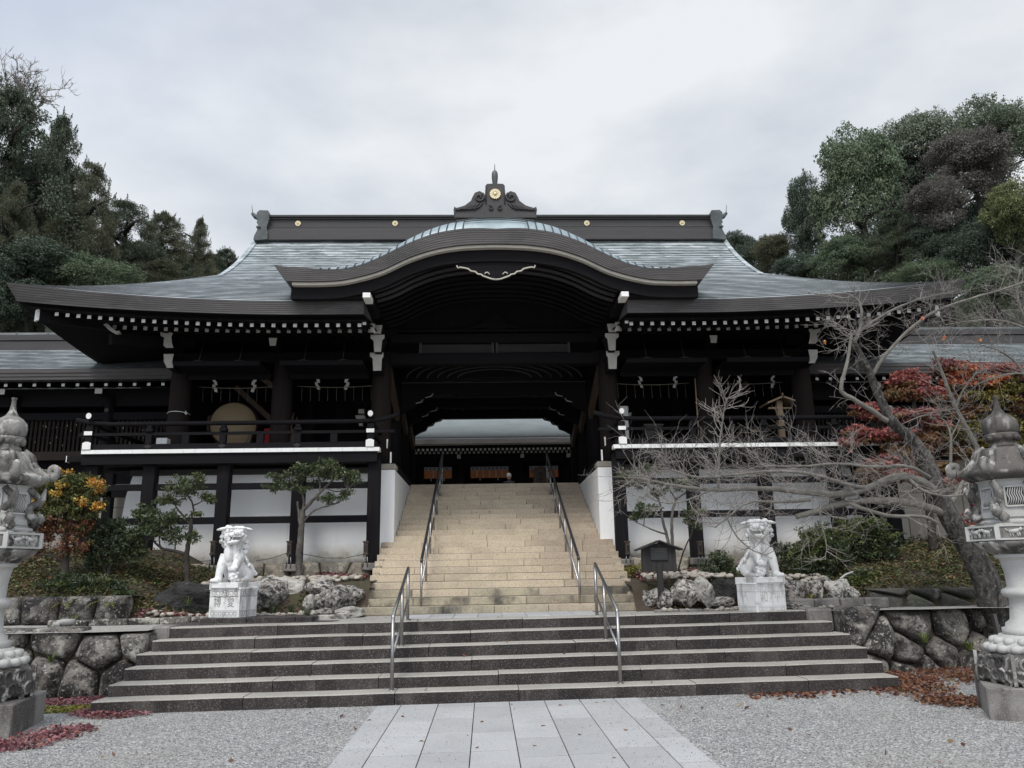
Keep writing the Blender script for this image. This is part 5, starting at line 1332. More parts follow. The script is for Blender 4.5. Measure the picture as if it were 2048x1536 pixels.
# river cobbles, each one loose
CM = [rock_mesh('cobble', 50+i, 2, .16, 3, material=M['cobble']) for i in range(6)]
rc = random.Random(21)
def cobble_at(p, s, label, group):
    o = bpy.data.objects.new('cobble', CM[rc.randrange(6)]); COL.objects.link(o)
    o.location = p; o.scale = (s*rc.uniform(.9,1.5), s*rc.uniform(.8,1.2), s*rc.uniform(.5,.8)); o.rotation_euler = (rc.uniform(-.3,.3),rc.uniform(-.3,.3),rc.uniform(0,6.3))
    tag(o, label, 'cobble', group)
def cobble_bed(x0, x1, y0, y1, n, zf, label, group, smin=.042, smax=.078):
    pts = []
    for t in range(n*30):
        if len(pts) >= n: break
        x = rc.uniform(x0,x1); y = rc.uniform(y0,y1); s = rc.uniform(smin,smax)
        if all((x-a)**2+(y-c)**2 > ((s+q)*.82)**2 for a,c,q in pts): pts.append((x,y,s))
    for x,y,s in pts: cobble_at((x,y,zf(x,y)+s*.35), s, label, group)
cobble_bed(-5.35,-2.62,14.75,15.6,80, lambda x,y: bankL(x,y)+.04, 'rounded pale river cobble in the bed above the garden rocks on the drum side', 'cobbles above the rocks on the drum side')
cobble_bed(-4.15,-2.62,13.80,14.22,46, lambda x,y: bankL(x,y)+.03, 'rounded pale river cobble at the foot of the rocks on the drum side', 'cobbles at the foot of the rocks on the drum side', .036,.064)
cobble_bed(-5.9,-4.6,13.78,14.05,25, lambda x,y: bankL(x,y)+.02, 'rounded pale river cobble between the black rock and the kerb', 'cobbles before the black rock', .036,.064)
cobble_bed(2.62,4.1,14.4,15.1,60, lambda x,y: bankR(x,y)+.12, 'rounded pale river cobble heaped behind the notice board post', 'cobbles behind the notice board', .045,.085)
cobble_bed(4.4,5.9,14.2,15.0,40, lambda x,y: bankR(x,y)+.10, 'rounded pale river cobble above the rust coloured rock', 'cobbles above the rust coloured rock', .045,.085)
cobble_bed(2.6,6.0,12.95,13.35,46, lambda x,y: terz(x,y)+.03, 'small pale cobble along the terrace edge on the notice board side', 'cobbles along the terrace edge', .03,.06)

# ------------------------------------------------------------------ rough stone walls: cells packed face to face
def vor_cells(x0,x1,z0,z1,seeds,zf=None):
    cells = []
    for i,(sx,sz) in enumerate(seeds):
        poly = [(x0,z0),(x1,z0),(x1,z1),(x0,z1)]
        for j,(tx,tz) in enumerate(seeds):
            if i == j: continue
            mx,mz = (sx+tx)/2,(sz+tz)/2; nx,nzv = tx-sx,tz-sz
            out = []
            for k in range(len(poly)):
                p,q = poly[k],poly[(k+1)%len(poly)]
                dp = (p[0]-mx)*nx+(p[1]-mz)*nzv; dq = (q[0]-mx)*nx+(q[1]-mz)*nzv
                if dp <= 0: out.append(p)
                if dp*dq < 0:
                    t = dp/(dp-dq); out.append((p[0]+(q[0]-p[0])*t,p[1]+(q[1]-p[1])*t))
            poly = out
            if len(poly) < 3: break
        if len(poly) >= 3: cells.append((i,poly))
    return cells
def rough_wall(name, label, cat, x0,x1,z0,z1,seeds,yf,depth,material,parts=True,rs=1,batter=.12,part='boulder',inset=.012,base=None):
    Wt = thing(name, label, cat, ((x0+x1)/2, yf((x0+x1)/2), z0))
    for i,poly in vor_cells(x0,x1,z0,z1,seeds):
        if rs == 7:
            dz_ = .11*((i*29)%10)/10; poly = [(p[0],p[1]-(dz_ if p[1] > z1-.01 else 0)) for p in poly]
        cx = sum(p[0] for p in poly)/len(poly); cz = sum(p[1] for p in poly)/len(poly)
        # resample boundary
        ring = []
        for k in range(len(poly)):
            p,q = poly[k],poly[(k+1)%len(poly)]; L = math.hypot(q[0]-p[0],q[1]-p[1]); n = max(2,int(L/.045))
            for t in range(n): ring.append((p[0]+(q[0]-p[0])*t/n,p[1]+(q[1]-p[1])*t/n))
        for _ in range(3): ring = [((ring[k-1][0]+ring[k][0]*2+ring[(k+1)%len(ring)][0])/4,(ring[k-1][1]+ring[k][1]*2+ring[(k+1)%len(ring)][1])/4) for k in range(len(ring))]
        size = math.sqrt(sum((p[0]-cx)**2+(p[1]-cz)**2 for p in ring)/len(ring))
        b = MB(); NR = 9; v = []; n = len(ring); tiltx = .26*nz(i,rs,1.1,4); tiltz = .26*nz(i,rs,1.3,9)
        for r in range(NR+1):
            t = r/NR
            for (px,pz) in ring:
                k = 1-inset/size*1.4
                x = cx+(px-cx)*k*(1-t*.999); z = cz+(pz-cz)*k*(1-t*.999)
                dd = (1-(1-t)**5.5)*depth*(.75+.5*((i*37)%10)/10)
                dd += .030*mnoise.noise(Vector((x*4,z*4,i*3.3)))*min(1,t*3)+.016*mnoise.noise(Vector((x*11,z*11,i*1.3)))*min(1,t*3)+ (tiltx*(x-cx)+tiltz*(z-cz))*min(1,t*2)
                v.append((x, yf(x)+batter*(z-z0)-dd+.10, z))
        f = [(r*n+k,r*n+(k+1)%n,(r+1)*n+(k+1)%n,(r+1)*n+k) for r in range(NR) for k in range(n)]
        b.add(v,f,0,True); b.add([v[NR*n+k] for k in range(n)],[tuple(range(n))],0,True)
        b.add([v[k] for k in range(n)]+[(p[0],p[1]+.3,p[2]) for p in v[:n]],[(k,n+k,n+(k+1)%n,(k+1)%n) for k in range(n)],0,True)
        me_ob = b.build(part, material, Wt)
    b = MB(); m = 14; v = []
    for k in range(m+1):
        x = x0+(x1-x0)*k/m; v += [(x,yf(x)+.13,z0-.05),(x,yf(x)+batter*(z1-z0)+.13,z1-(.12 if rs == 7 else .03)),(x,yf(x)+.9,z1-(.12 if rs == 7 else .03))]
    b.add(v,[(k*3+q,k*3+3+q,k*3+4+q,k*3+1+q) for k in range(m) for q in (0,1)],0,False)
    b.build('earth_fill', M['soil'], Wt)
    return Wt
def jit_seeds(x0,x1,z0,z1,w,h,seed):
    r2 = random.Random(seed); out = []; nrow = max(1,round((z1-z0)/h))
    for j in range(nrow):
        n = max(1,round((x1-x0)/(w*r2.uniform(.9,1.1))))
        for i in range(n): out.append((x0+(x1-x0)*(i+.5+(.5 if j%2 else 0)*.6+r2.uniform(-.22,.22))/n, z0+(z1-z0)*(j+.5+r2.uniform(-.28,.28))/nrow))
    return out
sl = jit_seeds(-9.2,-5.16,-.06,.95,.62,.42,4)
rough_wall('boulder_wall', 'retaining wall of big dark lichen spotted boulders beside the broad steps, next to the red ground cover', 'boulder wall', -9.2,-5.16,-.10,.91, sl, lambda x: 12.05-.10*(x+5.2), .17, M['boulder'], rs=7)
sr = [(5.30,.72),(5.62,.45),(6.25,.72),(6.95,.66),(7.6,.75),(6.02,.32),(6.70,.22),(7.42,.30),(5.50,.10),(5.95,.02),(8.1,.35),(7.15,.03),(6.45,-.02),(8.2,.8)]
rough_wall('boulder_wall', 'retaining wall of big lichen spotted boulders beside the broad steps, next to the fallen leaves', 'boulder wall', 5.06,8.6,-.05,1.01, sr, lambda x: 12.0+.22*max(0,x-5.1), .17, M['boulder'], rs=7)
rough_wall('stone_revetment', 'row of squarish boulders holding the planted bank below the ferns', 'stone revetment', -12,-6.25,.84,1.32, jit_seeds(-12,-6.3,.84,1.32,.52,.48,9), lambda x: 13.75+.02*x*0, .14, M['boulder'])
rough_wall('stone_revetment', 'low dark revetment stones beside the ribbed hoses', 'stone revetment', 6.15,9.6,.86,1.22, jit_seeds(6.2,9.6,.86,1.3,.55,.25,12), lambda x: 13.42, .14, M['boulder_dark'])
for s,lab in ((-1,'footing of rounded tan stones under the white wall on the drum side'),(1,'footing of rounded tan stones under the white wall on the notice board side')):
    xa,xb = (-9.0,-2.58) if s < 0 else (2.58,8.9)
    rough_wall('stone_footing', lab, 'stone footing', xa,xb,1.38,1.86, jit_seeds(xa,xb,1.38,1.86,.50,.42,20+s), lambda x: 16.55, .12, M['footing'], part='footing_stone')

def kerb_row(name, label, pts, h, w, material, seed):
    r2 = random.Random(seed); K = thing(name, label, 'kerb', pts[0])
    b = MB()
    for i in range(len(pts)-1):
        p = Vector(pts[i]); q = Vector(pts[i+1]); L = (q-p).length; n = max(1,round(L/.5)); 
        for k in range(n):
            a = p+(q-p)*(k/n); c = p+(q-p)*((k+1)/n); g = (q-p).normalized()*.006
            b.bar(a+g+Vector((0,r2.uniform(-.01,.01),h/2+r2.uniform(-.012,.012))),c-g+Vector((0,r2.uniform(-.01,.01),h/2+r2.uniform(-.012,.012))),w,h,0)
    b.build('kerb_stones', material, K, bevel=.025, segs=2); return K
kerb_row('stone_kerb','irregular grey kerb stones curving along the terrace below the ferns',[(-7.2,13.35,.84),(-6.0,13.5,.85),(-4.55,13.6,.86)],.11,.16,M['boulder'],2)
kerb_row('stone_kerb','straight grey granite kerb below the triangular slab',[(4.62,13.15,.92),(5.45,13.15,.925),(6.25,13.12,.93)],.17,.16,M['plinth_stone'],3)
kerb_row('stone_kerb','low worn kerb stones at the stair foot behind the notice board post',[(2.5,13.45,.87),(3.3,13.4,.88),(3.6,13.35,.88)],.07,.16,M['plinth_stone'],5)
kerb_row('stone_kerb','low tan kerb stones at the stair foot below the pointed rock',[(-3.7,13.62,.86),(-2.55,13.7,.86)],.09,.14,M['rock_pale'],6)

# two low platforms that carry the lions
PLAT = {}; LEV = {-1: at(467,1236,13.12).z, 1: at(1523,1224,13.0).z}; print('LEV', LEV)
for s,(xa,xb,xc,xd,ya,yb),lab in ((-1,(-5.20,-2.6,-4.75,-3.0,12.95,13.12),'two low dark stone ledges under the lion nearer the drum pedestal'),(1,(2.6,4.78,2.7,4.45,12.85,13.0),'two low dark stone ledges under the pedestal of the lion near the notice board')):
    T = thing('stone_ledge', lab, 'stone ledge', ((xa+xb)/2,ya,.85))
    b = MB(); x = xa; rr = random.Random(40+s)
    while x < xb-.01:
        x1 = min(xb,x+rr.uniform(.6,1.1)); b.box(x+.003,x1-.003,ya,ya+1.6,.72,LEV[s]-.075); x = x1
    b.build('lower_ledge', M['granite_dark'] , T, bevel=.012)
    b = MB(); x = xc
    while x < xd-.01:
        x1 = min(xd,x+rr.uniform(.5,.9)); b.box(x+.003,x1-.003,yb,yb+1.2,.85,LEV[s]); x = x1
    b.build('upper_ledge', M['granite_dark'], T, bevel=.012)
    PLAT[s] = LEV[s]

# ------------------------------------------------------------------ stone lanterns
def lantern(label, loc, rz, H=1.0, roofm='stone_weathered'):
    Lt = thing('stone_lantern', label, 'stone lantern', loc, rz, group='carved stone lanterns flanking the approach', world=False)
    hexr = R(0)
    b = MB(); b.box(-.60,.60,-.60,.60,-.10,.32); b.build('plinth', M['plinth_stone'], Lt, bevel=.012)
    # wave / cloud carved drum
    b = MB(); b.lathe([(.52,.32),(.60,.36),(.615,.48),(.59,.60),(.50,.655)], (0,0,0), 6, smooth=False, rot=R(0))
    dr_ = b.build('cloud_drum', M['stone_dark'], Lt, bevel=.01)
    b = MB(); rl = random.Random(5)
    for k in range(6):
        a0 = 2*math.pi*k/6; a1 = 2*math.pi*(k+1)/6
        p0 = Vector((math.cos(a0),math.sin(a0),0))*.605; p1 = Vector((math.cos(a1),math.sin(a1),0))*.605; nrm = (p0+p1).normalized()
        b.bar(p0+Vector((0,0,.33)),p0+Vector((0,0,.65)),.035,.04,0)
        for q in range(9):
            u = .10+.80*((q%5)/4.0)*.98+ (.1 if q >= 5 else 0)*(1 if q < 8 else 0); u = min(.88,u); z = .41 if q < 5 else .54
            c = p0.lerp(p1,u)+nrm*.0; tdir = (p1-p0).normalized(); sg = 1 if (q+k)%2 else -1; rr = rl.uniform(.058,.082)
            pts = [c+nrm*(-.025+.03*(1-t))+tdir*(sg*rr*(1-.85*t)*math.cos(1+t*9))+Vector((0,0,z+rr*(1-.85*t)*math.sin(1+t*9))) for t in [i/22 for i in range(23)]]
            b.tube(pts, [.020*(1-.4*i/22) for i in range(23)], 5)
            for w in (1.28,1.6):
                pts = [c+nrm*-.012+tdir*(sg*rr*w*math.cos(2.2+t*2.4))+Vector((0,0,z+rr*w*math.sin(2.2+t*2.4))) for t in [i/8 for i in range(9)]]
                b.tube(pts,[.006]+[.015]*7+[.006],5)
    b.build('cloud_relief', M['stone_weathered'], dr_)
    # lotus petals in two rings
    b = MB(); b.lathe([(.44,.64),(.47,.68),(.43,.74),(.36,.78),(.34,.83)], (0,0,0), 32)
    for (rad,z,n,w,t) in ((.45,.69,18,.072,.042),(.385,.765,16,.068,.036)):
        for k in range(n):
            a = 2*math.pi*k/n; b.lathe([(.001,-.05),(w*.8,-.035),(w,.0),(w*.8,.035),(.001,.045)], (rad*math.cos(a),rad*math.sin(a),z), 8)
    b.build('lotus_base', M['stone_light'], Lt)
    b = MB(); b.lathe([(.30,.82),(.30,.90),(.26,.91),(.255,.95),(.205,.99),(.19,1.12),(.185,1.22),(.205,1.235),(.24,1.25),(.255,1.285),(.24,1.32),(.205,1.335),(.185,1.35),(.19,1.50),(.215,1.62),(.225,1.66),(.27,1.675),(.27,1.71)], (0,0,0), 36)
    b.build('shaft', M['stone_light'], Lt)
    b = MB(); b.lathe([(.27,1.71),(.34,1.745),(.42,1.80),(.47,1.85)], (0,0,0), 48, rfun=lambda a,z: 1+.022*math.sin(a*18))
    b.build('gadroon', M['stone_weathered'], Lt)
    # hexagonal middle platform with animals in relief
    b = MB(); b.lathe([(.47,1.85),(.50,1.86),(.50,2.03),(.46,2.05)], (0,0,0), 6, smooth=False)
    mp = b.build('middle_platform', M['stone_weathered'], Lt, bevel=.008)
    b = MB()
    for k in range(6):
        a0 = 2*math.pi*k/6; a1 = 2*math.pi*(k+1)/6; p0 = Vector((math.cos(a0),math.sin(a0),0))*.50; p1 = Vector((math.cos(a1),math.sin(a1),0))*.50; nrm = (p0+p1).normalized(); td = (p1-p0).normalized()
        b.bar(p0+Vector((0,0,1.865)),p0+Vector((0,0,2.03)),.05,.04,0); b.bar(p0+nrm*.004+Vector((0,0,2.02)),p1+nrm*.004+Vector((0,0,2.02)),.02,.02,0); b.bar(p0+nrm*.004+Vector((0,0,1.872)),p1+nrm*.004+Vector((0,0,1.872)),.02,.02,0)
        for (u,sg) in ((.33,1),(.68,-1)):
            c = p0.lerp(p1,u)+nrm*.006
            b.tube([c+td*(-.055*sg)+Vector((0,0,1.95)),c+Vector((0,0,1.955)),c+td*(.045*sg)+Vector((0,0,1.965))],[.02,.026,.024],6)
            b.tube([c+td*(.045*sg)+Vector((0,0,1.965)),c+td*(.078*sg)+Vector((0,0,1.985))],[.018,.02],6)
            for e in (-.045,-.02,.025,.045): b.tube([c+td*(e*sg)+Vector((0,0,1.95)),c+td*((e+.01)*sg)+Vector((0,0,1.892))],[.011,.008],5)
            b.tube([c+td*(-.06*sg)+Vector((0,0,1.955)),c+td*(-.085*sg)+Vector((0,0,1.985))],[.009,.006],5)
    b.build('animal_relief', M['stone_light'], mp)
    # fire box with cloud leaf openings and dragons winding on the corners
    b = MB(); b.lathe([(.40,2.05),(.40,2.08),(.335,2.10),(.325,2.52),(.36,2.55)], (0,0,0), 6, smooth=False)
    fb = b.build('fire_box', M['stone_light'], Lt, bevel=.006)
    b = MB()
    for k in range(6):
        a0 = 2*math.pi*k/6; a1 = 2*math.pi*(k+1)/6; p0 = Vector((math.cos(a0),math.sin(a0),0))*.333; p1 = Vector((math.cos(a1),math.sin(a1),0))*.333; nrm = (p0+p1).normalized(); td = (p1-p0).normalized(); c = (p0+p1)/2+nrm*.004
        Mx_ = Matrix((( td.x,nrm.x,0),(td.y,nrm.y,0),(0,0,1))).to_4x4()
        Mf = Matrix.Translation(c+Vector((0,0,2.35))) @ Mx_
        b2 = MB(); b2.boxm(Mf, .17, .012, .20, 0); b2.build('window_recess', M['iron'], fb)
        for e in range(7): 
            x = -.07+e*.0233
            b.tube([Mf@Vector((x-.012,.012,-.095)),Mf@Vector((x+.010,.012,-.03)),Mf@Vector((x-.008,.012,.03)),Mf@Vector((x+.012,.012,.095))],[.006,.008,.008,.006],5)
        b.bar(Mf@Vector((-.10,.008,.11)),Mf@Vector((.10,.008,.11)),.022,.02,0); b.bar(Mf@Vector((-.10,.008,-.11)),Mf@Vector((.10,.008,-.11)),.022,.02,0)
        for sx in (-.10,.10): b.bar(Mf@Vector((sx,.008,-.11)),Mf@Vector((sx,.008,.11)),.02,.02,0)
        b.bar(Mf@Vector((-.13,.005,-.20)),Mf@Vector((.13,.005,-.20)),.03,.06,0)
    b.build('window_tracery', M['stone_light'], fb)
    for k in range(0,6):
        a = 2*math.pi*k/6; ca,sa = math.cos(a),math.sin(a); b = MB(); c = Vector((ca,sa,0)); td = Vector((-sa,ca,0))
        pts = [c*(.37+.035*math.sin(t*11))+td*(.055*math.cos(t*9))+Vector((0,0,2.10+t*.42)) for t in [i/20 for i in range(21)]]
        b.tube(pts,[.055-.02*i/20 for i in range(21)],8)
        b.tube([c*.43+Vector((0,0,2.15)),c*.47+td*.02+Vector((0,0,2.19)),c*.46+Vector((0,0,2.23))],[.05,.06,.03],8)
        for q in range(12):
            aa = q*2.4; b.lathe([(.001,-.022),(.022,0),(.001,.022)], tuple(c*(.43+.03*math.cos(aa))+td*(.075*math.sin(aa*1.3))+Vector((0,0,2.10+.014*q))), 6)
        b.tube([c*.40+td*.05+Vector((0,0,2.30)),c*.45+td*.06+Vector((0,0,2.42)),c*.48+td*.035+Vector((0,0,2.53))],[.03,.042,.012],7)
        b.build('dragon_relief', M['stone_weathered'], fb)
    # roof: six ribs ending in rolled scrolls
    b = MB()
    def rf(a,z):
        t = abs(((a/(2*math.pi/6))+.5)%1-.5)*2       # 0 at the ribs, 1 between
        return 1-.13*t*max(0,min(1,(2.80-z)/.25))
    b.lathe([(.26,2.54),(.42,2.555),(.485,2.595),(.495,2.63),(.46,2.66),(.40,2.69),(.335,2.75),(.295,2.82),(.275,2.885),(.235,2.925),(.15,2.935)], (0,0,0), 72, rfun=rf)
    rf_ = b.build('roof', M[roofm], Lt)
    for k in range(6):
        a = 2*math.pi*k/6; c = Vector((math.cos(a),math.sin(a),0)); b = MB()
        b.tube([c*.20+Vector((0,0,2.945)),c*.30+Vector((0,0,2.875)),c*.335+Vector((0,0,2.775)),c*.40+Vector((0,0,2.70)),c*.47+Vector((0,0,2.65)),c*.53+Vector((0,0,2.655))],[.028,.034,.038,.042,.048,.052],8)
        ce = c*.545; pts = [ce+c*(.066*(1-.75*t)*math.cos(-1.7+t*7.5))+Vector((0,0,2.715+.066*(1-.75*t)*math.sin(-1.7+t*7.5))) for t in [i/20 for i in range(21)]]
        b.tube(pts,[.050*(1-.5*i/20) for i in range(21)],8)
        b.build('roof_scroll', M['stone_weathered'], rf_)
    # lotus collar, bulb and spire
    b = MB(); b.lathe([(.15,2.93),(.155,2.97),(.12,3.0),(.15,3.03),(.185,3.07),(.175,3.10)], (0,0,0), 32)
    for k in range(10):
        a = 2*math.pi*k/10; b.lathe([(.001,-.045),(.042,-.02),(.046,.015),(.001,.04)], (.155*math.cos(a),.155*math.sin(a),3.05), 8)
    b.build('lotus_collar', M[roofm], Lt)
    b = MB(); b.lathe([(.15,3.09),(.185,3.13),(.195,3.19),(.18,3.26),(.13,3.31),(.075,3.345),(.042,3.40),(.028,3.47),(.026,3.53),(.034,3.545),(.030,3.555)], (0,0,0), 32, sx=H, sy=H, rfun=lambda a,z: 1+(.015*math.cos(a*8) if z < 3.32 else 0))
    b.build('bulb_and_spire', M[roofm], Lt)
    return Lt
lantern('tall carved stone lantern cut by the frame edge, beside the orange tinged bush', (-6.02,9.70,gz(-6)), R(12)).scale = (.95,.95,1.075)
lantern('tall carved stone lantern cut by the frame edge, beside the fallen leaves and leaning tree', (5.63,8.75,gz(5.6)), R(-26), 1.0, 'stone_sooty').scale = (.95,.95,.962)

# ------------------------------------------------------------------ guardian lions
def lion_mesh(open_mouth, seed):
    """facing -Y, seated; built from many overlapping forms fused into one skin"""
    b = MB()
    def ell(c, r, rot=None):
        n0 = len(b.v); prof = [(math.sin(math.pi*i/12)+1e-4, -math.cos(math.pi*i/12)) for i in range(13)]
        b.lathe(prof,(0,0,0),18)
        Mr = (rot or Matrix.Identity(4))
        for i in range(n0,len(b.v)):
            p = b.v[i]; q = Mr @ Vector((p[0]*r[0],p[1]*r[1],p[2]*r[2])); b.v[i] = (c[0]+q.x,c[1]+q.y,c[2]+q.z)
    rx = lambda a: Matrix.Rotation(R(a),4,'X')
    b.box(-.30,.30,-.36,.36,-.001,.085)
    ell((0,.10,.34),(.20,.24,.22)); ell((0,-.04,.48),(.19,.20,.24)); ell((0,-.13,.55),(.165,.15,.19))
    # haunches and hind paws
    for s in (-1,1):
        ell((s*.185,.14,.25),(.10,.17,.16)); ell((s*.235,-.05,.115),(.075,.13,.05))
        for k in range(4): ell((s*.235+(k-1.5)*.036,-.17,.112),(.020,.035,.028))
    # one straight foreleg, one raised on a ball
    s = -1
    b.tube([(s*.135,-.14,.52),(s*.175,-.20,.36),(s*.19,-.24,.20),(s*.195,-.25,.11)],[.105,.085,.07,.065],12)
    ell((s*.195,-.285,.125),(.085,.10,.05))
    for k in range(4): ell((s*.195+(k-1.5)*.042,-.365,.118),(.023,.04,.034))
    s = 1
    b.tube([(s*.13,-.12,.52),(s*.165,-.20,.42),(s*.16,-.27,.33)],[.10,.085,.07],12)
    ell((s*.155,-.29,.315),(.08,.085,.045))
    for k in range(4): ell((s*.155+(k-1.5)*.040,-.36,.30),(.021,.03,.042))
    ell((s*.155,-.27,.18),(.095,.095,.10))
    for k in range(14): 
        a = k*2.4; ell((s*.155+.085*math.cos(a),-.27+.085*math.sin(a),.12+.12*(k/14)),(.028,.028,.024))
    # neck and head thrust forward
    ell((0,-.10,.68),(.165,.15,.17)); ell((0,-.11,.84),(.155,.125,.13)); ell((0,-.17,.895),(.155,.15,.065)); ell((0,-.12,.945),(.14,.14,.028))
    ell((0,-.27,.845),(.125,.12,.045)); ell((0,-.365,.872),(.06,.035,.034))                 # upper jaw, nose
    for s in (-1,1):
        ell((s*.028,-.385,.852),(.018,.014,.014)); ell((s*.07,-.325,.83),(.045,.05,.035))
        ell((s*.075,-.285,.908),(.036,.03,.024)); ell((s*.08,-.275,.950),(.075,.045,.020))     # eye, brow
        ell((s*.125,-.20,.80),(.045,.07,.07))
        # ears laid back
        ell((s*.195,-.10,.945),(.085,.050,.026), Matrix.Rotation(R(14*s),4,'Y'))
    if open_mouth:
        ell((0,-.25,.715),(.105,.11,.034)); ell((0,-.325,.722),(.075,.045,.032)); ell((0,-.26,.745),(.045,.07,.012))
        for s in (-1,1):
            b.tube([(s*.065,-.345,.82),(s*.062,-.348,.775)],[.014,.006],7); b.tube([(s*.06,-.33,.745),(s*.058,-.335,.79)],[.013,.006],7); ell((s*.10,-.23,.765),(.03,.05,.05))
        for k in range(5): ell(((k-2)*.024,-.362,.806),(.011,.012,.014))
    else:
        ell((0,-.28,.765),(.10,.085,.038)); ell((0,-.325,.765),(.065,.035,.026))
        for k in range(7): ell(((k-3)*.026,-.352,.795),(.012,.012,.016))
    # mane: rows of curls
    rr = random.Random(seed)
    for row,(z,rad,yo) in enumerate(((.96,.12,-.13),(.90,.165,-.09),(.82,.185,-.07),(.74,.195,-.06),(.66,.20,-.05),(.58,.205,-.04))):
        for k in range(11):
            a = R(6+168*k/10); c = (rad*math.cos(a)*.94, yo+rad*math.sin(a)*.92, z+rr.uniform(-.012,.012))
            ell(c,(.040,.040,.040)); ell((c[0]*1.15,c[1]+(c[1]-yo)*.16,c[2]-.008),(.018,.018,.018))
    for k in range(5): ell(((k-2)*.05,-.235+.012*abs(k-2),.672-.02*(2-abs(k-2))*.6),(.030,.028,.030))
    # muscle folds on the flank
    for s in (-1,1):
        for k in range(4): b.tube([(s*(.17+.03*k*.4),-.02+.05*k,.56-.06*k),(s*(.235),-.01+.055*k,.45-.055*k),(s*.25,.06+.05*k,.36-.05*k)],[.018,.024,.012],7)
        for k in range(5): ell((s*.275,.03+.06*k,.36-.035*k),(.032,.036,.034))
    # tail: flame curls up the back
    for k in range(9):
        a = k*.7; ell((.07*math.cos(a)*(1 if k<6 else .6),.30+.02*math.sin(a),.34+.045*k),(.055,.05,.055))
    def tw(p):
        t = max(0.0,min(1.0,(p[2]-.60)/.20)); t = t*t*(3-2*t); a = R(42)*t; x,y = p[0],p[1]+.10
        return (x*math.cos(a)-y*math.sin(a), x*math.sin(a)+y*math.cos(a)-.10, p[2])
    def hd(p):
        t = max(0.0,min(1.0,(p[2]-.58)/.16)); k = 1+.22*t
        return (p[0]*k, (p[1]+.14)*k-.14, p[2]+.02*t)
    b.v = [tw(hd(p)) for p in b.v]
    me = b.mesh('lion_body', M['marble']); fix_normals(me)
    o = bpy.data.objects.new('tmp', me); COL.objects.link(o)
    m = o.modifiers.new('r','REMESH'); m.mode = 'VOXEL'; m.voxel_size = .0062; m.use_smooth_shade = True
    sm = o.modifiers.new('s','SMOOTH'); sm.factor = .35; sm.iterations = 1
    dg = bpy.context.evaluated_depsgraph_get(); dg.update()
    m2 = bpy.data.meshes.new_from_object(o.evaluated_get(dg)); bpy.data.objects.remove(o); bpy.data.meshes.remove(me)
    m2.name = 'lion_body'; m2.materials.clear(); m2.materials.append(M['marble']); m2.polygons.foreach_set('use_smooth',[True]*len(m2.polygons))
    return m2
def key_pattern(b, w, z, h, y, n, r):
    """line relief of square spirals along a face, as grooves"""
    st = w/n
    for i in range(n):
        x = -w/2+st*i+st*.12; s = st*.72; e = .010
        for (xa,za,xb,zb) in ((x,z,x+s,z),(x+s,z,x+s,z+h),(x+s,z+h,x,z+h),(x,z+h,x,z+h*.35),(x,z+h*.35,x+s*.6,z+h*.35)):
            b.bar((xa,y,za),(xb,y,zb),.006,e,0,(0,1,0))
def pedestal(label, loc, rz, txt, label_group):
    P = thing('statue_pedestal', label, 'pedestal', loc, rz, group=label_group, world=False)
    b = MB(); v = []; w0,w1,d0 = .36,.385,.30; H = .46
    b.box(-.375,.375,-.33,.33,0,H-.03); b.box(-.39,.39,-.345,.345,H-.03,H); b.build('block', M['marble'], P, bevel=.008)
    b = MB()
    key_pattern(b,.66,H-.125,.07,-.332,6,0); key_pattern(b,.66,.03,.06,-.332,7,0)
    for z in (H-.14,.105): b.box(-.36,.36,-.3335,-.3295,z,z+.006)
    for sx in (-1,1):
        bb = MB(); key_pattern(bb,.58,H-.125,.07,0,7,0); key_pattern(bb,.58,.03,.06,0,7,0); bb.box(-.32,.32,-.002,.002,H-.14,H-.134); bb.box(-.32,.32,-.002,.002,.105,.111)
        bb.v = [(sx*(.377-p[1]*.5), p[0], p[2]) for p in bb.v]; b.add(bb.v, bb.f, 0)
    n0 = len(b.v); b.lathe([(.060,0),(.060,.010),(.052,.010),(.052,.001)], (0,0,0), 24)
    for i in range(n0,len(b.v)): p = b.v[i]; b.v[i] = (p[0],-.332-p[2],H-.09+p[1])
    for k in range(3):
        a = k*2*math.pi/3; b.tube([(.018*math.cos(a)+.02*math.cos(a+t*2.6),-.338,H-.09+.018*math.sin(a)+.02*math.sin(a+t*2.6)) for t in [i/6 for i in range(7)]],.007,5)
    b.build('key_relief', M['marble_groove'] if txt[0]=='博' else M['marble_shadow'], P)
    b = MB(); b.prism([(.054*math.cos(2*math.pi*k/20),H-.09+.054*math.sin(2*math.pi*k/20)) for k in range(20)],-.336,-.330,'y'); b.build('roundel', M['marble'], P)
    for k,chh in enumerate(txt): text_part(chh,.19,.003,M['marble_groove'] if txt[0]=='博' else M['marble_shadow'],P, face_mat((-.165+.33*k,-.332,.235)),'character')
    return P
for s,(px,rz,txt,lab,plab,d) in {-1:(467,R(-20),'博愛','white marble guardian lion with open mouth, paw on a cub or ball, on the pedestal inscribed 博愛 (philanthropy)','white marble pedestal with key pattern bands inscribed 博愛',13.45),1:(1523,R(20),'和平','white marble guardian lion half veiled by bare twigs, on the pedestal inscribed 和平 (peace)','white marble pedestal with key pattern bands inscribed 和平',12.85)}.items():
    lab = lab.replace(', paw on a cub or ball','')
    c = at(px,1200,d); z = PLAT[s]
    P = pedestal(plab, (c.x,d,z), rz, txt, 'marble pedestals of the guardian lions')
    Ln = thing('guardian_lion', lab, 'lion statue', (c.x,d,z+.46), rz, group='white marble guardian lions', world=False)
    me = lion_mesh(True, 4+s)
    o = link('lion_body', me, Ln)
    o.scale = (.90,.76,.97) if s < 0 else (-.90,.76,.97)
    P.scale = (.76,.70,1.0)

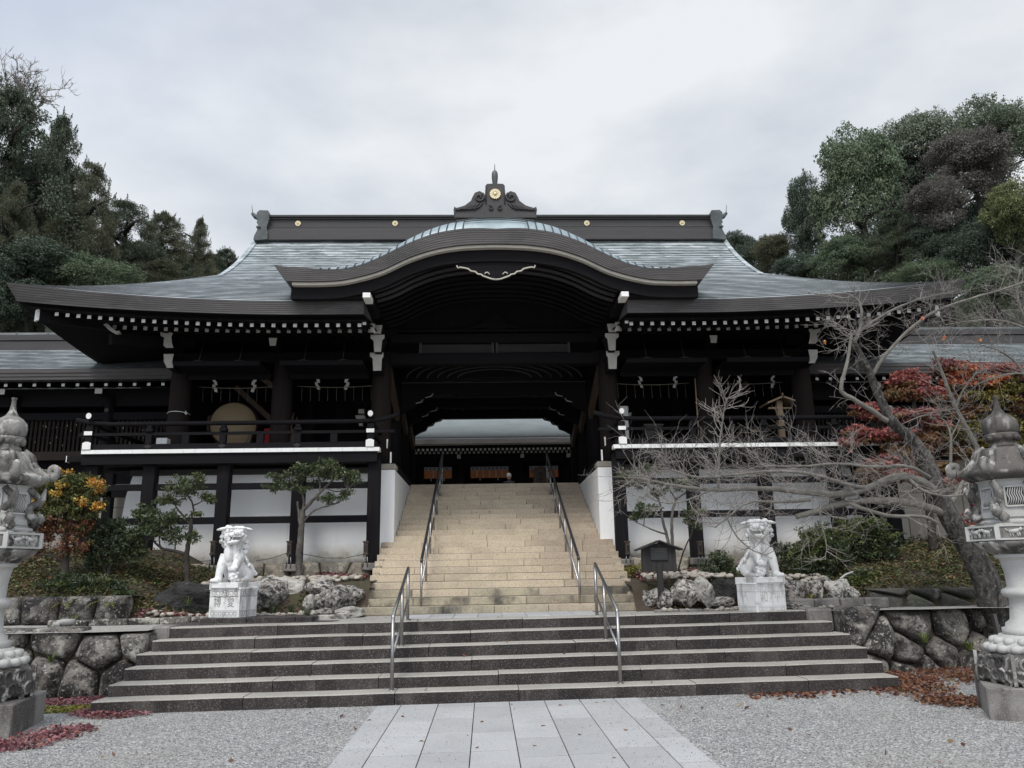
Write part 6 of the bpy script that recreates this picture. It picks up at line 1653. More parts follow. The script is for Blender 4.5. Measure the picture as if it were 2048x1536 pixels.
# ------------------------------------------------------------------ notice board on a post
NB = thing('notice_board', 'small roofed dark wooden notice board on a single post at the stair foot', 'notice board', (2.78,13.95,.9))
b = MB(); c = at(1325,1215,13.95); X = c.x
zt = at(1325,1082,13.95).z; zb = at(1325,1143,13.95).z; w = .30
b.box(X-.05,X+.05,13.97,14.05,.88,zb+.1); b.build('post', M['timber_grey_v'], NB, bevel=.006)
b = MB(); b.prism([(X-w,zb),(X+w,zb),(X+w-.01,zt-.10),(X,zt-.03),(X-w+.01,zt-.10)],13.98,14.10,'y'); b.build('board', M['timber_grey_v'], NB, bevel=.006)
b = MB(); b.bar((X-.40,14.02,zt-.15),(X+.01,14.02,zt+.005),.30,.028); b.bar((X+.40,14.02,zt-.15),(X-.01,14.02,zt+.005),.30,.028); b.build('roof', M['timber_grey_v'], NB, bevel=.004)
b = MB(); b.box(X-.155,X+.145,13.955,13.98,zb+.19,zb+.40); pl = b.build('sign_plate', M['board_green'], NB, bevel=.004)
b = MB()
for k in range(6): b.box(X-.125,X+.115-.05*(k==5),13.952,13.956,zb+.365-.028*k,zb+.371-.028*k)
b.box(X-.155,X+.145,13.95,13.957,zb+.385,zb+.40); b.build('engraved_lines', M['timber_grey'], pl)

# ------------------------------------------------------------------ small post lights along the wall and their cable
for i,(px,d) in enumerate(((425,16.2),(578,16.2),(731,16.2),(1256,16.2),(1401,16.2))):
    c = at(px,1110,d); X = c.x; z0 = 1.72; zt = at(px,1082,d).z
    labs5 = ['small rusty lantern lamp on two thin legs behind the lion inscribed 博愛 (philanthropy)','small lantern lamp on thin legs beside the trunk of the tall cloud pruned tree','small lantern lamp on thin legs against the white cheek wall on the drum side','small lantern lamp on thin legs against the white cheek wall on the notice board side','small lantern lamp on thin legs behind the notice board']
    G = thing('garden_lamp', labs5[i], 'garden lamp', (X,d,z0), group='small lantern lamps along the wall foot')
    b = MB(); b.box(X-.04,X+.04,d-.04,d+.04,zt-.24,zt-.03); b.box(X-.055,X+.055,d-.055,d+.055,zt-.03,zt); b.box(X-.05,X+.05,d-.05,d+.05,zt-.27,zt-.24) 
    b.build('lamp_body', M['rusty'], G, bevel=.004)
    b = MB(); b.box(X-.025,X+.025,d-.044,d-.041,zt-.21,zt-.08); b.build('lamp_glass', M['iron'], G)
    for sx in (-.03,.03):
        b = MB(); b.tube([(X+sx,d,zt-.27),(X+sx*1.6,d,z0)],.012,6); b.build('leg', M['steel'], G)
cab = MB()
pts = [(285,1108),(330,1118),(380,1124),(425,1122)]; 
for seg in ([(290,1106),(330,1118),(380,1124),(425,1121)],[(512,1122),(545,1116),(578,1105)],[(606,1108),(650,1116),(690,1116),(731,1108)],[(1262,1112),(1290,1117)]):
    cab.tube([at(px,py,16.15) for px,py in seg],.006,5)
tag(cab.build('power_cable', M['iron']), 'thin black cable looping between the small lamps along the wall', 'cable')

# ------------------------------------------------------------------ pipes, hoses, stake on the terrace
t = thing('drain_pipe','short grey plastic drain pipe lying on the gravel by the boulder revetment with hoses','pipe',at(1840,1226,13.3))
b = MB(); p = [at(1800,1223,13.35),at(1840,1226,13.2),at(1862,1226,13.15),at(1874,1234,13.0)]
b.tube(p,[.045,.05,.052,.05],12); b.build('pipe', M['plastic_grey'], t)
t = thing('drain_pipe','pale grey pipe elbow lying at the kerb below the ferns','pipe',at(125,1246,13.3))
b = MB(); b.tube([at(112,1254,13.2),at(118,1246,13.3),at(128,1244,13.3),at(150,1243,13.35)],[.045,.05,.05,.045],12); b.build('pipe', M['plastic_grey'], t)
hl = ['ribbed dark striped hose hanging over the revetment, nearest the stair','ribbed dark striped hose hanging over the revetment, between its two neighbours','ribbed dark striped hose hanging over the revetment, nearest the single pale hose']
for k in range(3):
    dx = k*5; t = thing('ribbed_hose', hl[k], 'hose', at(1905+dx,1230,13.6), group='striped hoses hanging over the revetment')
    p = [at(1893+dx,1186,14.1),at(1898+dx,1186,13.8),at(1903+dx,1196,13.68),at(1905+dx,1214,13.64),at(1909+dx,1233,13.62)]
    b = MB(); b.tube(p,.022,8); b.build('hose', M['hose_white'], t); b = MB(); b.tube([q+Vector((-.016,-.014,0)) for q in p],.010,6); b.build('stripe', M['hose_dark'], t)
t = thing('pale_hose','single pale hose bending over the revetment beside the striped hoses','hose',at(1925,1225,13.7))
b = MB(); b.tube([at(1910,1181,14.0),at(1918,1184,13.75),at(1926,1200,13.68),at(1931,1230,13.66)],.020,8); b.build('hose', M['hose_white'], t)
t = thing('pale_hose','white conduit arching over the planted bank between the green shrubs','hose',at(1720,1145,14.6))
b = MB(); b.tube([at(1680,1158,14.3),at(1692,1149,14.4),at(1712,1142,14.5),at(1735,1139,14.7),at(1756,1141,14.9)],.018,8); b.build('hose', M['hose_white'], t)
t = thing('pale_hose','white conduit running down the bank below the squared stone wall','hose',at(1850,1140,15.5))
b = MB(); b.tube([at(1836,1114,16.0),at(1843,1117,15.8),at(1850,1135,15.5),at(1853,1146,15.3),at(1868,1155,15.1)],.016,8); b.build('hose', M['hose_white'], t)
t = thing('wooden_stake','weathered square wooden stake standing at the foot of the leaning bare tree','stake',at(1998,1290,12.3))
b = MB(); p = at(2002,1292,12.25); q = at(1987,1228,12.25); b.bar(p,q,.075,.05); b.build('stake', M['timber_grey'], t, bevel=.004)
# ------------------------------------------------------------------ foliage tools
nr = np.random.RandomState(12)
def unit(a): return a/np.maximum(1e-9, np.linalg.norm(a, axis=-1, keepdims=True))
def leaf_quads(C, D, N, L, Wd):
    """kites: centre C, long axis D, face normal N, length L, width Wd"""
    D = unit(D); S = unit(np.cross(D, N)); L = np.asarray(L).reshape(-1,1); Wd = np.asarray(Wd).reshape(-1,1)
    N2 = np.cross(S, D)
    return np.stack([C-D*L*.5, C+S*Wd*.5-D*L*.02+N2*Wd*.12, C+D*L*.5, C-S*Wd*.5-D*L*.02+N2*Wd*.12], axis=1)
def blob(c, r, n, L, Wd, out=.6, droop=0.0, fill=.35, rs=None, lump=.0):
    """leaves through an ellipsoid, denser to its skin"""
    rs = rs or nr
    u = unit(rs.normal(size=(n,3))); rad = fill+(1-fill)*rs.rand(n,1)**.6
    if lump:
        k = np.sin(u[:,:1]*5.1+c[0]*3)*np.sin(u[:,1:2]*4.3+c[2]*2)*np.sin(u[:,2:]*4.7+c[1]); rad = rad*(1+lump*k)
    C = np.asarray(c)+u*rad*np.asarray(r)
    D = unit(u*out+rs.normal(size=(n,3))*.7+np.array([0,0,-droop])); N = unit(u*.6+np.array([0,0,.6])+rs.normal(size=(n,3))*.6)
    return leaf_quads(C, D, N, L*rs.uniform(.7,1.3,n), Wd*rs.uniform(.7,1.3,n))
def foliage(name, chunks, mats, parent):
    """chunks: list of (quads, material index)"""
    V = np.concatenate([q for q,_ in chunks]); mi = np.concatenate([np.full(len(q),m) for q,m in chunks])
    return link(name, arrays_mesh(name, V, 4, mats, mi), parent)

# ------------------------------------------------------------------ wooded hillside: crowns
def crown_broad(seed, lobes=80, per=420, leaf=.046):
    rs = np.random.RandomState(seed); Q = []; ph = rs.uniform(0,6.28,4)
    for k in range(lobes):
        u = unit(rs.normal(size=3)); u[2] = u[2] if rs.rand() < .45 else abs(u[2]); u = unit(u); az = math.atan2(u[1],u[0])
        irr = 1+.10*math.sin(az*2+ph[0])+.06*math.sin(az*5+ph[1])+.08*math.sin(u[2]*5+ph[2])
        rr = rs.uniform(.42,.82)*irr; c = u*rr; lr = rs.choice([.13,.18,.24,.31],p=[.25,.3,.3,.15])*rs.uniform(.85,1.15)
        n = int(per*(lr/.25)**1.8); lf = leaf*rs.uniform(.75,1.25)
        v = unit(rs.normal(size=(n,3))); v = unit(v+u*.5+np.array([0,0,.28])); rad = (.5+.5*rs.rand(n,1)**.5)*lr*(1+.28*np.sin(v[:,:1]*6+k)*np.sin(v[:,2:]*7+k))
        C = c+v*rad*np.array([1.15,1.15,.8]); D = unit(v*.5+rs.normal(size=(n,3))*.8+np.array([0,0,-.2])); N = unit(v*.7+np.array([0,0,.5])+rs.normal(size=(n,3))*.5)
        Q.append(leaf_quads(C,D,N,lf*rs.uniform(.5,1.4,n),lf*.52*rs.uniform(.7,1.3,n)))
        if k%2 == 0:                            # loose sprigs breaking the outline
            for q in range(2):
                w = unit(u+rs.normal(size=3)*.5); m = 34; t = rs.rand(m,1); st = c+w*lr*.8
                C = st+w*t*.10+rs.normal(size=(m,3))*.024; D = unit(w+rs.normal(size=(m,3))*.7); N = unit(rs.normal(size=(m,3))+np.array([0,0,.6]))
                Q.append(leaf_quads(C,D,N,lf*rs.uniform(.6,1.2,m),lf*.5*rs.uniform(.7,1.3,m)))
    return np.concatenate(Q)
def crown_conifer(seed, clumps=130, leaf=.030, pointed=.6):
    """evergreen of layered, drooping sprays: flattened clumps on a tapering body"""
    rs = np.random.RandomState(seed); Q = []
    for k in range(clumps):
        h = rs.rand()**.9; a = rs.rand()*6.283
        body = min(1.0,.55+1.6*h)*(1-h)**pointed if h > .02 else .6
        body *= 1+.16*math.sin(a*2+seed)+.12*math.sin(a*3+h*11)
        ro = body*rs.uniform(.55,1.0) if k%4 else body*rs.uniform(.1,.5)
        c = np.array([ro*math.cos(a),ro*math.sin(a),-1+2*h]); sr = rs.uniform(.12,.21)*(.55+.6*(1-h))
        n = int(520*(sr/.17)**1.5); dv = np.array([math.cos(a),math.sin(a),-.25])
        v = unit(rs.normal(size=(n,3))+np.array([0,0,.25])); rad = rs.rand(n,1)**.5
        C = c+v*rad*sr*np.array([1.2,1.2,.75]); ext = ((C-c)@dv)[:,None]; C = C+np.array([0,0,-1.0])*np.maximum(0,ext)**2*2.0
        D = unit(dv*.9+rs.normal(size=(n,3))*.45+np.array([0,0,-.45])+v*.4); N = unit(rs.normal(size=(n,3))*.7+np.array([0,0,.8]))
        Q.append(leaf_quads(C,D,N,leaf*rs.uniform(.6,1.5,n),leaf*.40*rs.uniform(.7,1.3,n)))
    for k in range(26):                         # ragged leader sprays at the top and edges
        h = rs.uniform(.55,1.0); a = rs.rand()*6.283; body = (1-h)**pointed
        c = np.array([body*math.cos(a),body*math.sin(a),-1+2*h]); n = 70; t = rs.rand(n,1)
        up_ = np.array([.35*math.cos(a),.35*math.sin(a),.9])*.16
        C = c+t*up_+rs.normal(size=(n,3))*.022*(1.1-t); D = unit(up_/.16+rs.normal(size=(n,3))*.6); N = unit(rs.normal(size=(n,3))+np.array([0,0,.5]))
        Q.append(leaf_quads(C,D,N,leaf*rs.uniform(.6,1.3,n),leaf*.36*rs.uniform(.7,1.3,n)))
    return np.concatenate(Q)
CM_B = [crown_broad(100+i, 100+10*i) for i in range(3)]
CM_C = [crown_conifer(200+i, 200, .031, (.50,.72,.42)[i]) for i in range(3)]
def fmat(name, c1, c2): return mat(name, c1, c2, .35, .35, .65, .6, island=.24, trans=.22, objrand=0, spec=.35)
FM = {'conifer': fmat('cypress foliage',(.066,.090,.058),(.098,.118,.070)), 'conifer_brown': fmat('bronzed cypress foliage',(.084,.096,.058),(.116,.116,.068)),
      'green': fmat('broadleaf foliage',(.105,.145,.085),(.145,.182,.105)), 'dark': fmat('dark broadleaf foliage',(.060,.085,.060),(.085,.108,.070)),
      'grey': fmat('silvery broadleaf foliage',(.175,.200,.142),(.130,.162,.108)), 'purple': fmat('purplish brown foliage',(.118,.108,.096),(.150,.136,.116)),
      'yellow': fmat('yellow green foliage',(.175,.190,.078),(.120,.150,.065)), 'olive': fmat('olive brown foliage',(.120,.112,.062),(.090,.092,.054))}
_cm = {}
def crown_me(kind, var, mk):
    key = (kind,var,mk)
    if key not in _cm:
        _cm[key] = arrays_mesh('crown', (CM_B if kind == 'b' else CM_C)[var], 4, FM[mk])
    return _cm[key]
rf2 = random.Random(77)
def forest_tree(label, px, py, rx, ry, D, kind, var, mk, group, name):
    c = at(px,py,D); k = m_per_px(D); R_x, R_z = rx*k*(1.12 if kind == 'b' else 1.22), ry*k*1.06
    zb = min(hillz(c.x,D), c.z-R_z*.75)-.5
    t = thing(name, label, 'tree', (c.x,D,zb), rf2.uniform(0,6.28), group=group, world=False)
    cr = link('crown', crown_me(kind,var,mk), t); cr.location = (0,0,c.z-zb); cr.scale = (R_x,R_x*.95,R_z)
    b = MB(); H = c.z-zb+R_z*.75; r0 = .02*H+.06
    pts = [(.15*math.sin(i*1.3),.15*math.cos(i*1.7),H*i/8) for i in range(9)]; b.tube(pts,[r0*(1-.85*i/8) for i in range(9)],8)
    for q in range(9):
        z = max(.3,(c.z-zb)-R_z*.6+R_z*1.1*q/9); a = q*2.4; b.tube([(0,0,z),(R_x*.35*math.cos(a),R_x*.35*math.sin(a),z+R_z*.12),(R_x*.7*math.cos(a+.2),R_x*.7*math.sin(a+.2),z+R_z*.2)],[r0*.4,r0*.25,r0*.08],5)
    b.build('trunk', M['bark_dark'], t)
GL = 'cypresses and cedars on the slope behind the drum side corridor'; GR = 'trees on the slope behind the maple side corridor'
for a in [
 ('tallest cypress on the slope, reaching the frame edge high over the corridor by the drum',0,405,165,245,41,'c',0,'conifer',GL,'cypress_tree'),
 ('tall ragged cypress just inside the tallest one',105,425,102,205,44,'c',1,'conifer',GL,'cypress_tree'),
 ('middle height bronzed cypress above the lifted eave corner on the drum side',168,470,75,152,42,'c',2,'conifer_brown',GL,'cypress_tree'),
 ('rounded dark cedar halfway down the slope between the tall cypresses and the roof',245,505,92,104,47,'c',2,'conifer',GL,'cypress_tree'),
 ('broad bronzed cedar just left of the small pointed cedar',322,515,80,92,50,'c',0,'conifer_brown',GL,'cypress_tree'),
 ('small pointed cedar standing out against the sky near the roof slope',397,512,38,78,56,'c',1,'conifer_brown',GL,'cypress_tree'),
 ('lowest far cedar touching the sweep of the roof on the drum side',450,545,52,48,62,'c',0,'conifer',GL,'cypress_tree'),
 ('bushy evergreen low in front of the tallest cypress above the corridor ridge',60,575,110,95,37,'b',0,'dark',GL,'evergreen_tree'),
 ('glossy low evergreen right above the eave corner on the drum side',190,575,95,70,38,'b',1,'green',GL,'evergreen_tree'),
 ('low bronzed cypress peeping over the front roof slope on the drum side',330,578,90,55,45,'c',2,'conifer_brown',GL,'cypress_tree'),
 ('dark evergreen under the tallest cypress at the frame edge',-40,600,80,110,35,'b',2,'dark',GL,'evergreen_tree'),
 ('brownish cypress overlapping the tallest cypress at the frame edge',20,480,75,120,38,'c',1,'conifer_brown',GL,'cypress_tree'),
 ('far rounded tree touching the ridge end on the maple side',1470,503,42,42,76,'b',0,'dark',GR,'broadleaf_tree'),
 ('olive brown tree between the far rounded tree and the dark slope edge tree',1548,505,42,46,62,'b',1,'olive',GR,'broadleaf_tree'),
 ('dark tree forming the outer edge of the slope, below the tall green one',1612,455,52,125,54,'b',2,'dark',GR,'broadleaf_tree'),
 ('tall mid green broadleaf tree, the widest on the slope',1722,405,105,172,49,'b',0,'green',GR,'broadleaf_tree'),
 ('high green tree crowning the slope beside the purplish dome',1845,320,90,128,54,'b',1,'grey',GR,'broadleaf_tree'),
 ('silvery green tree at the top of the slope behind the purplish dome',1975,300,110,115,56,'b',2,'grey',GR,'broadleaf_tree'),
 ('large purplish brown dome shaped tree',1945,345,100,92,43,'b',0,'purple',GR,'broadleaf_tree'),
 ('smaller purplish tree tucked below the large purplish dome',1868,415,66,68,42,'b',1,'purple',GR,'broadleaf_tree'),
 ('yellow green rounded tree at the frame edge below the purplish dome',2025,435,66,82,38,'b',2,'yellow',GR,'broadleaf_tree'),
 ('leafy green tree low in front of the tall mid green one',1790,500,85,80,44,'c',2,'conifer',GR,'broadleaf_tree'),
 ('bushy green tree over the roof sweep at the slope edge',1690,530,70,66,45,'b',2,'green',GR,'broadleaf_tree'),
 ('dark shaded tree under the yellow green one',1955,525,95,90,41,'b',1,'dark',GR,'broadleaf_tree'),
 ('dark shaded tree below the smaller purplish one',1875,510,66,75,42.5,'b',0,'dark',GR,'broadleaf_tree'),
 ('low greyish bush above the lifted eave corner on the maple side',1990,585,75,55,34,'b',0,'green',GR,'broadleaf_tree'),
 ('low dark tree over the roof sweep beside the olive brown tree',1600,555,60,48,47,'b',0,'dark',GR,'broadleaf_tree'),
 ('dark tree filling the slope between the tall green one and the purplish dome',1800,420,90,130,58,'b',2,'dark',GR,'broadleaf_tree'),
 ('dark tree deep in the slope behind the yellow green one',2000,480,110,120,60,'b',1,'dark',GR,'broadleaf_tree'),
 ('dark tree filling the foot of the slope behind the leafy conifer',1740,540,120,70,55,'b',0,'dark',GR,'broadleaf_tree'),
 ('dark cypress filling the slope behind the tall cypresses',80,470,150,150,52,'c',0,'conifer',GL,'cypress_tree'),
 ('dark evergreen at the slope foot between the cedars',280,565,120,60,52,'b',1,'dark',GL,'evergreen_tree'),
 ('dark far tree closing the gap between the roof and the slope edge tree',1530,520,60,50,70,'b',1,'dark',GR,'broadleaf_tree'),
 ('dark evergreen closing the gap behind the small pointed cedar',410,560,85,50,64,'b',2,'dark',GL,'evergreen_tree'),
 ('low green bush right behind the lifted roof tip on the maple side',1850,565,80,45,40,'b',2,'green',GR,'broadleaf_tree')]:
    forest_tree(*a)

# ------------------------------------------------------------------ branching tools
def poly_smooth(P, it=2):
    P = [Vector(p) for p in P]
    for _ in range(it):
        out = [P[0]]
        for i in range(len(P)-1): out += [P[i]*.75+P[i+1]*.25, P[i]*.25+P[i+1]*.75]
        out.append(P[-1]); P = out
    return P
def limb(b, P, r0, r1, n=9, it=2, wob=0.0, rr=None):
    Q = poly_smooth(P, it); m = len(Q)-1
    if wob:
        for i in range(1,m): Q[i] = Q[i]+Vector((rr.uniform(-wob,wob),rr.uniform(-wob,wob),rr.uniform(-wob,wob)))
    b.tube(Q, [r0+(r1-r0)*i/m for i in range(m+1)], n); return Q
def twig(b, p, d, L, r, rr, depth, spread=.75, lift=.10, flat=.55, kids=(2,4)):
    n = 4 if L > .25 else 3; pts = [p]; d = d.normalized(); seg = L/n
    for i in range(n):
        d = (d+Vector((rr.gauss(0,.20),rr.gauss(0,.20),rr.gauss(0,.16)+lift*.5))).normalized(); pts.append(pts[-1]+d*seg)
    b.tube(pts, [r*(1-.62*i/n) for i in range(n+1)], 4 if r > .006 else 3, cap=False)
    if depth <= 0: return
    for k in range(rr.randint(*kids)):
        t = rr.uniform(.25,1.0); i = min(n-1,int(t*n)); q = pts[i].lerp(pts[i+1], t*n-i)
        ax = Vector((rr.gauss(0,1),rr.gauss(0,1),rr.gauss(0,1)*flat)).normalized()
        nd = (d*.75+ax*spread).normalized()
        twig(b, q, nd, L*rr.uniform(.42,.72), max(.0024,r*.70), rr, depth-1, spread, lift, flat, kids)
def dress(b, Q, n, L, r, rr, depth=2, t0=.15, side=None, lift=.1, flat=.55, kids=(2,4)):
    m = len(Q)-1
    for k in range(n):
        t = t0+(1-t0)*(k+rr.random())/n; i = min(m-1,int(t*m)); q = Q[i].lerp(Q[i+1], t*m-i); tan = (Q[i+1]-Q[i]).normalized()
        ax = Vector((rr.gauss(0,1),rr.gauss(0,1),rr.gauss(0,1)*flat+lift*2)); ax = (ax-tan*ax.dot(tan)).normalized()
        twig(b, q, tan*.5+ax*.9, L*rr.uniform(.55,1.25), r, rr, depth, lift=lift, flat=flat, kids=kids)
def A(*pts): return [at(*p) for p in pts]

# ------------------------------------------------------------------ cloud pruned evergreens and shrubs
def pruned_tree(label, name, limbs, pads, group=None, mats=None, leaf=(.060,.027), dens=1.55, bark='bark_dark', twigs=True, cat='tree'):
    base = limbs[0][0][0]
    T = thing(name, label, cat, base, group=group)
    rr = random.Random(len(pads)*7+int(base.x*10)); b = MB(); ends = []
    for q, (P, r0, r1) in enumerate(limbs):
        if q == 0: P = [P[0]-Vector((0,0,.40)), P[0]-Vector((0,0,.02))]+P[1:]
        ends += limb(b, P, r0, r1, 9, 2, .006, rr)
    chunks = []
    for (px,py,rx,ry,d,mi,k) in pads:
        c = at(px,py,d); s = m_per_px(d); r = (rx*s, max(rx*s*.75,.10), ry*s)
        # small twigs reaching into the pad
        if twigs:
            near = min(ends, key=lambda q: (q-c).length)
            for q in range(5): 
                e = c+Vector((rr.uniform(-.6,.6)*r[0],rr.uniform(-.6,.6)*r[1],rr.uniform(-.5,.3)*r[2])); mid = near.lerp(e,.5)+Vector((rr.uniform(-.05,.05),rr.uniform(-.05,.05),-.03)); b.tube([near,mid,e],[.012,.008,.004],4,cap=False)
        rs = np.random.RandomState(int(px*7+py)); n = int(k*dens)
        # broken into sprigs so gaps show through
        ns = max(4,n//26)
        for q in range(ns):
            u = unit(rs.normal(size=3)); cc = np.array(c)+u*np.array(r)*rs.uniform(.25,1.0); sr = rs.uniform(.05,.095)
            chunks.append((blob(cc,(sr*1.25,sr*1.25,sr*.8),26,leaf[0],leaf[1],.8,.05,.1,rs), mi if rs.rand() > .12 or len(mats) < 2 else (mi+1)%len(mats)))
    b.build('trunk', M[bark], T)
    foliage('foliage', chunks, [M[m] for m in (mats or ['leaf_niwaki'])], T)
    return T
d = 15.0
pruned_tree('small cloud pruned evergreen with a long crooked low limb, behind the black rock', 'pruned_tree',
 [(A((376,1172,d),(374,1130,d),(374,1100,d),(379,1075,d),(382,1050,d),(382,1040,d)),.058,.030),
  (A((381,1050,d),(370,1035,d),(355,1020,d),(348,1005,d),(333,995,d)),.024,.008),(A((381,1045,d),(388,1020,d),(385,1005,d),(372,985,d),(365,972,d)),.022,.008),
  (A((385,1012,d),(400,1005,d),(418,995,d)),.014,.006),(A((372,1108,d),(352,1103,d),(325,1098,d),(312,1088,d),(300,1072,d),(285,1055,d)),.034,.010),
  (A((322,1097,d),(318,1082,d),(320,1068,d),(312,1050,d)),.016,.007),(A((350,1102,d),(350,1088,d),(358,1075,d),(368,1070,d)),.014,.006),(A((306,1078,d),(290,1080,d),(272,1085,d)),.012,.005)],
 [(370,972,44,24,d,0,900),(392,962,24,16,d,0,300),(333,998,28,18,d,0,420),(416,995,26,11,d,0,300),(392,1027,11,12,d,1,90),(287,1027,24,21,d,0,460),(333,1037,42,20,d,0,640),(309,1059,46,20,d,0,700),(358,1068,34,17,d,0,420),(389,1071,16,13,d,0,160),(268,1082,26,22,d,0,420),(275,1103,26,14,d,0,280)],
 mats=['leaf_niwaki','leaf_bush'])
d = 15.9
pruned_tree('taller cloud pruned evergreen with a straight grey trunk and flat crown', 'pruned_tree',
 [(A((598,1160,d),(598,1110,d),(601,1070,d),(604,1040,d),(606,1018,d)),.075,.050),(A((606,1020,d),(622,1005,d),(640,985,d),(655,970,d),(672,955,d)),.044,.012),(A((600,1050,d),(597,1025,d),(595,1003,d)),.030,.020),
  (A((607,1044,d),(620,1027,d),(640,1015,d),(665,1010,d),(685,1000,d)),.022,.007),(A((606,1020,d),(608,1000,d),(604,985,d),(585,978,d),(562,975,d)),.026,.008),(A((650,976,d),(672,984,d),(695,978,d)),.016,.006),(A((608,998,d),(600,975,d),(580,962,d),(566,955,d)),.018,.006),(A((640,985,d),(640,965,d),(635,948,d)),.02,.008)],
 [(636,943,58,20,d,0,900),(672,948,46,18,d,0,620),(704,955,32,18,d,0,420),(566,955,34,18,d,0,460),(560,974,40,10,d,0,340),(604,979,20,8,d,0,110),(663,997,40,12,d,0,340),(690,985,22,10,d,0,160),(600,935,30,13,d,0,260),(650,925,36,10,d,0,300)],
 mats=['leaf_niwaki','leaf_bush'], bark='bark_mid')
d = 15.3
pruned_tree('slim evergreen with two bare leaning trunks behind the notice board', 'pruned_tree',
 [(A((1346,1140,d),(1345,1085,d),(1343,1050,d),(1345,1020,d),(1352,998,d),(1372,985,d)),.042,.016),(A((1342,1120,d),(1335,1075,d),(1326,1045,d),(1322,1015,d),(1316,995,d),(1300,986,d)),.036,.012),
  (A((1332,1068,d),(1310,1062,d),(1290,1052,d),(1272,1044,d)),.020,.006),(A((1352,998,d),(1342,985,d),(1335,970,d)),.020,.008),(A((1288,1052,d),(1288,1040,d),(1292,1025,d)),.012,.005),(A((1318,1000,d),(1300,975,d),(1280,962,d)),.016,.006)],
 [(1293,1015,34,15,d,0,360),(1272,1032,22,9,d,0,170),(1274,958,36,24,d,0,620),(1250,950,20,14,d,0,200),(1357,966,44,14,d,0,420),(1320,985,22,9,d,0,140),(1304,940,30,12,d,0,240)],
 mats=['leaf_niwaki','leaf_dark'], bark='bark_mid')
d = 15.6
pruned_tree('thin leaning sapling with yellow green leaves between the notice board and the dark shrub', 'sapling',
 [(A((1356,1135,d),(1368,1100,d),(1380,1075,d),(1388,1055,d),(1390,1035,d)),.020,.008)],[(1388,1027,22,14,d,0,260),(1372,1040,14,8,d,0,80),(1392,1052,12,8,d,1,70)], mats=['leaf_bush','leaf_niwaki'], bark='bark_dark')
def shrub(label, name, pads, stems, mats, leaf=(.055,.026), group=None, dens=1.35, cat='shrub'):
    return pruned_tree(label, name, stems, pads, group, mats, leaf, dens, 'bark_dark', False, cat)
d = 14.9
shrub('broad mid green shrub with pale leaf tips, beside the lion nearer the notice board', 'shrub', [(1640,1075,48,34,d,0,2400),(1610,1105,36,34,d,0,1500),(1668,1105,44,40,d,1,1800),(1636,1135,52,34,d,1,1900),(1600,1135,26,24,d,1,700)],
 [(A((1640,1180,d),(1638,1130,d),(1632,1080,d)),.03,.012),(A((1640,1170,d),(1660,1130,d),(1672,1100,d)),.02,.008)], ['leaf_bush','leaf_dark'])
d = 15.3
shrub('tall dark green shrub before the last white wall panel, under bare boughs', 'shrub', [(1700,1058,40,28,d,0,1500),(1745,1060,48,30,d,0,1900),(1760,1095,38,32,d,1,1500),(1718,1098,48,34,d,1,1800),(1790,1085,20,30,d,1,600)],
 [(A((1735,1175,d),(1735,1130,d),(1728,1080,d)),.035,.014),(A((1738,1165,d),(1752,1120,d),(1762,1080,d)),.022,.01),(A((1733,1165,d),(1712,1120,d),(1704,1080,d)),.022,.01)], ['leaf_bush','leaf_dark'])
d = 14.3
shrub('low bright green shrub spilling to the triangular slab', 'shrub', [(1725,1160,36,26,d,0,1200),(1752,1172,28,26,d,0,800),(1712,1180,20,14,d,0,300),(1740,1195,24,16,d,0,400)],[(A((1735,1215,d),(1733,1190,d),(1728,1165,d)),.02,.008)],['leaf_bush','leaf_niwaki'])
d = 14.9
shrub('small dark rounded shrub between the notice board and the lion nearer the notice board', 'shrub', [(1440,1118,30,18,d,0,620),(1424,1135,24,18,d,0,420),(1458,1136,26,20,d,1,480),(1440,1150,28,14,d,1,380)],[(A((1440,1180,d),(1438,1150,d),(1432,1120,d)),.014,.006),(A((1442,1178,d),(1452,1150,d),(1460,1125,d)),.012,.005)],['leaf_dark','leaf_niwaki'])
d = 15.6
shrub('low yellow green bush against the great stair behind the notice board', 'shrub', [(1266,1136,20,9,d,0,360),(1254,1146,14,8,d,0,160)],[(A((1264,1156,d),(1266,1138,d)),.01,.004)],['moss','leaf_bush'],(.045,.022))
d = 15.2
shrub('thin dark shrub behind the shoulder of the lion nearer the notice board', 'shrub', [(1562,1095,22,20,d,0,300),(1575,1120,18,20,d,0,240),(1548,1135,18,14,d,0,180)],[(A((1560,1170,d),(1562,1130,d),(1564,1085,d)),.012,.005)],['leaf_dark','leaf_niwaki'])
d = 16.6
shrub('small upright bush against the squared stone wall beside the leaning tree', 'shrub', [(1863,1090,15,22,d,0,420),(1842,1094,10,7,d,0,110),(1870,1108,12,12,d,1,160)],[(A((1865,1150,d),(1864,1110,d),(1862,1085,d)),.012,.005)],['leaf_dark','leaf_niwaki'])
d = 14.7
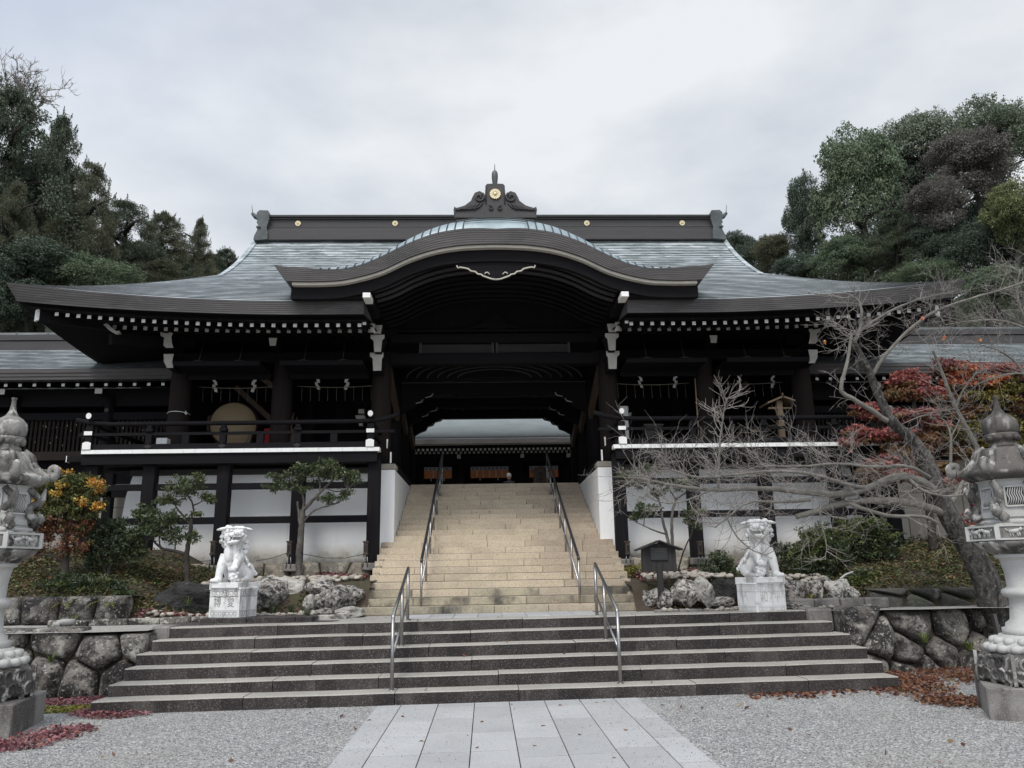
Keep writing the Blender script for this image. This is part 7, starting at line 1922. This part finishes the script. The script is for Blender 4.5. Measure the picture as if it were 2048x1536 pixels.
shrub('rounded olive green bush with orange and russet autumn patches', 'azalea_tree',
 [(130,968,72,26,d,3,2300),(92,995,50,40,d,3,1900),(168,992,46,38,d,3,1900),(130,1015,72,34,d,3,2300),(201,975,11,18,d-.25,1,150),(192,1014,13,12,d-.25,1,110),(118,968,7,5,d-.4,1,34),(140,946,20,5,d,1,60),(112,988,9,6,d-.4,1,40),(78,1006,14,8,d-.3,1,50),(184,964,8,6,d-.4,1,40),(162,1003,9,6,d-.4,1,40),
  (110,1045,48,22,d,2,950),(150,1060,36,26,d,2,850),(85,1065,34,20,d,2,560),(165,1095,18,14,d,2,220),(130,1095,22,18,d,2,260),(62,1045,22,28,d,3,620),(70,1100,20,14,d,2,160)],
 [(A((130,1170,d),(131,1140,d),(130,1100,d),(132,1060,d),(130,1000,d)),.085,.035),(A((128,1122,d),(100,1110,d),(75,1108,d),(55,1112,d)),.028,.01),(A((130,1080,d),(160,1050,d),(180,1010,d)),.03,.01),(A((130,1070,d),(100,1040,d),(80,1000,d)),.03,.01)],
 ['leaf_azalea','leaf_orange','leaf_russet','leaf_azalea'], (.060,.030), dens=1.6)
d = 15.0
shrub('dark leafy shrub with a forked stem beside the autumn tinted bush', 'shrub',
 [(215,1062,40,26,d,0,1200),(245,1085,42,28,d,0,1200),(200,1092,34,28,d,0,800),(235,1050,26,16,d,0,420),(265,1075,24,20,d,1,360),(190,1120,24,20,d,0,380),(262,1112,26,14,d,0,320),(225,1110,26,18,d,0,360)],
 [(A((215,1180,d),(218,1140,d),(226,1105,d),(232,1080,d)),.055,.02),(A((222,1130,d),(245,1105,d),(268,1085,d)),.030,.01),(A((216,1160,d),(204,1120,d),(200,1090,d)),.03,.012),(A((180,1165,d),(182,1120,d),(180,1080,d)),.03,.02)],
 ['leaf_dark','leaf_niwaki'], (.065,.026))
d = 14.4
shrub('dark ferny undergrowth clump at the foot of the autumn bush', 'shrub', [(140,1165,46,22,d,0,1100),(190,1172,46,24,d,0,1100),(235,1180,36,22,d,0,700),(165,1195,50,20,d,1,900),(100,1170,30,18,d,0,400),(215,1200,36,14,d,1,480)],[(A((165,1215,d),(165,1180,d)),.012,.005)],['leaf_dark','leaf_bush'],(.075,.022))

# ------------------------------------------------------------------ ferns and tufts
def fern(label, p, size, n, seed, mk='fern'):
    rr = random.Random(seed); T = thing('fern', label, 'fern', p); b = MB(); st = MB()
    for k in range(n):
        a = 2*math.pi*k/n+rr.uniform(-.3,.3); L = size*rr.uniform(.7,1.15); dv = Vector((math.cos(a),math.sin(a),0)); pts = []
        for i in range(11):
            t = i/10; pts.append(p+dv*(L*t*.95)+Vector((0,0,L*(.95*t-1.0*t*t))))
        st.tube(pts,[.004*(1-.8*i/10) for i in range(11)],3,cap=False)
        sd = Vector((-dv.y,dv.x,0))
        for i in range(1,11):
            w = L*.20*math.sin(math.pi*min(1,.18+.82*i/10.5)); q = pts[i]; fw = (pts[i]-pts[i-1]).normalized()
            for s in (-1,1):
                e = q+sd*s*w+fw*w*.35+Vector((0,0,-.02*size)); h = fw*L*.038
                b.add([q-h,q+h,e+h*.2,e-h*.2],[(0,1,2,3)])
    st.build('stalk', M['fern'], T); b.build('frond', M[mk], T, recalc=False)
for i,(px,py,d_,sz,n,lab,mk) in enumerate(((132,1214,13.95,.34,7,'yellowing fern drooping over the boulders of the revetment','moss'),(165,1205,14.0,.32,9,'bright fern in the middle of the row below the autumn bush','fern'),(152,1236,13.8,.26,7,'small pale fern hanging at the kerb','fern'),(214,1212,13.9,.34,9,'broad leaved green fern nearest the black rock','fern'),(250,1190,14.2,.3,8,'dark fern higher on the bank below the dark shrub tree','leaf_dark'),(100,1195,14.1,.28,8,'dark fern beside the lantern shaft','leaf_dark'))):
    fern(lab, at(px,py,d_), sz, n, 60+i, mk)
def tuft(label, p, size, n, seed, mk):
    rr = random.Random(seed); T = thing('grass_tuft', label, 'grass tuft', p, group='small tufts among the stones'); b = MB()
    for k in range(n):
        a = rr.uniform(0,6.28); L = size*rr.uniform(.6,1.2); dv = Vector((math.cos(a),math.sin(a),0)); sd = Vector((-dv.y,dv.x,0))*.006; q = p+dv*rr.uniform(0,size*.3)
        m_ = q+dv*L*.3+Vector((0,0,L*.7)); e = q+dv*L*.75+Vector((0,0,L*.8))
        b.add([q-sd,q+sd,m_+sd*.8,m_-sd*.8,e],[(0,1,2,3),(3,2,4)])
    b.build('blades', M[mk], T, recalc=False)
for i,(px,py,d_,lab,mk) in enumerate(((545,1226,13.6,'low dark tuft beside the lion nearer the drum pedestal','leaf_dark'),(582,1225,13.6,'low dark tuft in front of the pale slab rock','leaf_dark'),(614,1232,13.5,'larger dark tuft at the kerb below the pointed rock','leaf_dark'),(376,1210,14.0,'green tuft in front of the black rock','leaf_bush'),(1622,1205,13.4,'yellowish tuft below the long leaning rock','moss'),(1940,1300,12.0,'small fern tuft growing from the boulder wall near the stake','fern'),(1850,1285,11.95,'small fern tuft in a joint of the boulder wall','fern'),(102,1325,11.9,'tiny green tuft in a joint of the boulder wall by the steps','leaf_bush'),(466,1140,16.0,'green grass tuft on the footing behind the lion nearer the drum','leaf_bush'))):
    tuft(lab, at(px,py,d_), .16, 34, 90+i, mk)

# ------------------------------------------------------------------ the big bare cherry
rr = random.Random(19)
CH = thing('bare_cherry_tree', 'large leafless lichened tree leaning over the terrace, boughs reaching across to the stair', 'tree', at(1990,1290,12.5))
b = MB(); D_ = 12.5
trunk = limb(b, A((2000,1300,12.6),(1988,1240,12.6),(1978,1190,12.5),(1962,1140,12.5),(1930,1085,12.5),(1898,1035,12.5),(1878,990,12.5),(1862,945,12.5),(1845,905,12.5)), .215,.115, 14, 2, .012, rr)
limb(b, A((2012,1300,12.7),(2006,1230,12.75),(1985,1160,12.7),(1950,1095,12.65),(1915,1045,12.6)), .15,.09, 12, 2, .012, rr)
l2 = limb(b, A((1848,910,12.5),(1820,872,12.5),(1782,845,12.45),(1764,805,12.4),(1742,752,12.4),(1722,710,12.3),(1708,684,12.3)), .105,.038, 11, 2, .006, rr)
b.build('trunk', M['bark'], CH)
b = MB()
boughs = []
def bough(P, r0, r1, n=7): 
    q = limb(b, A(*P), r0, r1, n, 2, .006, rr); boughs.append(q); return q
B1 = bough([(1775,842,12.4),(1740,818,12.3),(1700,795,12.2),(1678,783,12.15),(1690,742,12.1),(1698,705,12.1),(1704,668,12.1)], .046,.020)
B2 = bough([(1746,748,12.4),(1768,712,12.3),(1808,668,12.2),(1860,625,12.1),(1930,600,12.0),(2010,578,11.9),(2070,556,11.8)], .034,.012)
B3 = bough([(1708,686,12.3),(1722,655,12.3),(1723,620,12.2),(1718,600,12.2),(1700,590,12.2)], .034,.010)
B4 = bough([(1716,668,12.3),(1748,640,12.2),(1800,612,12.1),(1850,594,12.0),(1900,585,11.9)], .024,.008)
B5 = bough([(1880,990,12.5),(1838,958,12.3),(1795,950,12.2),(1740,975,12.1),(1690,990,12.0),(1610,985,11.9),(1520,975,11.8),(1430,982,11.8),(1340,970,11.8),(1270,955,11.8)], .080,.014)
B6 = bough([(1898,1030,12.5),(1840,1008,12.3),(1770,1000,12.2),(1690,1004,12.1),(1640,1020,12.0),(1592,1034,12.0)], .065,.040)
B7 = bough([(1740,976,12.1),(1690,970,11.9),(1640,950,11.7),(1560,940,11.6),(1480,948,11.6),(1400,958,11.7),(1330,935,11.8)], .035,.010)
B8 = bough([(1690,1004,12.1),(1740,1022,12.0),(1790,1034,11.9),(1846,1030,11.8),(1878,1048,11.8)], .034,.022)
B9 = bough([(1620,1000,11.9),(1550,1005,11.8),(1500,1000,11.7),(1460,1030,11.6),(1430,1055,11.6)], .028,.009)
B10 = bough([(1436,984,11.8),(1438,930,11.8),(1440,880,11.8),(1446,830,11.8),(1454,796,11.8)], .024,.007)
B11 = bough([(1452,1034,11.6),(1470,1070,11.6),(1500,1100,11.6),(1530,1110,11.6)], .014,.005)
B12 = bough([(1868,960,12.5),(1820,930,12.1),(1750,935,11.9),(1670,925,11.8),(1590,935,11.7),(1520,930,11.7)], .034,.009)
B13 = bough([(1640,1000,11.9),(1640,1040,11.8),(1655,1090,11.8),(1650,1120,11.8)], .014,.005)
B14 = bough([(1900,1010,12.5),(1925,970,12.6),(1930,940,12.6),(1950,930,12.6)], .04,.012)
B15 = bough([(1820,960,12.2),(1850,985,11.9),(1900,995,11.8),(1960,980,11.7)], .028,.01)
B16 = bough([(1430,975,11.8),(1380,1000,11.7),(1330,1010,11.7),(1290,990,11.8)], .016,.006)
b.build('bough', M['bark_pale'], CH)
b = MB()
for Q,n,L,r,dp in ((B1,9,.42,.0048,2),(B2,32,.58,.0045,2),(B3,10,.50,.006,2),(B4,16,.46,.0046,2),(B5,80,.72,.0048,2),(B6,13,.6,.006,2),(B7,54,.66,.0048,2),(B8,9,.45,.006,2),(B9,18,.5,.006,2),(B12,44,.62,.0046,2),(B13,10,.35,.007,1),(B11,10,.32,.007,1),(B14,8,.45,.008,2),(B15,12,.5,.008,2),(B16,14,.45,.008,2)):
    dress(b, Q, n, L, r, rr, dp, .12, lift=.10, flat=.5)
dress(b, B10, 26, .42, .008, rr, 1, .15, lift=.22, flat=.25, kids=(3,6))
for q in range(18):          # spray round the kinked top
    p = at(1710,672,12.2)+Vector((rr.uniform(-.12,.12),rr.uniform(-.1,.1),rr.uniform(-.1,.12))); twig(b, p, Vector((rr.gauss(0,1),rr.gauss(0,.5),rr.gauss(0,.35)+.1)), rr.uniform(.35,.7), .006, rr, 2)
b.build('twigs', M['twig'], CH, recalc=False)
rs = np.random.RandomState(5)
ch = []
for (px,py) in ((1845,640),(1651,686),(1890,675),(1960,680),(1700,900)): ch.append((blob(at(px,py,12.0),(.03,.03,.04),3,.075,.045,.3,.3,.1,rs),0))
foliage('last_leaves', ch, [M['leaf_redorange']], CH)

rr = random.Random(29)
C2 = thing('bare_tree', 'slender leafless tree with a pale thin stem behind the lantern and the red maple', 'tree', at(1990,1010,13.4))
b = MB()
S1 = limb(b, A((2000,1090,13.6),(1985,990,13.5),(1962,910,13.4),(1935,860,13.4),(1912,818,13.3),(1895,775,13.2),(1880,735,13.2),(1866,700,13.1)), .06,.020, 8, 2, .004, rr)
S2 = limb(b, A((1912,818,13.3),(1920,790,13.2),(1940,760,13.1),(1958,742,13.0)), .022,.008, 6, 2)
S3 = limb(b, A((1912,818,13.3),(1880,822,13.2),(1840,832,13.1),(1800,850,13.0)), .020,.006, 6, 2)
S4 = limb(b, A((1900,960,12.9),(1902,900,12.9),(1902,870,12.9),(1893,845,12.9),(1880,835,12.9)), .028,.010, 6, 2)
S5 = limb(b, A((1903,872,12.9),(1915,850,12.9),(1922,830,12.9)), .014,.006, 6, 2)
S6 = limb(b, A((2070,800,13.0),(2040,730,12.9),(2000,700,12.8),(1960,690,12.7)), .03,.008, 6, 2)
S7 = limb(b, A((2075,700,12.6),(2050,640,12.5),(2030,590,12.4),(2040,540,12.4)), .03,.010, 6, 2)
S8 = limb(b, A((2080,760,12.8),(2048,745,12.7),(2000,750,12.6),(1950,770,12.6)), .022,.008,6,2)
S9 = limb(b, A((2060,660,12.4),(2010,640,12.3),(1950,640,12.3),(1890,650,12.3)), .020,.006,6,2)
b.build('stem', M['bark_pale'], C2)
b = MB()
for Q,n,L,r in ((S1,18,.55,.006),(S2,8,.4,.006),(S3,9,.4,.006),(S4,7,.4,.006),(S5,6,.35,.006),(S6,18,.60,.0046),(S7,22,.64,.0046),(S8,16,.5,.0046),(S9,20,.55,.0046)): dress(b,Q,n,L,r,rr,2,.25,lift=.12,flat=.8)
b.build('twigs', M['twig'], C2, recalc=False)

rr = random.Random(41)
C3 = thing('leafless_tree', 'leafless grey tree rising behind the tallest cypress at the top of the slope', 'tree', at(30,420,47))
b = MB(); P = limb(b, A((30,440,47),(34,300,47),(30,215,47)), .30,.10, 6, 1)
for k in range(13): twig(b, at(rr.uniform(0,70),rr.uniform(190,225),47), Vector((rr.gauss(.1,.5),rr.gauss(0,.5),1.1)), rr.uniform(1.3,2.1), .045, rr, 3, .7, .15, .8, (3,5))
b.build('trunk', M['twig'], C3, recalc=False)

# ------------------------------------------------------------------ maples in autumn colour
def maple(label, name, limbs, pads, seed, group=None):
    T = thing(name, label, 'maple tree', limbs[0][0][0], group=group); rr = random.Random(seed); b = MB(); Q = []
    for P, r0, r1 in limbs: Q += limb(b, P, r0, r1, 7, 2, .01, rr)
    ch = []
    for (px,py,rx,ry,d,mi,n) in pads:
        c = at(px,py,d); s = m_per_px(d); r = np.array((rx*s,rx*s*.85,ry*s)); near = min(Q, key=lambda q: (q-c).length)
        for q in range(4): e = c+Vector((rr.uniform(-.7,.7)*r[0],rr.uniform(-.7,.7)*r[1],0)); b.tube([near,near.lerp(e,.5)+Vector((0,0,.05)),e],[.014,.009,.004],4,cap=False)
        rs = np.random.RandomState(int(px*3+py*5)); ns = max(5,int(n*1.5)//34)
        for q in range(ns):
            u = unit(rs.normal(size=3)); cc = np.array(c)+u*r*rs.uniform(.2,1.0); sr = rs.uniform(.08,.16)
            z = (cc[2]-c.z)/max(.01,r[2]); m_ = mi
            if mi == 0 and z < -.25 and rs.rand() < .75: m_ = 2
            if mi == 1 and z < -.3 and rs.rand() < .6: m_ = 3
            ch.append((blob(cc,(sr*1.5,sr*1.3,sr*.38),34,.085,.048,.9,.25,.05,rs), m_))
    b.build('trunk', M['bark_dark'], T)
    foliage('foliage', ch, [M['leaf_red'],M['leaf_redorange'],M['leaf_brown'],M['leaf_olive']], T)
d = 15.8
maple('red maple spreading in flat layers before the corridor, behind the leaning bare tree', 'maple_tree',
 [(A((1870,1120,d),(1862,1040,d),(1850,960,d),(1840,900,d),(1830,840,d),(1825,780,d)),.09,.03),(A((1842,900,d),(1800,870,d),(1750,862,d)),.035,.01),(A((1852,965,d),(1810,945,d),(1770,930,d)),.03,.01),(A((1835,860,d),(1870,820,d),(1900,790,d)),.03,.01)],
 [(1812,762,34,22,d,0,1500),(1835,768,26,16,d,0,700),(1800,790,42,14,d,2,800),(1855,790,40,14,d,0,900),(1735,818,32,12,d,0,900),(1765,832,42,16,d,0,1200),(1825,830,52,14,d,0,1200),(1875,850,36,10,d,0,600),(1712,862,26,12,d,0,700),(1745,872,44,16,d,0,1300),(1790,868,40,16,d,0,900),(1700,885,20,10,d,0,360),(1800,905,50,18,d,2,1000),(1770,925,44,14,d,0,1100),(1745,945,36,12,d,2,600),(1800,948,42,16,d,0,900),(1770,958,40,10,d,2,500),(1850,880,40,20,d,2,900),(1880,945,40,20,d,2,700),(1870,968,34,14,d,0,500),(1840,920,30,16,d,2,500)], 3)
d = 16.6
maple('maple turning orange, red and olive beside the frame edge above the lantern', 'maple_tree',
 [(A((1985,1120,d),(1975,1000,d),(1965,900,d),(1962,840,d),(1950,790,d)),.10,.03),(A((1966,900,d),(1930,860,d),(1900,840,d)),.035,.01),(A((1962,840,d),(2000,800,d),(2030,780,d)),.035,.01)],
 [(1898,735,32,22,d,0,1100),(1915,745,28,16,d,1,800),(1940,742,34,16,d,1,900),(1980,738,40,16,d,0,900),(2025,745,36,18,d,0,900),(1905,770,26,12,d,1,500),(1975,765,50,20,d,1,1100),(2015,775,40,20,d,3,900),(1985,800,48,22,d,3,1100),(1950,795,30,12,d,3,500),(1900,800,36,16,d,2,600),(1925,830,46,20,d,2,900),(1960,850,46,22,d,3,900),(1920,870,46,20,d,3,800),(2010,850,40,30,d,3,900),(1985,890,46,24,d,3,800),(1930,905,46,22,d,2,800),(2030,900,40,30,d,3,800),(1900,760,20,10,d,0,300),(2035,810,30,20,d,2,500)], 5)
d = 13.8
maple('small crimson maple sprig low between the leaning trunk and the lantern', 'maple_sapling',
 [(A((1968,1150,d),(1964,1090,d),(1960,1050,d)),.02,.008)],[(1958,1030,18,14,d,0,420),(1950,1046,16,10,d,0,300),(1962,1012,10,12,d,0,220),(1930,960,22,10,d,0,260)],7)
# ------------------------------------------------------------------ ground cover and fallen leaves
rs = np.random.RandomState(8)
def scatter(name, label_kind, mats, pts, L, Wd, up=1.2, lift=.01, mi=None):
    n = len(pts); C = np.array(pts)+np.array([0,0,lift]); D = rs.normal(size=(n,3))*np.array([1,1,.35]); N = unit(rs.normal(size=(n,3))*.6+np.array([0,0,up]))
    o = link(name, arrays_mesh(name, leaf_quads(C,D,N,L*rs.uniform(.6,1.4,n),Wd*rs.uniform(.6,1.4,n)), 4, mats, mi)); o['kind'] = 'stuff'; return o
def bank_pts(n, x0,x1,y0,y1, zf, dens=None, h=.06):
    out = []
    while len(out) < n:
        x = rs.uniform(x0,x1); y = rs.uniform(y0,y1)
        if dens and rs.rand() > dens(x,y): continue
        out.append((x,y,zf(x,y)+rs.uniform(0,h)))
    return out
dL = lambda x,y: (1.0 if x < -5.3 else max(0.0,min(1.0,(-4.6-x)/.7)))*(.35+.65*(nz(x,y,1.4,2) > -.2))
p = bank_pts(15000,-11,-4.6,14.1,16.6,bankL,dL,.10)
scatter('bank_ground_cover','',[M['bank_leaf'],M['leaf_bush'],M['leaf_russet']],p,.075,.030,.8,.0,rs.choice(3,15000,p=[.66,.22,.12]))
dR = lambda x,y: max(0.0,min(1.0,(x-4.3)/1.2))*(.35+.65*(nz(x,y,1.4,7) > -.2))
p = bank_pts(17000,4.2,10.5,13.5,16.8,bankR,dR,.10)
scatter('bank_ground_cover','',[M['bank_leaf'],M['leaf_bush'],M['leaf_russet']],p,.075,.030,.8,.0,rs.choice(3,17000,p=[.72,.18,.10]))
p = bank_pts(1500,2.6,4.4,14.9,16.3,bankR,None,.06)+bank_pts(1100,-3.6,-2.6,15.5,16.4,bankL,None,.05)
scatter('red_leaf_litter','',[M['ground_leaf'],M['ground_red']],p,.06,.035,1.0,.02,rs.choice(2,len(p),p=[.5,.5]))
p = bank_pts(1100,-5.0,-2.6,13.8,14.6,bankL,lambda x,y: .3+.7*(nz(x,y,3,2)>0),.02)
scatter('leaf_litter','',[M['bank_leaf'],M['ground_leaf'],M['leaf_bush']],p,.05,.03,1.0,.02,rs.choice(3,len(p),p=[.4,.35,.25]))
p = bank_pts(900,2.6,4.6,13.8,14.5,bankR,lambda x,y: .3+.7*(nz(x,y,3,2)>0),.02)
scatter('leaf_litter','',[M['bank_leaf'],M['ground_leaf'],M['leaf_bush']],p,.05,.03,1.0,.02,rs.choice(3,len(p),p=[.4,.4,.2]))
p = bank_pts(700,-6.6,-4.9,13.75,14.1,bankL,lambda x,y: .3+.7*(nz(x,y,3,2)>0),.03)
scatter('red_leaf_litter','',[M['ground_red'],M['ground_leaf']],p,.05,.03,1.0,.03,rs.choice(2,len(p),p=[.7,.3]))
# forecourt: drifts of dead leaves by the lantern, red ground cover on the other side
G = lambda x,y: gz(x)
def blobdens(bl):
    def f(x,y):
        v = 0
        for (cx,cy,rx,ry) in bl: v = max(v, 1-((x-cx)/rx)**2-((y-cy)/ry)**2)
        return max(0,v)**.7*(.35+.65*(nz(x,y,2.6,4) > -.15))
    return f
p = bank_pts(5600,4.4,8.0,9.0,12.6,G,blobdens([(5.9,11.7,1.3,.95),(5.2,10.9,.6,.9),(6.9,12.1,1.2,.6),(5.15,9.55,.5,.5),(5.0,10.25,.3,.4)]),.035)
scatter('fallen_leaves','',[M['ground_leaf'],M['leaf_russet'],M['leaf_brown']],p,.055,.034,1.0,.006,rs.choice(3,len(p),p=[.45,.3,.25]))
p = bank_pts(260,3.0,5.0,9.9,10.62,G,lambda x,y: max(0,(y-9.9)/.7)**2*(.3+.7*(abs(x-3.3)<.5)),.01)
scatter('fallen_leaves','',[M['ground_leaf'],M['leaf_russet']],p,.07,.04,1.0,.006,rs.choice(2,len(p)))
p = bank_pts(3800,-7.2,-4.2,8.5,12.0,G,blobdens([(-6.0,11.75,1.1,.34),(-5.05,10.70,.42,.36),(-4.9,9.35,.42,.5),(-5.2,8.75,.6,.40),(-4.75,10.45,.5,.20)]),.045)
scatter('red_ground_cover','',[M['ground_red'],M['ground_leaf']],p,.050,.030,.8,.004,rs.choice(2,len(p),p=[.8,.2]))
p = bank_pts(2200,-6.6,-4.8,10.4,11.4,G,blobdens([(-5.65,11.15,.75,.33)]),.012)
scatter('moss_patch','',[M['moss']],p,.045,.030,1.4,.003)
# scattered single leaves over gravel, paving and steps
p = [(rs.uniform(-4.5,4.8),rs.uniform(6.2,10.5),.0) for _ in range(55)]; p = [(x,y,gz(x)+.012) for x,y,_ in p]
p += [(rs.uniform(-4.9,4.6),10.64+.38*k+rs.uniform(.05,.35),.15*(k+1)+.012) for k in range(6) for _ in range(3)]; p = [(x,y,z+(gz(x) if y > 10.6 else 0)) for x,y,z in p]
scatter('scattered_leaves','',[M['ground_leaf'],M['leaf_orange'],M['leaf_brown']],p,.065,.040,1.6,.004,rs.choice(3,len(p),p=[.55,.1,.35]))
# loose gravel grains on the nearer forecourt give the ground a real grain
n = 40000; x = rs.uniform(-6.5,6.6,n); y = 5.6+rs.rand(n)**1.3*5.0; keep = (np.abs(x-.0) > 1.68)
x, y = x[keep], y[keep]; n = len(x); sz = rs.uniform(.005,.0105,n)
C = np.stack([x,y,TILT*x+.004],1); a = rs.uniform(0,6.28,n)
tet = []
for k in range(3):
    t0 = a+2.094*k; t1 = a+2.094*(k+1)
    p0 = C+np.stack([np.cos(t0)*sz,np.sin(t0)*sz,-sz*.3],1); p1 = C+np.stack([np.cos(t1)*sz,np.sin(t1)*sz,-sz*.3],1); p2 = C+np.stack([0*sz,0*sz,sz*.75],1)
    tet.append(np.stack([p0,p1,p2],1))
V = np.concatenate(tet); mi = np.tile(rs.choice(3,n,p=[.45,.35,.20]),3)
M['grain_a'] = mat('pale gravel grain',(.38,.37,.35),(.32,.31,.295),30,.3,.7,.9); M['grain_b'] = mat('grey gravel grain',(.25,.245,.235),(.19,.185,.18),30,.3,.7,.9); M['grain_c'] = mat('dark gravel grain',(.13,.13,.13),(.17,.16,.15),30,.3,.7,.9)
n2 = 900; x2 = rs.uniform(-1.6,1.6,n2); x2 = np.sign(x2)*1.6*np.abs(x2/1.6)**.35; y2 = rs.uniform(5.8,10.6,n2); s2 = rs.uniform(.004,.008,n2); C2_ = np.stack([x2,y2,TILT*x2+.018],1); a2 = rs.uniform(0,6.28,n2); t2 = []
for k in range(3):
    q0 = a2+2.094*k; q1 = a2+2.094*(k+1)
    t2.append(np.stack([C2_+np.stack([np.cos(q0)*s2,np.sin(q0)*s2,0*s2],1),C2_+np.stack([np.cos(q1)*s2,np.sin(q1)*s2,0*s2],1),C2_+np.stack([0*s2,0*s2,s2*.9],1)],1))
V = np.concatenate([V]+t2); mi = np.concatenate([mi,np.tile(rs.choice(3,n2,p=[.3,.35,.35]),3)])
o = link('gravel_grains', arrays_mesh('gravel_grains', V, 3, [M['grain_a'],M['grain_b'],M['grain_c']], mi)); o['kind'] = 'stuff'
for _o in bpy.data.objects:
    if '_world' in _o: del _o['_world']
bpy.context.view_layer.update()
